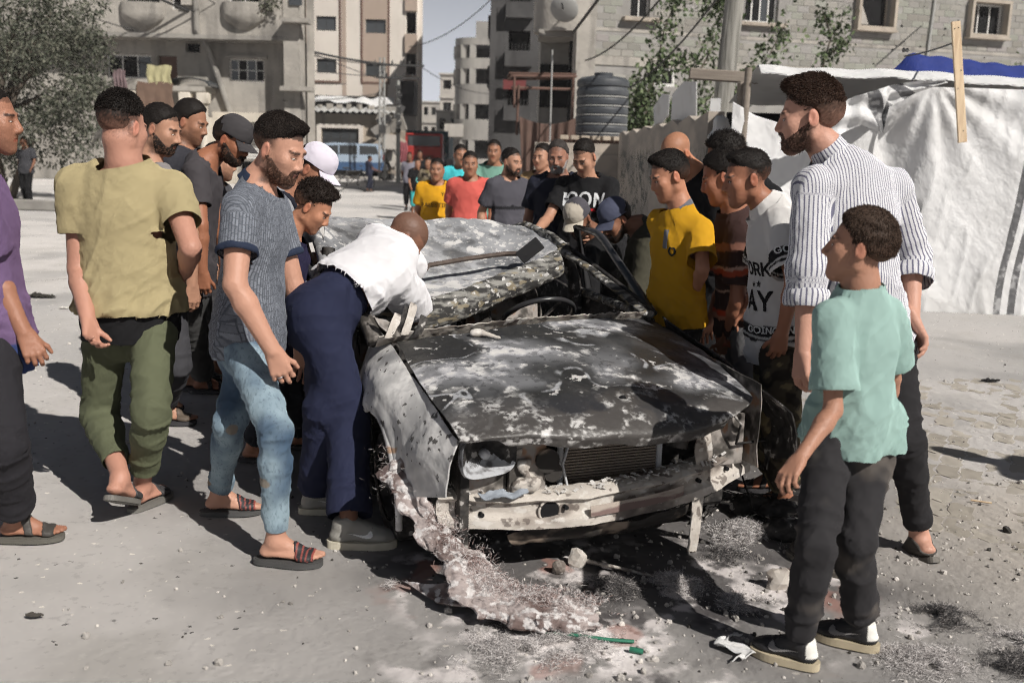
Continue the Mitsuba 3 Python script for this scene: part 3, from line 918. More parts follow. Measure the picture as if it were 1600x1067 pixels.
def cap(e, col, brim=None, front=None, tilt=-6, mark=None, back=None):
    """baseball cap: six-panel crown, button and curved brim"""
    hc, R, hs = e['hc'], e['R'], e['hs']
    c, s = math.cos(math.radians(tilt)), math.sin(math.radians(tilt))
    R = R @ np.array([[1, 0, 0], [0, c, -s], [0, s, c]])
    L = head_local(hc, R, hs)
    g, t = np.meshgrid(np.linspace(0, 2 * np.pi, 61), np.linspace(0, 1, 16), indexing='xy')
    ph = (t * .5 * np.pi)
    seam = 1 - .012 * np.exp(-((((g / (2 * np.pi) * 6) + .5) % 1 - .5) / .05) ** 2) * np.sin(ph)
    x = .0835 * np.cos(ph) ** .72 * np.sin(g) * seam
    y = -.010 + .105 * np.cos(ph) ** .72 * np.cos(g) * seam + .01 * np.sin(ph) * (np.cos(g) > 0) * np.cos(g)
    z = .040 + .102 * np.sin(ph) * seam - .016 * (1 - np.sin(ph)) * (np.cos(g) < 0) * -np.cos(g)
    P = hc + (np.stack([x, y, z], -1) * hs) @ R.T
    v, f = thick(P[:, ::-1], .003)
    f = f if (vnormals(v, f)[:200] * (v[:200] - hc)).sum() > 0 else f[:, ::-1]
    c_ = mottle(v, col, .08, 25)
    q = (v - hc) @ R / hs
    if front is not None: c_ = np.where(((q[:, 1] > .012) & (np.abs(q[:, 0]) < .075))[:, None], mottle(v, front, .06, 25), c_)
    k = part(e['key'], 'cap', (v, f), 'cloth', 40) if False else part(e['key'], 'cap', (v, f), 'cloth', True, c_)
    a, r = np.meshgrid(np.linspace(-1.02, 1.02, 25), np.linspace(0, 1, 9), indexing='xy')
    x = .080 * np.sin(a) * (1 + .02 * r)
    y = .092 * np.cos(a) + r * .074 * np.cos(a * .95) ** .8 - .006
    z = .040 - .020 * r - .030 * (a / 1.02) ** 2 * (.3 + .7 * r)
    P = hc + (np.stack([x, y, z], -1) * hs) @ R.T
    v, f = thick(P, .004)
    if vnormals(v, f)[:len(v) // 2].mean(0) @ R[:, 2] < 0: f = f[:, ::-1]
    part(k, 'brim', (v, f), 'cloth', True, mottle(v, col if brim is None else brim, .08, 25))
    bt = trimesh.creation.icosphere(subdivisions=1, radius=.007 * hs)
    part(k, 'button', (np.array(bt.vertices) + L(0, -.008, .142), np.array(bt.faces)), 'cloth', True, np.tile(col, (len(bt.vertices), 1)))
    if mark:
        crown = Solid().add(ell(L(0, -.008, .040), V(.0855, .107, .104) * hs, R), .001)
        for m, az, zz, mc in mark:
            D = R @ nrm(V(math.sin(math.radians(az)), math.cos(math.radians(az)), .25))
            pv, pf = conform(m, L(0, -.008, zz) + D * .12 * hs, D, R[:, 2], crown.at, .0035)
            part(k, 'emblem', (pv, pf), 'cloth', False, np.tile(mc, (len(pv), 1)))


def belt(e, col, w=.036):
    up, S_ = e['up'], e['S']
    g = np.linspace(0, 2 * np.pi, 48, endpoint=False)
    r = .141 * e['b'] * S_ + .025
    c = e['Pv'] + up * (e['sp'].get('belt', .085)) * S_
    uh = e['uh']; fh = nrm(np.cross(uh, up))
    ring = c + np.outer(np.cos(g) * r, uh) + np.outer(np.sin(g) * r * .78, fh)
    ms = []
    v = np.vstack([ring - up * w / 2, ring + up * w / 2, ring * 1.0 + up * w / 2 - (ring - c) * .06, ring - up * w / 2 - (ring - c) * .06])
    n = len(g)
    i = np.arange(n); j = (i + 1) % n
    f = np.vstack([np.vstack([np.stack([a * n + i, a * n + j, b * n + j], 1), np.stack([a * n + i, b * n + j, b * n + i], 1)]) for a, b in ((0, 1), (1, 2), (2, 3), (3, 0))])
    if ((np.cross(v[f[0, 1]] - v[f[0, 0]], v[f[0, 2]] - v[f[0, 0]])) @ (v[f[0, 0]] - c)) < 0: f = f[:, ::-1]
    k = part(e['key'], 'belt', (v, f), 'rubber', 30, None)
    scene[k] = mikit.ply((v, f), 'rubber', smooth=False, color=np.tile(col, (len(v), 1)))
    bk = boxm(c + fh * (r * .78 + .004), (.045, .008, .04), np.stack([uh, fh, up], 1), .004)
    part(k, 'buckle', bk, 'steel', False)
def striped_fn(p, n, uv):
    s = dr.abs(uv.x / 0.0135 - dr.floor(uv.x / 0.0135) - 0.5)
    w = smoothstep(0.20, 0.13, s)
    return mix((.58, .58, .60), (.11, .11, .17), w * .92)
def knit_fn(p, n, uv):
    cx = dr.floor(uv.x / 0.0095)
    fx = uv.x / 0.0095 - cx
    vy = uv.y / 0.030 + cell_rand(cx, 3) * 7
    fy = vy - dr.floor(vy)
    dash = smoothstep(.5, .38, dr.abs(fy - .5)) * smoothstep(.42, .22, dr.abs(fx - .5))
    k = dash * (.35 + .65 * cell_rand(cx, dr.floor(vy), 2))
    return mix((.055, .062, .078), (.26, .28, .32), k * .6 + .25 * fbm(p.x * 90, p.y * 90, p.z * 90, 2))
def denim_fn(p, n, uv):
    f = fbm(p.x * 9, p.y * 9, p.z * 5, 3)
    g = fbm(p.x * 160, p.y * 160, p.z * 60, 2)
    c = mix((.055, .09, .14), (.25, .33, .38), smoothstep(.28, .72, f))
    c = mix(c, (.05, .07, .10), smoothstep(.5, .9, g) * .55)
    st = smoothstep(.76, .80, fbm(p.x * 12 + 3, p.y * 12, p.z * 12, 2))
    return mix(c, (.22, .16, .10), st * .7)
for _n, _f in (("striped", striped_fn), ("knit", knit_fn), ("denim", denim_fn)):
    scene[_n] = two({"type": "bumpmap", "arbitrary": {**proc(lambda p, n, uv: fbm(p.x * 60, p.y * 60, p.z * 42, 2) * 0.004, 4e-3)},
                     "bsdf": {"type": "principled", "base_color": proc(_f), "roughness": 0.9, "specular": 0.2, "sheen": 0.2}})
# ------------------------------------------------------------------ materials of the setting
def rough(name, fn, r=.9, bump=None, spec=.25, eps=4e-3, metallic=0.):
    b = {"type": "principled", "base_color": proc(fn), "roughness": r, "specular": spec, "metallic": metallic}
    if bump: b = {"type": "bumpmap", "arbitrary": {**proc(bump, eps)}, "bsdf": b}
    scene[name] = two(b)


def plain(name, c, r=.7, spec=.3, metallic=0.):
    scene[name] = two({"type": "principled", "base_color": {"type": "rgb", "value": [float(x) for x in c]}, "roughness": r, "specular": spec, "metallic": metallic})


def weathered(a, b, f=.8, streak=.5):
    def fn(p, n, uv):
        h = fbm(p.x * f + p.y * f * .6, p.y * f * .5, p.z * f * 1.2, 4)
        s = fbm(p.x * 3.1 + p.y * 2.3, p.y * 1.7, p.z * .35, 3)
        g = fbm(p.x * 11, p.y * 11, p.z * 11, 2)
        return mix(a, b, dr.clip(smoothstep(.32, .70, h) * (1 - streak) + smoothstep(.45, .75, s) * streak + (g - .5) * .35, 0, 1))
    return fn


rough('concrete_left', weathered((.38, .355, .32), (.20, .188, .172), .9, .6), bump=lambda p, n, uv: fbm(p.x * 9, p.y * 9, p.z * 9, 3) * .02, eps=.02)
rough('concrete_shade', weathered((.30, .285, .26), (.17, .16, .15), .9))
rough('block_joint', weathered((.30, .29, .275), (.22, .21, .20), 1.2))
rough('plaster_cream', weathered((.66, .61, .55), (.56, .51, .46), .25, .3))
rough('plaster_tan', weathered((.40, .32, .265), (.35, .28, .23), .25, .3))
rough('plaster_brown', weathered((.16, .10, .08), (.13, .085, .07), .3))
rough('shop_wall', weathered((.42, .36, .29), (.27, .235, .195), .6))
rough('sooty_wall', weathered((.085, .083, .084), (.04, .039, .04), .35, .35))
rough('far_wall', weathered((.34, .325, .30), (.22, .21, .20), .25, .35))
rough('far_pale', weathered((.44, .41, .37), (.32, .30, .28), .2, .35))
plain('void', (.012, .012, .013), .8, .1)
plain('pane', (.05, .055, .06), .12, .5)
plain('frame_white', (.62, .61, .59), .5)
plain('frame_dark', (.05, .05, .05), .5)
plain('rust_steel', (.12, .07, .055), .7)
plain('pipe_grey', (.33, .33, .32), .6)
rough('wood_grey', lambda p, n, uv: mix((.30, .26, .22), (.16, .135, .115), fbm(p.x * 4 + p.z * 30, p.y * 4, p.z * 30, 3)), .85)
rough('wood_new', lambda p, n, uv: mix((.66, .52, .36), (.50, .36, .23), smoothstep(.3, .8, fbm(p.x * 38, p.y * 30, p.z * 2.2, 3))), .7)
rough('pole_wood', lambda p, n, uv: mix((.29, .28, .255), (.15, .145, .13), smoothstep(.35, .75, fbm(p.x * 24, p.y * 24, p.z * 1.3, 4))), .9, lambda p, n, uv: fbm(p.x * 40, p.y * 40, p.z * 2, 2) * .01)
rough('brown_cloth', lambda p, n, uv: mix((.085, .052, .042), (.13, .085, .07), fbm(p.x * 3, p.y * 3, p.z * 3, 3)), .9)
scene['blocks'] = two({"type": "bumpmap", "arbitrary": {**proc(lambda p, n, uv: fbm(p.x * 22, p.y * 22, p.z * 22, 2) * .010, .01)}, "bsdf": {"type": "principled", "base_color": VC, "roughness": .95, "specular": .2}})
scene['leaf'] = two({"type": "principled", "base_color": VC, "roughness": .6, "specular": .3})
rough('bark', lambda p, n, uv: mix((.15, .125, .10), (.07, .058, .048), fbm(p.x * 14, p.y * 14, p.z * 4, 3)), .95)
rough('tank_plastic', lambda p, n, uv: mix((.045, .05, .058), (.10, .105, .11), smoothstep(.4, .8, fbm(p.x * 3, p.y * 3, p.z * 1.2, 4))), .55, None, .4)


def tarp_fn(p, n, uv):
    a = dr.abs(uv.x - 2.86); b = dr.abs(uv.x - 3.01); c = dr.abs(uv.x - 1.93)
    w = .55 + .45 * smoothstep(.3, .5, fbm(p.x * 14, p.y * 3, p.z * 14, 3))
    st = dr.maximum(smoothstep(.042, .035, a), smoothstep(.042, .035, b)) * w
    st = dr.maximum(st, smoothstep(.034, .028, c) * smoothstep(1.25, 1.05, uv.y) * .8)
    dirt = smoothstep(.45, .85, fbm(p.x * 2.2, p.y, p.z * 1.4, 4)) * .35 + smoothstep(.5, .0, uv.y) * .18
    return mix(mix((.60, .60, .605), (.42, .41, .395), dirt), (.10, .10, .105), st)
rough('tarp_white', tarp_fn, .55, lambda p, n, uv: fbm(p.x * 16, p.y * 16, p.z * 12, 3) * .016 + fbm(p.x * 60, p.y * 60, p.z * 60, 2) * .003, .35, .006)
rough('tarp_plain', lambda p, n, uv: mix((.60, .60, .60), (.44, .43, .415), smoothstep(.45, .85, fbm(p.x * 3, p.y * 3, p.z * 3, 4)) * .6), .55, lambda p, n, uv: fbm(p.x * 14, p.y * 14, p.z * 12, 3) * .016, .35, .006)
rough('tarp_blue', lambda p, n, uv: mix((.022, .035, .16), (.030, .048, .21), fbm(p.x * 6, p.y * 6, p.z * 6, 3)), .5, lambda p, n, uv: fbm(p.x * 14, p.y * 14, p.z * 10, 2) * .012)


def graffiti_fn(p, n, uv):
    base = mix((.40, .35, .30), (.26, .235, .21), smoothstep(.35, .7, fbm(p.x * 2, p.y * 1.6, p.z * 2.2, 4)))
    k = fbm(p.y * 5.5 + p.z * 1.5, p.z * 2.0 - p.y * .7, 3.0, 3)
    k2 = fbm(p.y * 4 - p.z * 2.5, p.z * 2.2 + 8, 1.0, 3)
    ink = dr.maximum(smoothstep(.045, .018, dr.abs(k - .5)), smoothstep(.05, .02, dr.abs(k2 - .52))) * smoothstep(.3, .5, fbm(p.y * 1.1, p.z * 1.3, 7.0, 2))
    ink *= smoothstep(.25, .6, p.z) * smoothstep(1.75, 1.5, p.z)
    return mix(base, (.07, .08, .075), ink * .85)
rough('graffiti_wall', graffiti_fn, .95, lambda p, n, uv: fbm(p.x * 14, p.y * 14, p.z * 14, 3) * .014, .2, .01)

# ------------------------------------------------------------------ ground
def ground_height(x, y):
    P = np.stack([x, y, x * 0], -1)
    near = sstep(14, 7, np.hypot(x, y - 4))
    h = (mk.fbm(P * .9, 3, 5) - .5) * .016 + (mk.fbm(P * 7, 3, 9) - .5) * .010
    return h * (.35 + .65 * near) - .002 - .02 * (1 - near) * mk.noise(P * .2, 3)


gx = np.unique(np.r_[-400, -200, -120, -80, np.linspace(-60, -14, 24), np.linspace(-13, -5, 24), np.arange(-4.6, 4.61, .04), np.linspace(5, 14, 26), np.linspace(16, 60, 23), 80, 120, 200, 400])
gy = np.unique(np.r_[-200, -60, -20, -6, np.linspace(-3, 1.6, 8), np.arange(1.9, 7.2, .04), np.linspace(7.4, 14, 44), np.linspace(14.6, 34, 40), np.linspace(36, 100, 33), 140, 200, 300, 500])
X, Y = np.meshgrid(gx, gy, indexing='ij')


def ground_fn(p, n, uv):
    big = fbm(p.x * .33 + 4, p.y * .33, 0.5, 4)
    mid = fbm(p.x * 2.6, p.y * 2.6, 2.5, 4)
    fine = fbm(p.x * 34, p.y * 34, 4.5, 3)
    c = mix((.42, .40, .385), (.29, .282, .275), smoothstep(.3, .72, big))
    c = mix(c, (.30, .285, .265), smoothstep(.45, .78, mid) * .55)
    c = mix(c, (.37, .325, .27), smoothstep(.9, 2.2, p.x) * smoothstep(2.8, 3.6, p.y) * smoothstep(5.2, 4.2, p.y) * .55)   # sandy strip on the right
    c = mix(c, (.48, .46, .43), smoothstep(.62, .78, fine) * .3)
    c = mix(c, (.18, .17, .165), smoothstep(.40, .26, fine) * .25)
    c = mix(c, (.20, .195, .19), smoothstep(.58, .80, fbm(p.x * 1.1 + 11, p.y * 1.1, 6.0, 4)) * .5)
    d1, d2, which = voronoi(p.x * 26 + fine * 1.5, p.y * 26)
    st = smoothstep(.24, .12, d1)
    c = mix(c, (.62, .58, .53), st * smoothstep(.972, .98, which))
    c = mix(c, (.07, .068, .066), st * smoothstep(.022, .012, which))
    j = dr.abs(p.y - 11.1 - (p.x + 5.3) * 1.13 + (fbm(p.x * 2, p.y * 2, 3.0, 2) - .5) * .12)
    c = mix(c, (.10, .095, .09), smoothstep(.035, .012, j) * smoothstep(-3.0, -3.6, p.x) * .7)   # open joint between slabs
    # soot spread by the fire round the car, ash in front of it
    a, b = (p.x - .15) * .927 - (p.y - 4.9) * .375, (p.x - .15) * .375 + (p.y - 4.9) * .927
    a, b = (p.x - .15) * .927 + (p.y - 4.9) * .375, -(p.x - .15) * .375 + (p.y - 4.9) * .927
    r = dr.sqrt(dr.square(a / 1.15) + dr.square(b / 2.15)) + (fbm(p.x * 1.9, p.y * 1.9, 8.0, 4) - .5) * 1.0
    soot = smoothstep(1.28, .80, r)
    c = mix(c, (.085, .08, .08), soot * .92)
    halo = smoothstep(1.9, 1.1, r) * (1 - soot)
    c = mix(c, (.17, .16, .155), halo * .45)
    q = dr.sqrt(dr.square((p.x - .55) / .95) + dr.square((p.y - 3.25) / .62)) + (fbm(p.x * 3.6, p.y * 3.6, 12.0, 4) - .5) * 1.3
    zone = smoothstep(1.15, .75, q)
    c = mix(c, (.055, .05, .052), zone * smoothstep(.50, .66, fbm(p.x * 7, p.y * 7, 3.0, 4)) * .8)
    ash = smoothstep(.54, .70, fbm(p.x * 8 + 3, p.y * 8, 6.0, 5)) * zone
    c = mix(c, (.62, .58, .57), ash * .85)
    q2 = dr.sqrt(dr.square((p.x - .18) / .42) + dr.square((p.y - 3.0) / .30)) + (fbm(p.x * 6, p.y * 6, 14.0, 4) - .5) * 1.2
    c = mix(c, (.72, .68, .67), smoothstep(1.05, .55, q2) * smoothstep(.38, .6, fbm(p.x * 16, p.y * 16, 2.0, 4)))
    rust = smoothstep(.66, .74, fbm(p.x * 5 + 9, p.y * 5, 1.0, 3)) * zone
    c = mix(c, (.30, .15, .12), rust * .6)
    return c
rough('earth', ground_fn, .95, lambda p, n, uv: fbm(p.x * 26, p.y * 26, 0.5, 4) * .010 + fbm(p.x * 120, p.y * 120, 0.5, 2) * .002, .2, .004)
gv, gf = sheet(np.stack([X, Y, ground_height(X, Y)], -1))
say(part('', 'ground', (gv, gf), 'earth', True), 'dusty grey street covered with sand, soot and ash', kind='structure')

# ------------------------------------------------------------------ facades
class Facade:
    """a wall with real openings; local coordinates: s along the wall, z up, d out of the wall"""
    def __init__(f, key_, O, d):
        f.k, f.O, f.d = key_, V(*O), nrm(V(*d))
        f.n = nrm(np.cross(f.d, V(0, 0, 1)))      # out of the wall
        f.R = np.stack([f.d, V(0, 0, 1), f.n], 1)
    def w(f, m): return m[0] @ f.R.T + f.O, m[1]
    def box(f, s0, s1, z0, z1, d0, d1, bev=0.): return f.w(boxm(((s0 + s1) / 2, (z0 + z1) / 2, (d0 + d1) / 2), (s1 - s0, z1 - z0, d1 - d0), None, bev))
    def wall(f, s0, s1, z0, z1, holes, t, mat, name='wall', parent=None, d=0.):
        p = shapely.box(s0, z0, s1, z1)
        for a, b, c, e in holes: p = p.difference(shapely.box(a, c, b, e))
        ms = [extrude(g, t) for g in getattr(p, 'geoms', [p])]
        m = joinm(ms)
        return part(parent or f.k, name, f.w((m[0] + V(0, 0, d - t), m[1])), mat)
    def window(f, s0, s1, z0, z1, bars=2, rails=1, mat='frame_white', depth=.18, t=.05, void='void', d=0., open_=(), name='window', curtain=None, box=None):
        w = part(f.k, name, f.box(s0 - .02, s1 + .02, z0 - .02, z1 + .02, d - depth - .06, d - depth - .03), void)
        fr = [f.box(s0, s1, z0, z0 + t, d - depth - .03, d - depth + .02), f.box(s0, s1, z1 - t, z1, d - depth - .03, d - depth + .02),
              f.box(s0, s0 + t, z0 + t, z1 - t, d - depth - .028, d - depth + .018), f.box(s1 - t, s1, z0 + t, z1 - t, d - depth - .028, d - depth + .018)]
        for i in range(1, bars + 1):
            x = lerp(s0, s1, i / (bars + 1)); fr.append(f.box(x - t * .35, x + t * .35, z0 + t, z1 - t, d - depth - .026, d - depth + .014))
        for i in range(1, rails + 1):
            x = lerp(z0, z1, i / (rails + 1)); fr.append(f.box(s0 + t, s1 - t, x - t * .3, x + t * .3, d - depth - .024, d - depth + .010))
        part(w, 'frame', joinm(fr), mat)
        for a, b in open_: part(w, 'pane', f.box(lerp(s0, s1, a) + .02, lerp(s0, s1, b) - .02, z0 + t, z1 - t, d - depth - .022, d - depth - .016), 'pane')
        if box:
            o, q = box
            part(w, 'surround', joinm([f.box(s0 - q, s1 + q, z0 - q, z0, d - .02, d + o), f.box(s0 - q, s1 + q, z1, z1 + q, d - .02, d + o), f.box(s0 - q, s0, z0, z1, d - .02, d + o - .003), f.box(s1, s1 + q, z0, z1, d - .02, d + o - .003)]), 'surround')
            part(w, 'sill', f.box(s0 - q - .04, s1 + q + .04, z0 - q - .06, z0 - q, d - .02, d + o + .05), 'surround')
        return w


rough('surround', weathered((.42, .37, .31), (.30, .26, .22), 1.2))


def building(name, label, group=None):
    k = key(name); say(k, label, 'building', group)
    return k


# --- concrete house on the left
k = building('concrete_house', 'weathered grey concrete house with overhanging upper storey and laundry, behind the tree')
f = Facade(k, (0, 41.5, 0), (1, 0, 0))
holes = [(-16.67, -14.84, 4.08, 5.02), (-14.58, -13.81, 3.88, 5.0), (-13.44, -12.86, 5.16, 5.5), (-11.72, -10.30, 4.08, 4.96), (-14.21, -13.18, 0, 2.9), (-11.38, -9.62, .0, 2.47)]
f.wall(-24, -8.55, 0, 5.62, holes, .3, 'concrete_left')
part(k, 'side_wall', thick(np.array([[(-8.5, 41.2, 0), (-10.3, 50, 0)], [(-8.5, 41.2, 9.6), (-10.3, 50, 9.6)]]), .3), 'concrete_left')
part(k, 'interior', boxm((-16.5, 42.6, 2.8), (15, .2, 5.6)), 'void')
f.window(-16.67, -14.84, 4.08, 5.02, 2, 0, t=.07, open_=((.66, 1),))
f.window(-11.72, -10.30, 4.08, 4.96, 3, 1, t=.06, open_=((0, .25), (.5, .75)))
part(k, 'window_hood', f.box(-11.86, -10.16, 4.96, 5.08, 0, .16), 'concrete_left')
part(k, 'door', f.box(-14.56, -13.83, 3.9, 4.98, -.22, -.16), 'rust_steel')
u = Facade(k, (0, 40.3, 0), (1, 0, 0))
u.wall(-24, -9.1, 5.70, 9.6, [(-15.3, -14.0, 6.75, 8.2), (-13.55, -13.15, 6.65, 7.9), (-11.30, -10.12, 6.85, 8.2), (-17.4, -16.9, 6.9, 8.0)], .25, 'concrete_left', 'upper_wall')
part(k, 'slab', boxm((-16.5, 41.0, 5.66), (15.0, 1.5, .16)), 'concrete_shade')
part(k, 'upper_interior', boxm((-16.5, 41.4, 7.7), (14.6, .2, 3.6)), 'void')
u.window(-13.55, -13.15, 6.65, 7.9, 0, 1)
u.window(-11.30, -10.12, 6.85, 8.2, 1, 1, 'frame_white')
u.window(-15.3, -14.0, 6.75, 8.2, 2, 1, 'frame_dark')
u.window(-17.4, -16.9, 6.9, 8.0, 0, 1)
for cx, z in ((-14.65, 6.45), (-10.72, 6.55)):        # scooped balconies
    g = np.linspace(0, np.pi, 19)
    rows = []
    for t in np.linspace(0, 1, 7):
        r = lerp(.10, .78, math.sin(t * np.pi / 2))
        rows.append(np.stack([cx + r * np.cos(g), 40.3 - r * .55 * np.sin(g), 0 * g + z - .55 + .55 * t], 1))
    rows += [np.stack([cx + .78 * np.cos(g), 40.3 - .43 * np.sin(g), 0 * g + z + .40], 1)]
    part(k, 'balcony', thick(np.array(rows)[:, ::-1], .08), 'concrete_left', 40)
part(k, 'shutter_box', u.box(-13.1, -12.7, 6.8, 9, .0, .22), 'concrete_left')
part(k, 'shutter_box', u.box(-10.0, -9.6, 6.7, 9, .0, .22), 'concrete_left')
part(k, 'drain_pipe', tube([(-12.6, 40.2, 9.6), (-12.55, 40.2, 5.9), (-12.4, 41.2, 5.2), (-11.6, 41.35, 2.6)], .12, 8), 'concrete_shade', True)
c = part(k, 'corner_pier', boxm((-8.9, 40.9, 4.8), (.62, 1.3, 9.6)), 'concrete_left')
for z, w_ in ((6.3, 1.0), (3.75, 1.2)):
    part(k, 'ledge', boxm((-8.65, 40.1, z), (w_, .9, .16)), 'concrete_left')
part(k, 'side_window', boxm((-8.70, 40.2, 7.4), (.5, .06, 1.0)), 'pane')
part(k, 'porch_roof', boxm((-13.8, 40.7, 3.66), (3.1, 1.5, .2)), 'concrete_left')
for x in (-15.15, -13.05, -12.35): part(k, 'porch_column', joinm([tube([(x, 40.1, 0), (x, 40.1, 3.1)], .16, 14), boxm((x, 40.1, 3.3), (.46, .46, .44), None, .04), boxm((x, 40.1, .12), (.5, .5, .24))]), 'porch_white', 40)
rough('porch_white', weathered((.62, .57, .49), (.42, .38, .32), 1.1))
part(k, 'porch_wall', boxm((-12.0, 40.9, 1.3), (1.3, .3, 2.6)), 'porch_white')
part(k, 'lintel', f.box(-12.36, -9.4, 2.47, 2.84, -.02, .30), 'porch_white')
sh = part(k, 'shop_shutter', f.box(-11.38, -9.62, .9, 2.46, -.22, -.17), 'concrete_shade')
for z in np.arange(1.0, 2.4, .12): part(sh, 'slat', f.box(-11.36, -9.64, z, z + .09, -.17, -.14), 'frame_white')
g = np.linspace(0, np.pi, 13)
part(k, 'arched_awning', thick(np.array([np.stack([-12.9 + .85 * np.cos(g), 0 * g + y, 3.78 + .32 * np.sin(g)], 1) for y in (39.9, 41.3)]), .05), 'pane', True)
part(k, 'shrub_on_wall', None, None) if False else None


def hanging(name, x0, x1, y, z1, z0, col, label, cat, seed=0, wav=.03):
    a, b = np.meshgrid(np.linspace(0, 1, 22), np.linspace(0, 1, 18), indexing='xy')
    P = np.stack([lerp(x0, x1, a) + .03 * np.sin(b * 7 + seed), y + wav * np.sin(a * 22 + seed + b * 2) * (.3 + b), lerp(z1, z0, b) + .03 * np.sin(a * 9 + seed)], -1)
    v, f_ = thick(P, .006)
    return say(part('', name, (v, f_), 'cloth', True, mottle(v, col, .25, 5, seed)), label, cat)


hanging('hanging_towel', -14.45, -13.5, 39.85, 4.5, 3.8, lin(170, 164, 128), 'pale yellow-green towel hung over the porch roof of the concrete house', 'towel', 1)
hanging('hanging_carpet', -14.85, -13.45, 39.82, 3.86, 2.82, lin(112, 92, 80), 'worn brown carpet hanging down below the porch roof edge', 'carpet', 2, .015)
hanging('hanging_shirt', -15.72, -15.25, 39.8, 4.3, 3.45, lin(112, 96, 98), 'mauve garment hanging on the line left of the carpet', 'laundry', 3, .06)

# --- tall cream block
k = building('apartment_tower', 'tall cream apartment block with tan panels and brown borders')
f = Facade(k, (0, 62, 0), (1, 0, 0))
wins = [(-12.21, -11.02, z, z + .83) for z in (5.95, 8.40, 10.85, 13.3)] + [(-9.26, -8.03, z, z + .80) for z in (5.83, 8.32, 10.8, 13.3)]
balc = [(-6.82, -6.22, z, z + 1.25) for z in (5.95, 8.35, 10.75, 13.15)]
f.wall(-14.0, -6.15, 0, 16, wins + balc, .35, 'plaster_cream')
part(k, 'interior', boxm((-10, 63.2, 8), (7.6, .2, 16)), 'void')
part(k, 'side_wall', thick(np.array([[(-6.16, 62.3, 0), (-7.1, 72, 0)], [(-6.16, 62.3, 16), (-7.1, 72, 16)]]), .3), 'plaster_cream')
part(k, 'left_wall', boxm((-13.85, 67, 8), (.3, 10.4, 16)), 'plaster_cream')
for s0, s1, hs_ in ((-13.9, -12.62, []), (-10.66, -10.42, []), (-9.42, -7.92, wins[4:])):
    f.wall(s0, s1, 4.6, 16, hs_, .03, 'plaster_tan', 'tan_panel', d=.032)
for s0, s1 in ((-12.57, -10.71), (-9.53, -7.81)):
    part(k, 'brown_border', joinm([f.box(s0, s0 + .11, 5.5, 16, .002, .07), f.box(s1 - .11, s1, 5.5, 16, .002, .07), f.box(s0, s1, 5.38, 5.5, .002, .07)]), 'plaster_brown')
for w in wins: f.window(*w, 1, 0, 'frame_dark', t=.05, depth=.14, open_=((0, .5), (.5, 1)))
for b in balc: part(k, 'balcony_parapet', f.box(b[0] - .05, b[1] + .06, b[2] - 1.12, b[2] - .04, .002, .22), 'plaster_tan')
# --- small shop in front of it
k = building('shop', 'low tan shop with a dark-framed window under a corrugated roof edge')
f = Facade(k, (0, 55, 0), (1, 0, 0))
f.wall(-11.9, -6.6, 0, 3.35, [(-10.59, -8.60, 1.45, 2.55)], .3, 'shop_wall')
part(k, 'interior', boxm((-9.3, 55.9, 1.7), (5, .1, 3.2)), 'void')
w = f.window(-10.59, -8.60, 1.45, 2.55, 3, 1, 'frame_dark', t=.09, depth=.1, open_=((0, .25), (.25, .5), (.5, .75), (.75, 1)))
rs = random.Random(4)
for i in range(14): part(w, 'goods', f.box(-10.5 + i * .135, -10.4 + i * .135, 1.55 + .5 * (i % 2), 1.55 + .5 * (i % 2) + rs.uniform(.2, .38), -.14, -.12), ('frame_white', 'far_pale', 'plaster_tan')[i % 3])
part(k, 'window_surround', joinm([f.box(-10.85, -10.62, 1.2, 2.8, 0, .1), f.box(-8.57, -8.34, 1.2, 2.8, 0, .1), f.box(-10.62, -8.57, 2.58, 2.8, 0, .1), f.box(-10.62, -8.57, 1.2, 1.42, 0, .1)]), 'plaster_cream')
a, b = np.meshgrid(np.linspace(0, 1, 130), [0, 1], indexing='xy')
part(k, 'corrugated_roof', thick(np.stack([lerp(-11.9, -6.4, a), lerp(54.3, 57, b), 3.42 + .05 * np.sin(a * 5.5 / .17 * 2 * np.pi / 1.0 * .5) + .35 * b], -1), .02), 'pipe_grey', True)
part(k, 'rubble_storey', boxm((-9.9, 57.4, 3.9), (4.0, .4, 1.0)), 'void')
v = np.stack(np.meshgrid(np.linspace(-11.6, -6.9, 60), np.linspace(0, 1, 6), indexing='xy'), -1)
P = np.stack([v[..., 0], 56.9 - .5 * v[..., 1], 4.30 - .25 * v[..., 1] + .16 * (mk.noise(np.stack([v[..., 0] * 2.2, v[..., 1], v[..., 0] * 0], -1)) - .5) - .35 * np.exp(-((v[..., 0] + 7.7) / .5) ** 2) * v[..., 1]], -1)
part(k, 'roof_sheet', thick(P, .03), 'tarp_plain', True)
for i in range(9): part(k, 'stone', boxm((-11.4 + i * .55 + rs.uniform(-.1, .1), 55.6, 3.75), (rs.uniform(.15, .4), .2, rs.uniform(.1, .3)), rotz(rs.uniform(0, 90))), 'concrete_left')
# ruined annex right of the shop
k = building('ruined_shed', 'collapsed shed with hanging sheets and rubble beside the utility poles')
for i in range(26):
    x, z = rs.uniform(-7.3, -6.25), rs.uniform(0, 3.6)
    part(k, 'slab', boxm((x, 53.5 + rs.uniform(-1, 1), z), (rs.uniform(.3, .9), .1, rs.uniform(.3, .9)), trimesh.transformations.euler_matrix(rs.uniform(-.5, .5), rs.uniform(-.6, .6), rs.uniform(-.5, .5))[:3, :3]), ('concrete_left', 'shop_wall', 'sooty_wall', 'far_pale')[i % 4])
part(k, 'wall', boxm((-6.7, 55.2, 1.9), (.9, .3, 3.8)), 'concrete_shade')
part(k, 'overhang', boxm((-6.5, 60.6, 4.5), (.85, 2.2, 1.9)), 'sooty_wall')

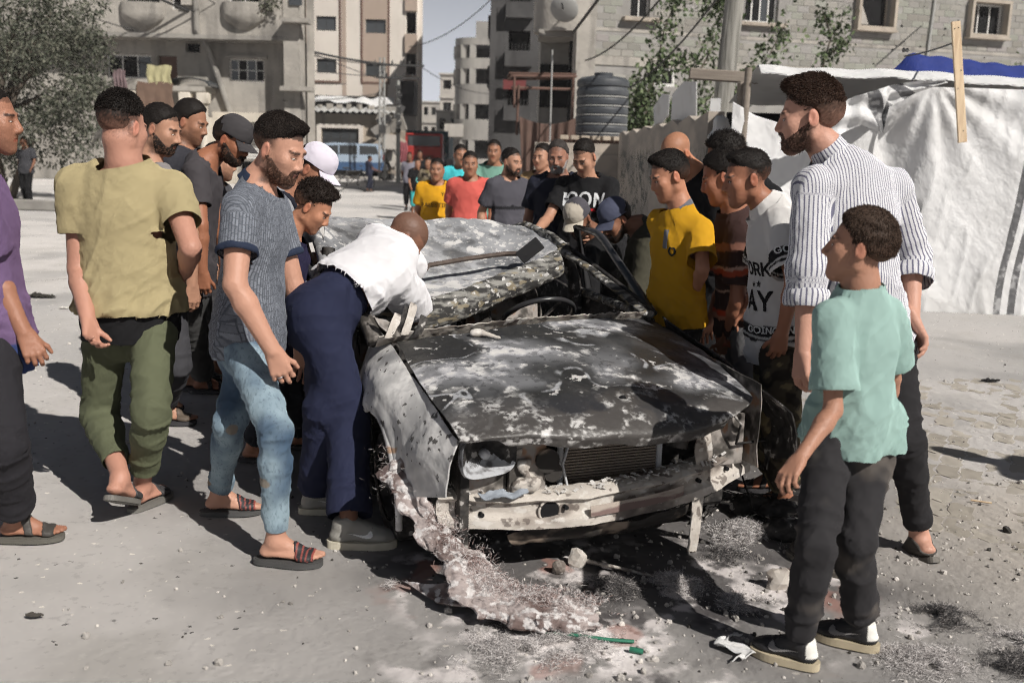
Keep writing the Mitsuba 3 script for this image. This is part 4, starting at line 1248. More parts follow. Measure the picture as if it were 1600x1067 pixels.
# --- grey block-built house on the right
L3 = math.hypot(1, .3)
k = building('block_house', 'grey concrete-block apartment house with boxed window surrounds behind the tent')
f = Facade(k, (0, 29.6, 0), (1, .3, 0))
W = [(3.37, 3.99, 5.54, 7.2), (7.12, 8.26, 5.63, 7.2), (11.07, 12.28, 5.74, 7.2), (15.31, 16.66, 5.74, 6.72)]
small = (3.99, 4.90, 3.61, 4.15)
f.wall(1.72, 24, 0, 12, W + [small], .3, 'block_joint')
part(k, 'interior', f.box(2, 23, .2, 11.8, -1.4, -1.2), 'void')
part(k, 'end_wall', boxm((1.85, 35.3, 6), (.28, 10, 12)), 'concrete_left')
part(k, 'corner_pier', f.box(1.70, 2.30, 0, 12, -.25, .06), 'concrete_left')
part(k, 'floor_band', f.box(2.3, 24, 4.14, 4.40, -.1, .045), 'concrete_left')
part(k, 'dark_course', f.box(6.95, 24, 3.9, 4.13, -.1, .008), 'concrete_shade')
part(k, 'tie_band', f.box(2.3, 24, 5.10, 5.2, -.1, .018), 'concrete_left')
f.window(*W[0], 1, 0, depth=.16, curtain=1)
f.window(*W[1], 3, 0, t=.06, depth=.14, open_=((.5, .75),))
f.window(*W[2], 0, 0, 'surround', depth=.2, t=.05, box=(.24, .10))
f.window(*W[3], 2, 0, t=.06, depth=.16, box=(.24, .10))
part(k, 'curtain', f.w(extrude(shapely.Polygon([(11.10, 5.80), (11.5, 5.80), (11.10, 6.6)]), .02)), 'far_pale')
f.window(*small, 1, 0, t=.08, depth=.02)
part(k, 'sill', f.box(6.9, 8.5, 5.52, 5.62, -.05, .22), 'surround')
part(k, 'sill', f.box(3.1, 4.3, 5.42, 5.53, -.05, .26), 'surround')
part(k, 'drain_pipe', tube([f.O + f.d * s + V(0, 0, z) + f.n * .06 for s, z in ((13.9, 9), (13.85, 6.5), (13.75, 4.4))], .05, 8), 'pipe_grey', True)
ply_ = []
rb = np.random.default_rng(5)
for i in range(10):
    m = boxm((0, 0, 0), (.386, .186, .03), None, .008)
    c = lin(*(np.array((142, 140, 135)) * rb.uniform(.92, 1.06) + rb.uniform(-2, 2, 3)))
    ply_.append(mikit.ply(m, 'blocks', color=np.tile(c, (len(m[0]), 1))))
spots = []
zs = list(np.arange(4.50, 5.06, .2)) + list(np.arange(5.31, 7.4, .2)) + list(np.arange(2.4, 3.85, .2))
for r, z in enumerate(zs):
    for s in np.arange(2.52 + .2 * (r % 2), 18.6, .4):
        if any(a - .30 < s < b + .30 and c_ - .26 < z < d_ + .2 for a, b, c_, d_ in W + [small]): continue
        if z < 4.2 and s > 6.6: continue
        spots.append((s, z))
spots.sort(key=lambda q: (q[1] < 4.2) * 3 + abs(q[1] - 5.4) + .02 * abs(q[0] - 9))
rest = []
for i, (s, z) in enumerate(spots):
    o = f.O + f.d * (s + rb.normal(0, .004)) + V(0, 0, z + rb.normal(0, .003)) + f.n * (-.003 + rb.uniform(0, .007))
    if i < 300:
        M = np.eye(4); M[:3, :3] = f.R; M[:3, 3] = o
        scene[key(k + '__wall__block')] = {**ply_[rb.integers(10)], "to_world": T(M)}
    else:
        m = boxm((0, 0, 0), (.386, .186, .03)); c = lin(*(np.array((142, 140, 135)) * rb.uniform(.86, 1.12)))
        rest.append((m[0] @ f.R.T + o, m[1], np.tile(c, (8, 1))))
v, fc = joinm([(a, b) for a, b, _ in rest])
say(part(k, 'wall__further_blocks', (v, fc), 'blocks', False, np.vstack([c for _, _, c in rest])), kind='stuff')
for i in range(26):                                        # shrapnel holes
    s, z = rb.uniform(8.6, 17), rb.uniform(4.6, 6.8)
    if any(a - .3 < s < b + .3 and c_ - .2 < z for a, b, c_, d_ in W): continue
    ic = trimesh.creation.icosphere(subdivisions=1, radius=rb.uniform(.02, .05))
    part(k, 'shell_hole', (np.array(ic.vertices) * V(1, .8, .5) @ f.R.T + f.O + f.d * s + V(0, 0, z) + f.n * .014, np.array(ic.faces)), 'void')
part(k, 'rebar', tube([f.O + f.d * s + V(0, 0, z) + f.n * d for s, z, d in ((11.9, 4.6, .08), (12.6, 5.3, .3), (13.1, 5.8, .5))], .02, 6), 'frame_dark')
# its left wing with a curved balcony
g = np.linspace(-.2, np.pi * .75, 14)
bc = V(1.45, 30.9, 0)
for z0, z1 in ((5.05, 6.15), (8.2, 9.3)):
    P = np.array([np.stack([bc[0] - 1.05 * np.sin(g) ** 1, bc[1] - 1.0 * np.cos(g) + .1, 0 * g + z], 1) for z in (z0, z1)])
    part(k, 'balcony', thick(P, .12), 'concrete_left', 40)
    part(k, 'balcony_floor', boxm((1.15, 31.1, z0 - .05), (1.2, 1.6, .2)), 'concrete_shade')
part(k, 'wing_wall', boxm((1.35, 33.6, 6), (1.4, 3.2, 12)), 'concrete_shade')
part(k, 'wing_opening', boxm((1.2, 31.96, 3.6), (1.1, .1, 1.3)), 'void')
part(k, 'wing_opening', boxm((1.2, 31.96, 7.2), (1.1, .1, 1.7)), 'void')
d_ = trimesh.creation.icosphere(subdivisions=3, radius=.42)
dv, df = np.array(d_.vertices), np.array(d_.faces)
dm = keepfaces(dv * V(1, 1, .35), df, dv[df].mean(1)[:, 2] < -.1)
R_ = trimesh.transformations.euler_matrix(-1.0, .35, 0)[:3, :3]
sd = key('satellite_dish'); say(sd, 'grey satellite dish on the rounded balcony of the block house', 'satellite dish')
part(sd, 'dish', (dm[0] @ R_.T + V(1.25, 29.7, 5.62), dm[1]), 'pipe_grey', True)
part(sd, 'arm', tube([(1.3, 30.1, 5.5), (1.25, 29.8, 5.5), (1.15, 29.3, 5.7)], .025, 6), 'frame_dark')

# --- dark burnt block and the far street
k = building('sooty_block', 'tall soot-dark apartment block on the right side of the far street')
f = Facade(k, (0, 50, 0), (1, 0, 0))
hol = [(-.55, .5, z, z + .95) for z in (3.8, 6.35, 8.6, 10.9)]
f.wall(-.75, 1.3, 0, 14, hol, .3, 'sooty_wall')
part(k, 'interior', boxm((.3, 51, 7), (1.8, .2, 13.8)), 'void')
for z in (3.8, 6.35, 8.6, 10.9):
    part(k, 'balcony', f.box(-.7, .6, z - .75, z - .02, -.1, .55), 'sooty_wall')
    part(k, 'railing', joinm([f.box(-.7 + i * .16, -.67 + i * .16, z, z + .3, .5, .53) for i in range(9)]), 'frame_dark')
s = Facade(k, (-.75, 50, 0), (0, -1, 0))
part(k, 'street_wall', boxm((-1.1, 55, 7), (.68, 10, 14)), 'sooty_wall')
for y in (51.5, 54, 57):
    for z in (5.2, 7.6, 10):
        part(k, 'window_box', boxm((-1.5, y, z), (.16, 1.2, 1.0)), 'sooty_wall')
part(k, 'sign', boxm((-.2, 49.6, 4.75), (1.1, .1, .45)), 'red_sign')
plain('red_sign', (.16, .04, .04), .6)


def far_block(name, label, x0, x1, y, z1, floors, mat, nb=3, dep=10, group='houses along the far street'):
    k = building(name, label)
    f = Facade(k, (0, y, 0), (1, 0, 0))
    w = (x1 - x0) / nb
    hl = [(x0 + w * (i + .22), x0 + w * (i + .78), z1 * (j + .38) / floors, z1 * (j + .78) / floors) for i in range(nb) for j in range(floors)]
    f.wall(x0, x1, 0, z1, hl, .3, mat)
    part(k, 'interior', boxm(((x0 + x1) / 2, y + .9, z1 / 2), (x1 - x0 - .2, .1, z1 - .2)), 'void')
    part(k, 'side_wall', boxm((x0 + .16, y + dep / 2 + .3, z1 / 2), (.3, dep, z1)), mat)
    part(k, 'side_wall', boxm((x1 - .16, y + dep / 2 + .3, z1 / 2), (.3, dep, z1)), mat)
    part(k, 'roof', boxm(((x0 + x1) / 2, y + dep / 2, z1 + .1), (x1 - x0 + .3, dep + .5, .2)), mat)
    for j in range(1, floors): part(k, 'floor_band', f.box(x0 - .1, x1 + .1, z1 * j / floors - .1, z1 * j / floors + .15, 0, .25), mat)
    for q in hl[::2]: f.window(*q, 1, 0, 'frame_dark', t=.08, depth=.2)
    return k


k = building('corner_house', 'grey rounded-corner house with open balcony floors left of the soot-dark block', 'houses along the far street')
labels[k].pop('group', None)
g = np.linspace(-np.pi / 2, -np.pi, 12)
plan = np.vstack([[(-1.4, 89.4)], np.stack([-3.6 + 2.1 * np.cos(g), 91.5 + 2.1 * np.sin(g)], 1), [(-5.75, 104)]])
core = np.vstack([[(-1.4, 90.6)], np.stack([-3.6 + 1.3 * np.cos(g), 91.7 + 1.3 * np.sin(g)], 1), [(-4.9, 104)]])
part(k, 'core', thick(np.stack([np.c_[core, 0 * core[:, 0]], np.c_[core, 0 * core[:, 0] + 11.2]], 0), .3), 'void')
for i, (z0, z1) in enumerate(((0, .9), (2.5, 4.3), (5.6, 7.3), (8.6, 9.5), (10.6, 11.2))):
    part(k, 'parapet', thick(np.stack([np.c_[plan, 0 * plan[:, 0] + z0], np.c_[plan, 0 * plan[:, 0] + z1]], 0), .3), 'far_wall' if i else 'far_pale')
for j in range(0, len(plan), 3):
    for z0, z1 in ((.9, 2.5), (4.3, 5.6), (7.3, 8.6), (9.5, 10.6)): part(k, 'column', boxm((plan[j, 0] + .15, plan[j, 1] + .2, (z0 + z1) / 2), (.55, .4, z1 - z0)), 'far_wall')
part(k, 'roof_room', boxm((-2.9, 93, 12.0), (2.0, 3, 1.6)), 'far_wall')
part(k, 'terrace', boxm((-5.6, 90.5, 3.3), (1.6, 3.0, 1.1)), 'far_pale')
far_block('narrow_house', 'narrow pale house at the far end of the street', -9.2, -7.5, 120, 10.2, 4, 'far_pale', 1, 10)
far_block('pale_house', 'pale low house at the far left end of the street', -14.2, -10.0, 140, 7.9, 3, 'far_pale', 4, 10)
far_block('end_house', 'dark low house just behind the truck', -8.0, -5.6, 100, 5.2, 2, 'far_wall', 2, 8)
far_block('street_house', 'brownish house closing the street beyond the truck', -7.2, -3.6, 130, 5.6, 2, 'far_pale', 3, 8)
# ------------------------------------------------------------------ trees and plants
def leaves(pts, nrmls, size, rng, cols, asp=.5):
    """pointed leaves as folded quads"""
    n = len(pts)
    d = nrmls + rng.normal(0, .8, (n, 3)); d /= np.linalg.norm(d, axis=1, keepdims=True)
    s = np.cross(d, rng.normal(0, 1, (n, 3))); s /= np.linalg.norm(s, axis=1, keepdims=True)
    u = np.cross(s, d)
    L = size * rng.uniform(.6, 1.3, n)[:, None]
    P = np.stack([pts, pts + d * L * .5 + s * L * asp * .5 + u * L * .06, pts + d * L, pts + d * L * .5 - s * L * asp * .5 + u * L * .06], 1).reshape(-1, 3)
    k = np.arange(n)[:, None] * 4
    F = np.vstack([k + np.array([0, 1, 2]), k + np.array([0, 2, 3])])
    c = np.asarray(cols)[rng.integers(len(cols), size=n)] * rng.uniform(.75, 1.25, n)[:, None]
    return (P, F), np.repeat(c, 4, 0)


rng = np.random.default_rng(11)
k = key('shade_tree'); say(k, 'big dusty grey-green tree with drooping foliage at the far left', 'tree')
TC, TR = V(-13.1, 24.6, 3.35), V(3.45, 2.6, 3.05)
S = Solid()
S.add(cone((-12.7, 24.6, -.1), (-12.8, 24.5, 1.5), .30, .22), .1)
tips = []
for i in range(9):
    a = i * 2.4
    e = TC + TR * V(math.cos(a) * .55, math.sin(a) * .5, .1 + .35 * math.sin(i * 1.7))
    m = lerp((-12.8, 24.5, 1.4), e, .5) + V(0, 0, .25)
    S.add(cone((-12.8, 24.5, 1.4), m, .15, .09), .06); S.add(cone(m, e, .09, .04), .04)
S.add(cone((-12.3, 24.2, -.1), (-11.5, 24.0, 1.5), .12, .08), .05)
part(k, 'trunk', S.mesh(.06), 'bark', True)
C = []
while len(C) < 210:
    q = rng.normal(0, 1, 3); q /= np.linalg.norm(q)
    r = rng.uniform(.35, 1.0) ** .5
    o = .86 + .30 * mk.noise(q[None] * 2.4 + 5)[0]
    p = TC + TR * q * r * o
    if p[2] > .55: C.append((p, rng.uniform(.34, .62)))
pts, ns = [], []
for c, r in C:
    m = int(330 * r)
    q = rng.normal(0, 1, (m, 3)); q /= np.linalg.norm(q, axis=1, keepdims=True)
    pts.append(c + q * r * rng.uniform(.45, 1.05, (m, 1)) * V(1, 1, .85)); ns.append(q * .6 + V(0, 0, -.25))
lf, lc = leaves(np.vstack(pts), np.vstack(ns), .125, rng, [lin(74, 78, 66), lin(90, 92, 80), lin(62, 66, 55), lin(102, 102, 90)], .42)
part(k, 'crown', lf, 'leaf', False, lc)


def climber(label, base, paths, n, size, seed, spread=.22, cols=None, cat='plant', name='climbing_plant'):
    r = np.random.default_rng(seed)
    k = key(name); say(k, label, cat)
    for p in paths: part(k, 'stem', tube(p, np.linspace(.03, .01, len(p)), 6), 'bark', True)
    pts = []
    for p in paths:
        p = np.asarray(p, float)
        t = r.uniform(0, len(p) - 1.001, n // len(paths)); i = t.astype(int)
        cl = np.sin(t * 9 + seed) * .5 + .5
        keep_ = r.random(len(t)) < .25 + .75 * cl
        t, i = t[keep_], i[keep_]
        pts.append(p[i] + (p[i + 1] - p[i]) * (t - i)[:, None] + r.normal(0, spread, (len(t), 3)) * V(1, .6, .8))
    pts = np.vstack(pts)
    m, c = leaves(pts, np.tile(V(0, -.3, -.35), (len(pts), 1)), size, r, cols or [lin(70, 84, 56), lin(86, 100, 70), lin(56, 66, 44), lin(104, 114, 86)], .62)
    part(k, 'foliage', m, 'leaf', False, c)


climber('leafy vine climbing the block house left of the utility pole', None,
        [[(3.0, 25, 2.0), (3.3, 25, 3.4), (3.5, 25.2, 4.6), (3.9, 25.3, 5.6), (4.2, 25.4, 6.6)], [(3.4, 25, 2.2), (4.2, 25, 3.2), (4.7, 25.2, 4.2), (5.1, 25.4, 5.2), (5.0, 25.4, 6.3)], [(3.9, 25, 2.2), (4.5, 24.8, 2.9), (5.4, 24.8, 3.2), (6.0, 24.8, 4.0), (6.4, 25, 4.8)], [(2.8, 24.8, 1.9), (2.6, 24.8, 2.8), (3.2, 25, 3.6), (4.2, 25, 3.9)], [(4.4, 25, 5.0), (5.4, 25, 5.6), (6.2, 25, 6.2)]], 5200, .15, 3, .20)
climber('bushy low vine behind the water tank', None, [[(2.4, 23.5, 1.9), (3.2, 23.5, 2.5), (4.0, 23.5, 2.7)], [(2.6, 23.4, 2.0), (3.0, 23.4, 3.1)]], 1500, .15, 6, .20)
climber('thin sapling in front of the block house right of the pole', None, [[(7.6, 26, 3.6), (7.8, 26, 4.6), (8.15, 26, 5.2)], [(7.8, 26, 4.6), (7.5, 26, 5.3)], [(7.7, 26, 4.1), (8.2, 26, 4.5)]], 650, .14, 8, .14)
climber('sparse green twigs above the blue tarp at the right edge', None, [[(12.2, 26, 3.5), (12.9, 26, 4.1), (13.6, 26, 4.5)], [(12.9, 26, 3.6), (13.4, 26, 4.2), (14.2, 26, 4.4)]], 420, .14, 9, .15)
climber('shrub growing on the corner of the concrete house', None, [[(-15.9, 40.0, 3.2), (-15.7, 39.9, 3.9)], [(-10.0, 40.0, 6.6), (-9.6, 39.9, 7.1), (-9.3, 39.9, 6.8)]], 500, .13, 10, .16, [lin(96, 98, 84), lin(80, 82, 68)])
# planted bed under the tree
say(part('', 'planter', joinm([boxm((-13.4, 22.4, .11), (6.4, .25, .24), None, .03), boxm((-10.25, 24.3, .11), (.25, 3.6, .24), None, .03)]), 'concrete_shade'), 'low concrete kerb round the tree bed', 'kerb')
say(part('', 'bed_soil', boxm((-13.4, 24.4, .08), (6.0, 3.8, .10)), 'earth'), 'dark soil of the tree bed', kind='structure')

# ------------------------------------------------------------------ poles and wires
k = key('utility_pole'); say(k, 'weathered wooden utility pole standing behind the tent', 'pole')
part(k, 'shaft', tube([(2.88, 15, -.1), (2.99, 15, 2.16), (3.08, 15.0, 3.9), (3.24, 15, 7)], [.155, .145, .135, .12], 18), 'pole_wood', True)
part(k, 'notice', boxm((2.86, 14.84, 2.28), (.15, .02, .22), rotz(-12)), 'tarp_plain')
for n_, (x, y, tops, lab) in enumerate(((-6.66, 50, 5.9, 'steel lattice pole with two cross arms at the street corner'), (-5.62, 48, 4.7, 'plain grey pole right of the lattice pole by the truck'))):
    k = key('street_pole'); say(k, lab, 'pole')
    if n_ == 0:
        part(k, 'leg', tube([(x - .14, y, 0), (x - .10, y, tops)], .045, 8), 'pipe_grey', True)
        part(k, 'leg', tube([(x + .14, y, 0), (x + .10, y, tops)], .045, 8), 'pipe_grey', True)
        part(k, 'bracing', joinm([tube([(x - .12, y, z), (x + .12, y, z + .35)], .02, 5) for z in np.arange(.3, tops - .4, .4)] + [tube([(x + .12, y, z), (x - .12, y, z + .35)], .02, 5) for z in np.arange(.5, tops - .4, .4)]), 'pipe_grey')
        for z, a, b in ((5.55, -.45, 2.05), (4.95, -.3, 1.8)):
            arm = part(k, 'cross_arm', boxm((x + (a + b) / 2, y, z), (b - a, .1, .09)), 'frame_dark')
            for xx in np.arange(a + .1, b, .42):
                part(arm, 'insulator', joinm([tube([(x + xx, y, z + .05), (x + xx, y, z + .22)], [.045, .03], 8)]), 'frame_dark', True)
        part(k, 'meter_box', boxm((x + .05, y - .15, 2.5), (.3, .15, .4)), 'frame_dark')
    else:
        part(k, 'shaft', tube([(x, y, 0), (x - .02, y, tops)], [.11, .08], 10), 'pipe_grey', True)
        part(k, 'fittings', joinm([boxm((x + .03 * (i % 2), y - .1, 2.4 + i * .33), (.22, .16, .2)) for i in range(7)]), 'frame_dark')


def wire(p, q, sag, r, label):
    t = np.linspace(0, 1, 28)[:, None]
    P = V(*p) * (1 - t) + V(*q) * t - V(0, 0, 1) * 4 * sag * t * (1 - t)
    say(part('', 'overhead_wire', tube(P, r * 1.5, 6), 'frame_dark', True), label, 'wire', None)


wire((-15.0, 37, 7.5), (-6.7, 50, 5.6), .55, .035, 'thick cable sagging across the front of the concrete house')
wire((-14.6, 37, 7.7), (-6.2, 50, 5.6), .9, .016, 'thin wire just above the thick cable on the left')
wire((-17, 38, 6.4), (-6.9, 50, 5.0), .5, .014, 'thin wire crossing the left house below the thick cable')
wire((-16.5, 39.9, 4.95), (-8.4, 50, 4.6), .35, .014, 'wire running past the laundry window to the lattice pole')
wire((-13, 38, 7.6), (-7.0, 50, 4.95), .3, .012, 'thin wire dropping from the upper balcony to the cross arm')
wire((-9.2, 40, 3.3), (-6.8, 50, 4.2), .1, .014, 'slack wire over the shop roof')
wire((-6.2, 58, 7.2), (-1.2, 52, 9.3), .5, .016, 'single wire crossing the gap of sky')
wire((-4.9, 50, 5.6), (-1.4, 62, 5.0), .4, .012, 'faint wire leaving the lattice pole towards the far street')
wire((1.5, 29, 4.9), (2.6, 22, 6.2), .05, .030, 'thick cable rising beside the rounded balcony')
wire((1.9, 29.8, 4.2), (3.2, 15, 5.5), .5, .014, 'thin wire from the block house corner to the wooden pole')
wire((2.2, 29.8, 3.3), (3.1, 15, 4.2), .6, .012, 'second thin wire from the block house to the wooden pole')
wire((4.36, 10.3, 2.75), (4.84, 13, 2.86), .02, .006, 'guy line between the plank and the blue tarp peak')

# ------------------------------------------------------------------ shed, tank and painted wall
k = key('painted_wall'); say(k, 'rendered wall covered with dark painted strokes behind the men on the right', 'wall')
a, b = V(2.22, 20, 0), V(2.75, 13.6, 0)
d = nrm(b - a); n_ = V(-d[1], d[0], 0) * -1
ps = np.array([[*(a + (b - a) * t)[:2], 0] for t in np.linspace(0, 1, 20)])
top = 1.95 + .16 * np.linspace(0, 1, 20) + .05 * np.sin(np.arange(20) * 2.1)
part(k, 'wall', thick(np.stack([ps, ps + V(0, 0, 1) * top[:, None]], 1)[:, ::-1], .22), 'graffiti_wall')
part(k, 'front_wall', boxm((1.3, 20.2, .88), (1.9, .22, 1.76)), 'graffiti_wall')
k = key('tin_shed'); say(k, 'tin-roofed shed carrying the water tank', 'shed')
part(k, 'roof_beam', boxm((1.75, 20.9, 1.72), (1.9, .12, .1)), 'wood_grey')
part(k, 'roof_beam', boxm((1.75, 22.6, 1.72), (1.9, .12, .1)), 'wood_grey')
a_, b_ = np.meshgrid(np.linspace(0, 1, 90), [0, .5, 1], indexing='xy')
part(k, 'roof', thick(np.stack([lerp(.75, 2.85, a_), lerp(20.5, 23.2, b_), 1.80 + .028 * np.sin(a_ * 150)], -1), .012), 'rust_steel', True)
for x in (.85, 2.7): part(k, 'post', boxm((x, 23, .88), (.14, .14, 1.7)), 'wood_grey')
for i in range(9): part(k, 'brick', boxm((.95 + i * .21, 20.62, 1.87), (.17, .16, .09), rotz(4 * i), .01), 'shop_wall')
k = key('water_tank'); say(k, 'black ribbed plastic water tank on the tin shed', 'water tank')
z = np.array([0, .02, .06] + [x for i in range(6) for x in (.10 + i * .19, .13 + i * .19, .155 + i * .19, .18 + i * .19, .255 + i * .19)] + [1.26, 1.31, 1.345, 1.36])
r = np.array([.48, .54, .555] + [x for i in range(6) for x in (.555, .53, .525, .555, .562)] + [.54, .46, .25, .001])
g = np.linspace(0, 2 * np.pi, 49)
P = np.array([np.stack([1.80 + rr * np.cos(g), 21.9 + rr * np.sin(g), 0 * g + 1.84 + zz], 1) for rr, zz in zip(r, z)])
v, fc = sheet(P)
part(k, 'shell', (v, fc if (vnormals(v, fc)[:, :2] * (v[:, :2] - V(1.8, 21.9))).sum() > 0 else fc[:, ::-1]), 'tank_plastic', 35)
part(k, 'lid', tube([(1.8, 21.9, 3.17), (1.8, 21.9, 3.25)], .2, 24), 'tank_plastic', 40)
for i in range(5): part(k, 'hoop', tube(np.stack([1.8 + .541 * np.cos(g[:-1]), 21.9 + .541 * np.sin(g[:-1]), 0 * g[:-1] + 1.985 + i * .19], 1), .016, 6, True), 'pipe_grey', True)
for pts, lab in (([(0, 0), (1.0, .25), (1.15, .55), (.7, .60), (0, .42)], 'bent white sheet leaning on top of the painted wall'), ([(1.05, -.05), (2.6, -.10), (2.75, .62), (2.1, .68), (1.35, .55), (1.2, .25)], 'second white sheet on the wall beside the wooden pole')):
    m = extrude(shapely.Polygon(pts), .012)
    o = V(2.36, 17.4, 1.93); dd = nrm(V(.28, -3.0, .06)); nn = nrm(np.cross(dd, V(0, 0, 1)))
    say(part('', 'white_sheet', (o + m[0][:, :1] * dd + m[0][:, 1:2] * V(-.12, 0, 1) + m[0][:, 2:] * nn, m[1]), 'tarp_plain'), lab, 'sheet')
# porch in front of the wing, with a curtain
k = key('steel_porch'); say(k, 'rusty steel porch frame projecting above the brown curtain', 'porch')
fr = [((-.18, 27, 3.52), (1.6, 28.6, 3.66)), ((-.18, 27, 3.22), (1.5, 28.4, 3.30)), ((-.18, 27, 3.52), (-.3, 29.5, 3.6)), ((-.3, 29.5, 3.6), (1.6, 29.8, 3.7)), ((.6, 27.7, 3.58), (.5, 29.6, 3.65))]
part(k, 'rail', joinm([tube(q, .04, 6) for q in fr]), 'rust_steel')
for p, q in (((-.10, 27, 2.7), (-.12, 27, 3.5)), ((-.02, 27.1, 2.0), (.0, 27.1, 3.3)), ((1.5, 28.3, 0), (1.5, 28.3, 3.5)), ((1.5, 28.4, 0), (1.5, 28.4, 3.6))): part(k, 'post', tube([p, q], .035, 8), 'rust_steel', True)
part(k, 'pole', tube([(.86, 26.5, 0), (.84, 26.5, 4.15)], .022, 8), 'pipe_grey', True)
part(k, 'roof', thick(np.array([[(-.25, 27, 3.58), (1.6, 28.6, 3.72)], [(-.35, 29.5, 3.66), (1.6, 29.9, 3.76)]]), .03), 'rust_steel')
a, b = np.meshgrid(np.linspace(0, 1, 70), np.linspace(0, 1, 30), indexing='xy')
P = np.stack([lerp(.05, 1.55, a) + .12 * b * (1 - a), 26.9 + .10 * np.sin(a * 34 + b * 2) * (.35 + .65 * b) + .06 * np.sin(a * 13), lerp(2.5 - .35 * 4 * a * (1 - a) * .5 - .02, .75 + .1 * a, b)], -1)
v, fc = thick(P, .01)
say(part('', 'brown_curtain', (v, fc), 'brown_cloth', True), 'long brown cloth curtain hanging under the steel porch', 'curtain')
say(part('', 'low_wall', boxm((.55, 24.5, .28), (1.4, .3, .56), None, .02), 'concrete_left'), 'low concrete kerb wall in front of the brown curtain', 'wall')

# ------------------------------------------------------------------ tent of tarpaulins
def tarp(u, v):
    """front wall of the tent: u metres along it, v 0 (ground) to 1 (top)"""
    x = 2.30 + u * .985
    y = 10.95 - .10 * u
    top = np.interp(u, [0, .25, .7, 1.2, 1.55, 2.0, 3.2, 4.2], [2.15, 2.02, 1.90, 2.02, 2.18, 2.34, 2.33, 2.38])
    z = v * top - .01
    ang = np.arctan2(u - 2.05, np.maximum(2.42 - z, .05))
    rad = np.hypot(u - 2.05, 2.42 - z)
    fold = .05 * np.sin(ang * 15 + 1) * sstep(1.9, .5, rad) * sstep(.05, .4, rad)
    q = np.stack([u * 2.4 + z * .5, z * .9, u * 0], -1)
    r = 1 - np.abs(2 * mk.noise(q, 3) - 1)
    q2 = np.stack([u * 6 - z, z * 2.2 + u, u * 0], -1)
    r2 = 1 - np.abs(2 * mk.noise(q2, 9) - 1)
    pocket = -.25 * np.exp(-((u - 1.72) / .22) ** 2) * sstep(.4, .9, z) * sstep(2.3, 1.6, z)
    sag = -.16 * np.exp(-((u - .75) / .6) ** 2) * (1 - v) ** 0 * sstep(.6, 1.3, z)
    d = fold * .45 + .035 * (r ** 2 - .3) + .016 * (r2 ** 3 - .25) - pocket * -1 + sag
    out = .22 * (1 - v) ** 2
    return np.stack([x, y - d - out, z], -1)


uu, vv = np.meshgrid(np.linspace(0, 5.8, 240), np.linspace(0, 1, 100), indexing='ij')
P = tarp(uu, vv)
v, fc = thick(P, .006)
st = uu - .32 * vv * sstep(1.5, 2.6, uu) + .015 * np.sin(vv * 9)
uvs_ = np.stack([st, P[..., 2]], -1).reshape(-1, 2)
k = key('tarpaulin_tent'); say(k, 'large white tarpaulin tent with grey stripes and a white roof strip', 'tent')
part(k, 'front_sheet', (v, fc), 'tarp_white', True, uv=np.vstack([uvs_, uvs_]))
a, b = np.meshgrid(np.linspace(0, 1, 90), np.linspace(0, 1, 12), indexing='ij')
P = np.stack([lerp(2.55 + .25 * b, 8.1, a), lerp(10.85 - .4 * a, 13.6, b), lerp(2.56, 2.42, a) - .012 * np.sin(a * 17) * (1 - b) + .008 * np.sin(a * 60) - .13 * (b < .05) - .30 * b], -1)
part(k, 'roof_sheet', thick(P[:, ::-1], .012), 'tarp_plain', True)
a, b = np.meshgrid(np.linspace(0, 1, 70), np.linspace(0, 1, 14), indexing='ij')
zt = np.interp(a, [0, .3, .6, 1], [2.00, 2.20, 2.33, 2.40]); zb = np.interp(a, [0, .15, .38, .54, .56, .8, 1], [1.82, 1.78, 1.92, 1.84, 2.10, 2.26, 2.36])
P = np.stack([lerp(3.05, 4.36, a), 10.50 - .06 * np.sin(b * 9 + a * 14) * .6 - .04 * np.sin(a * 40) * .4, lerp(zb, zt, b)], -1)
v, fc = thick(P, .006)
part(k, 'loose_flap', (v, fc), 'tarp_white', True, uv=np.tile(np.stack([2.42 + .8 * (a + .12 * b), P[..., 2]], -1).reshape(-1, 2), (2, 1)))
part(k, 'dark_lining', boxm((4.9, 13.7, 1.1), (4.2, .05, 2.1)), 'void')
part(k, 'tent_pole', tube([(2.42, 11.0, 0), (2.45, 11.0, 2.5)], .04, 8), 'wood_grey', True)
a, b = np.meshgrid(np.linspace(0, 1, 40), np.linspace(0, 1, 24), indexing='ij')
rdg = np.interp(a, [0, .16, 1], [2.42, 2.90, 2.70])
P = np.stack([lerp(4.46, 7.2, a), 13.0 - .9 * (1 - b) * 1.0, lerp(2.26, rdg, b) - .05 * np.sin(b * np.pi) * 2 + .012 * np.sin(a * 50 + b * 5)], -1)
v, fc = thick(P, .008)
say(part('', 'blue_tarp', (v, fc), 'tarp_blue', True), 'dark blue tarpaulin rising to a peak behind the white tent', 'tarpaulin')
pk = V(4.83, 12.95, 2.93)
say(part('', 'rope_knot', tube(pk + np.stack([.035 * np.cos(np.linspace(0, 12, 40)), .02 * np.sin(np.linspace(0, 12, 40)), .02 * np.sin(np.linspace(0, 25, 40))], 1), .009, 6), 'frame_dark', True), 'black rope knot on the peak of the blue tarpaulin', 'rope')
A, B = V(4.30, 10.28, 2.93), V(4.47, 10.22, 1.76)
k = key('wooden_plank'); say(k, 'pale new wooden plank fixed upright against the tent', 'plank')
ax = nrm(A - B)
part(k, 'board', boxm((A + B) / 2, (.088, .028, np.linalg.norm(A - B)), np.stack([nrm(np.cross(V(0, 1, 0), ax)), np.cross(ax, nrm(np.cross(V(0, 1, 0), ax))), ax], 1), .004), 'wood_new')
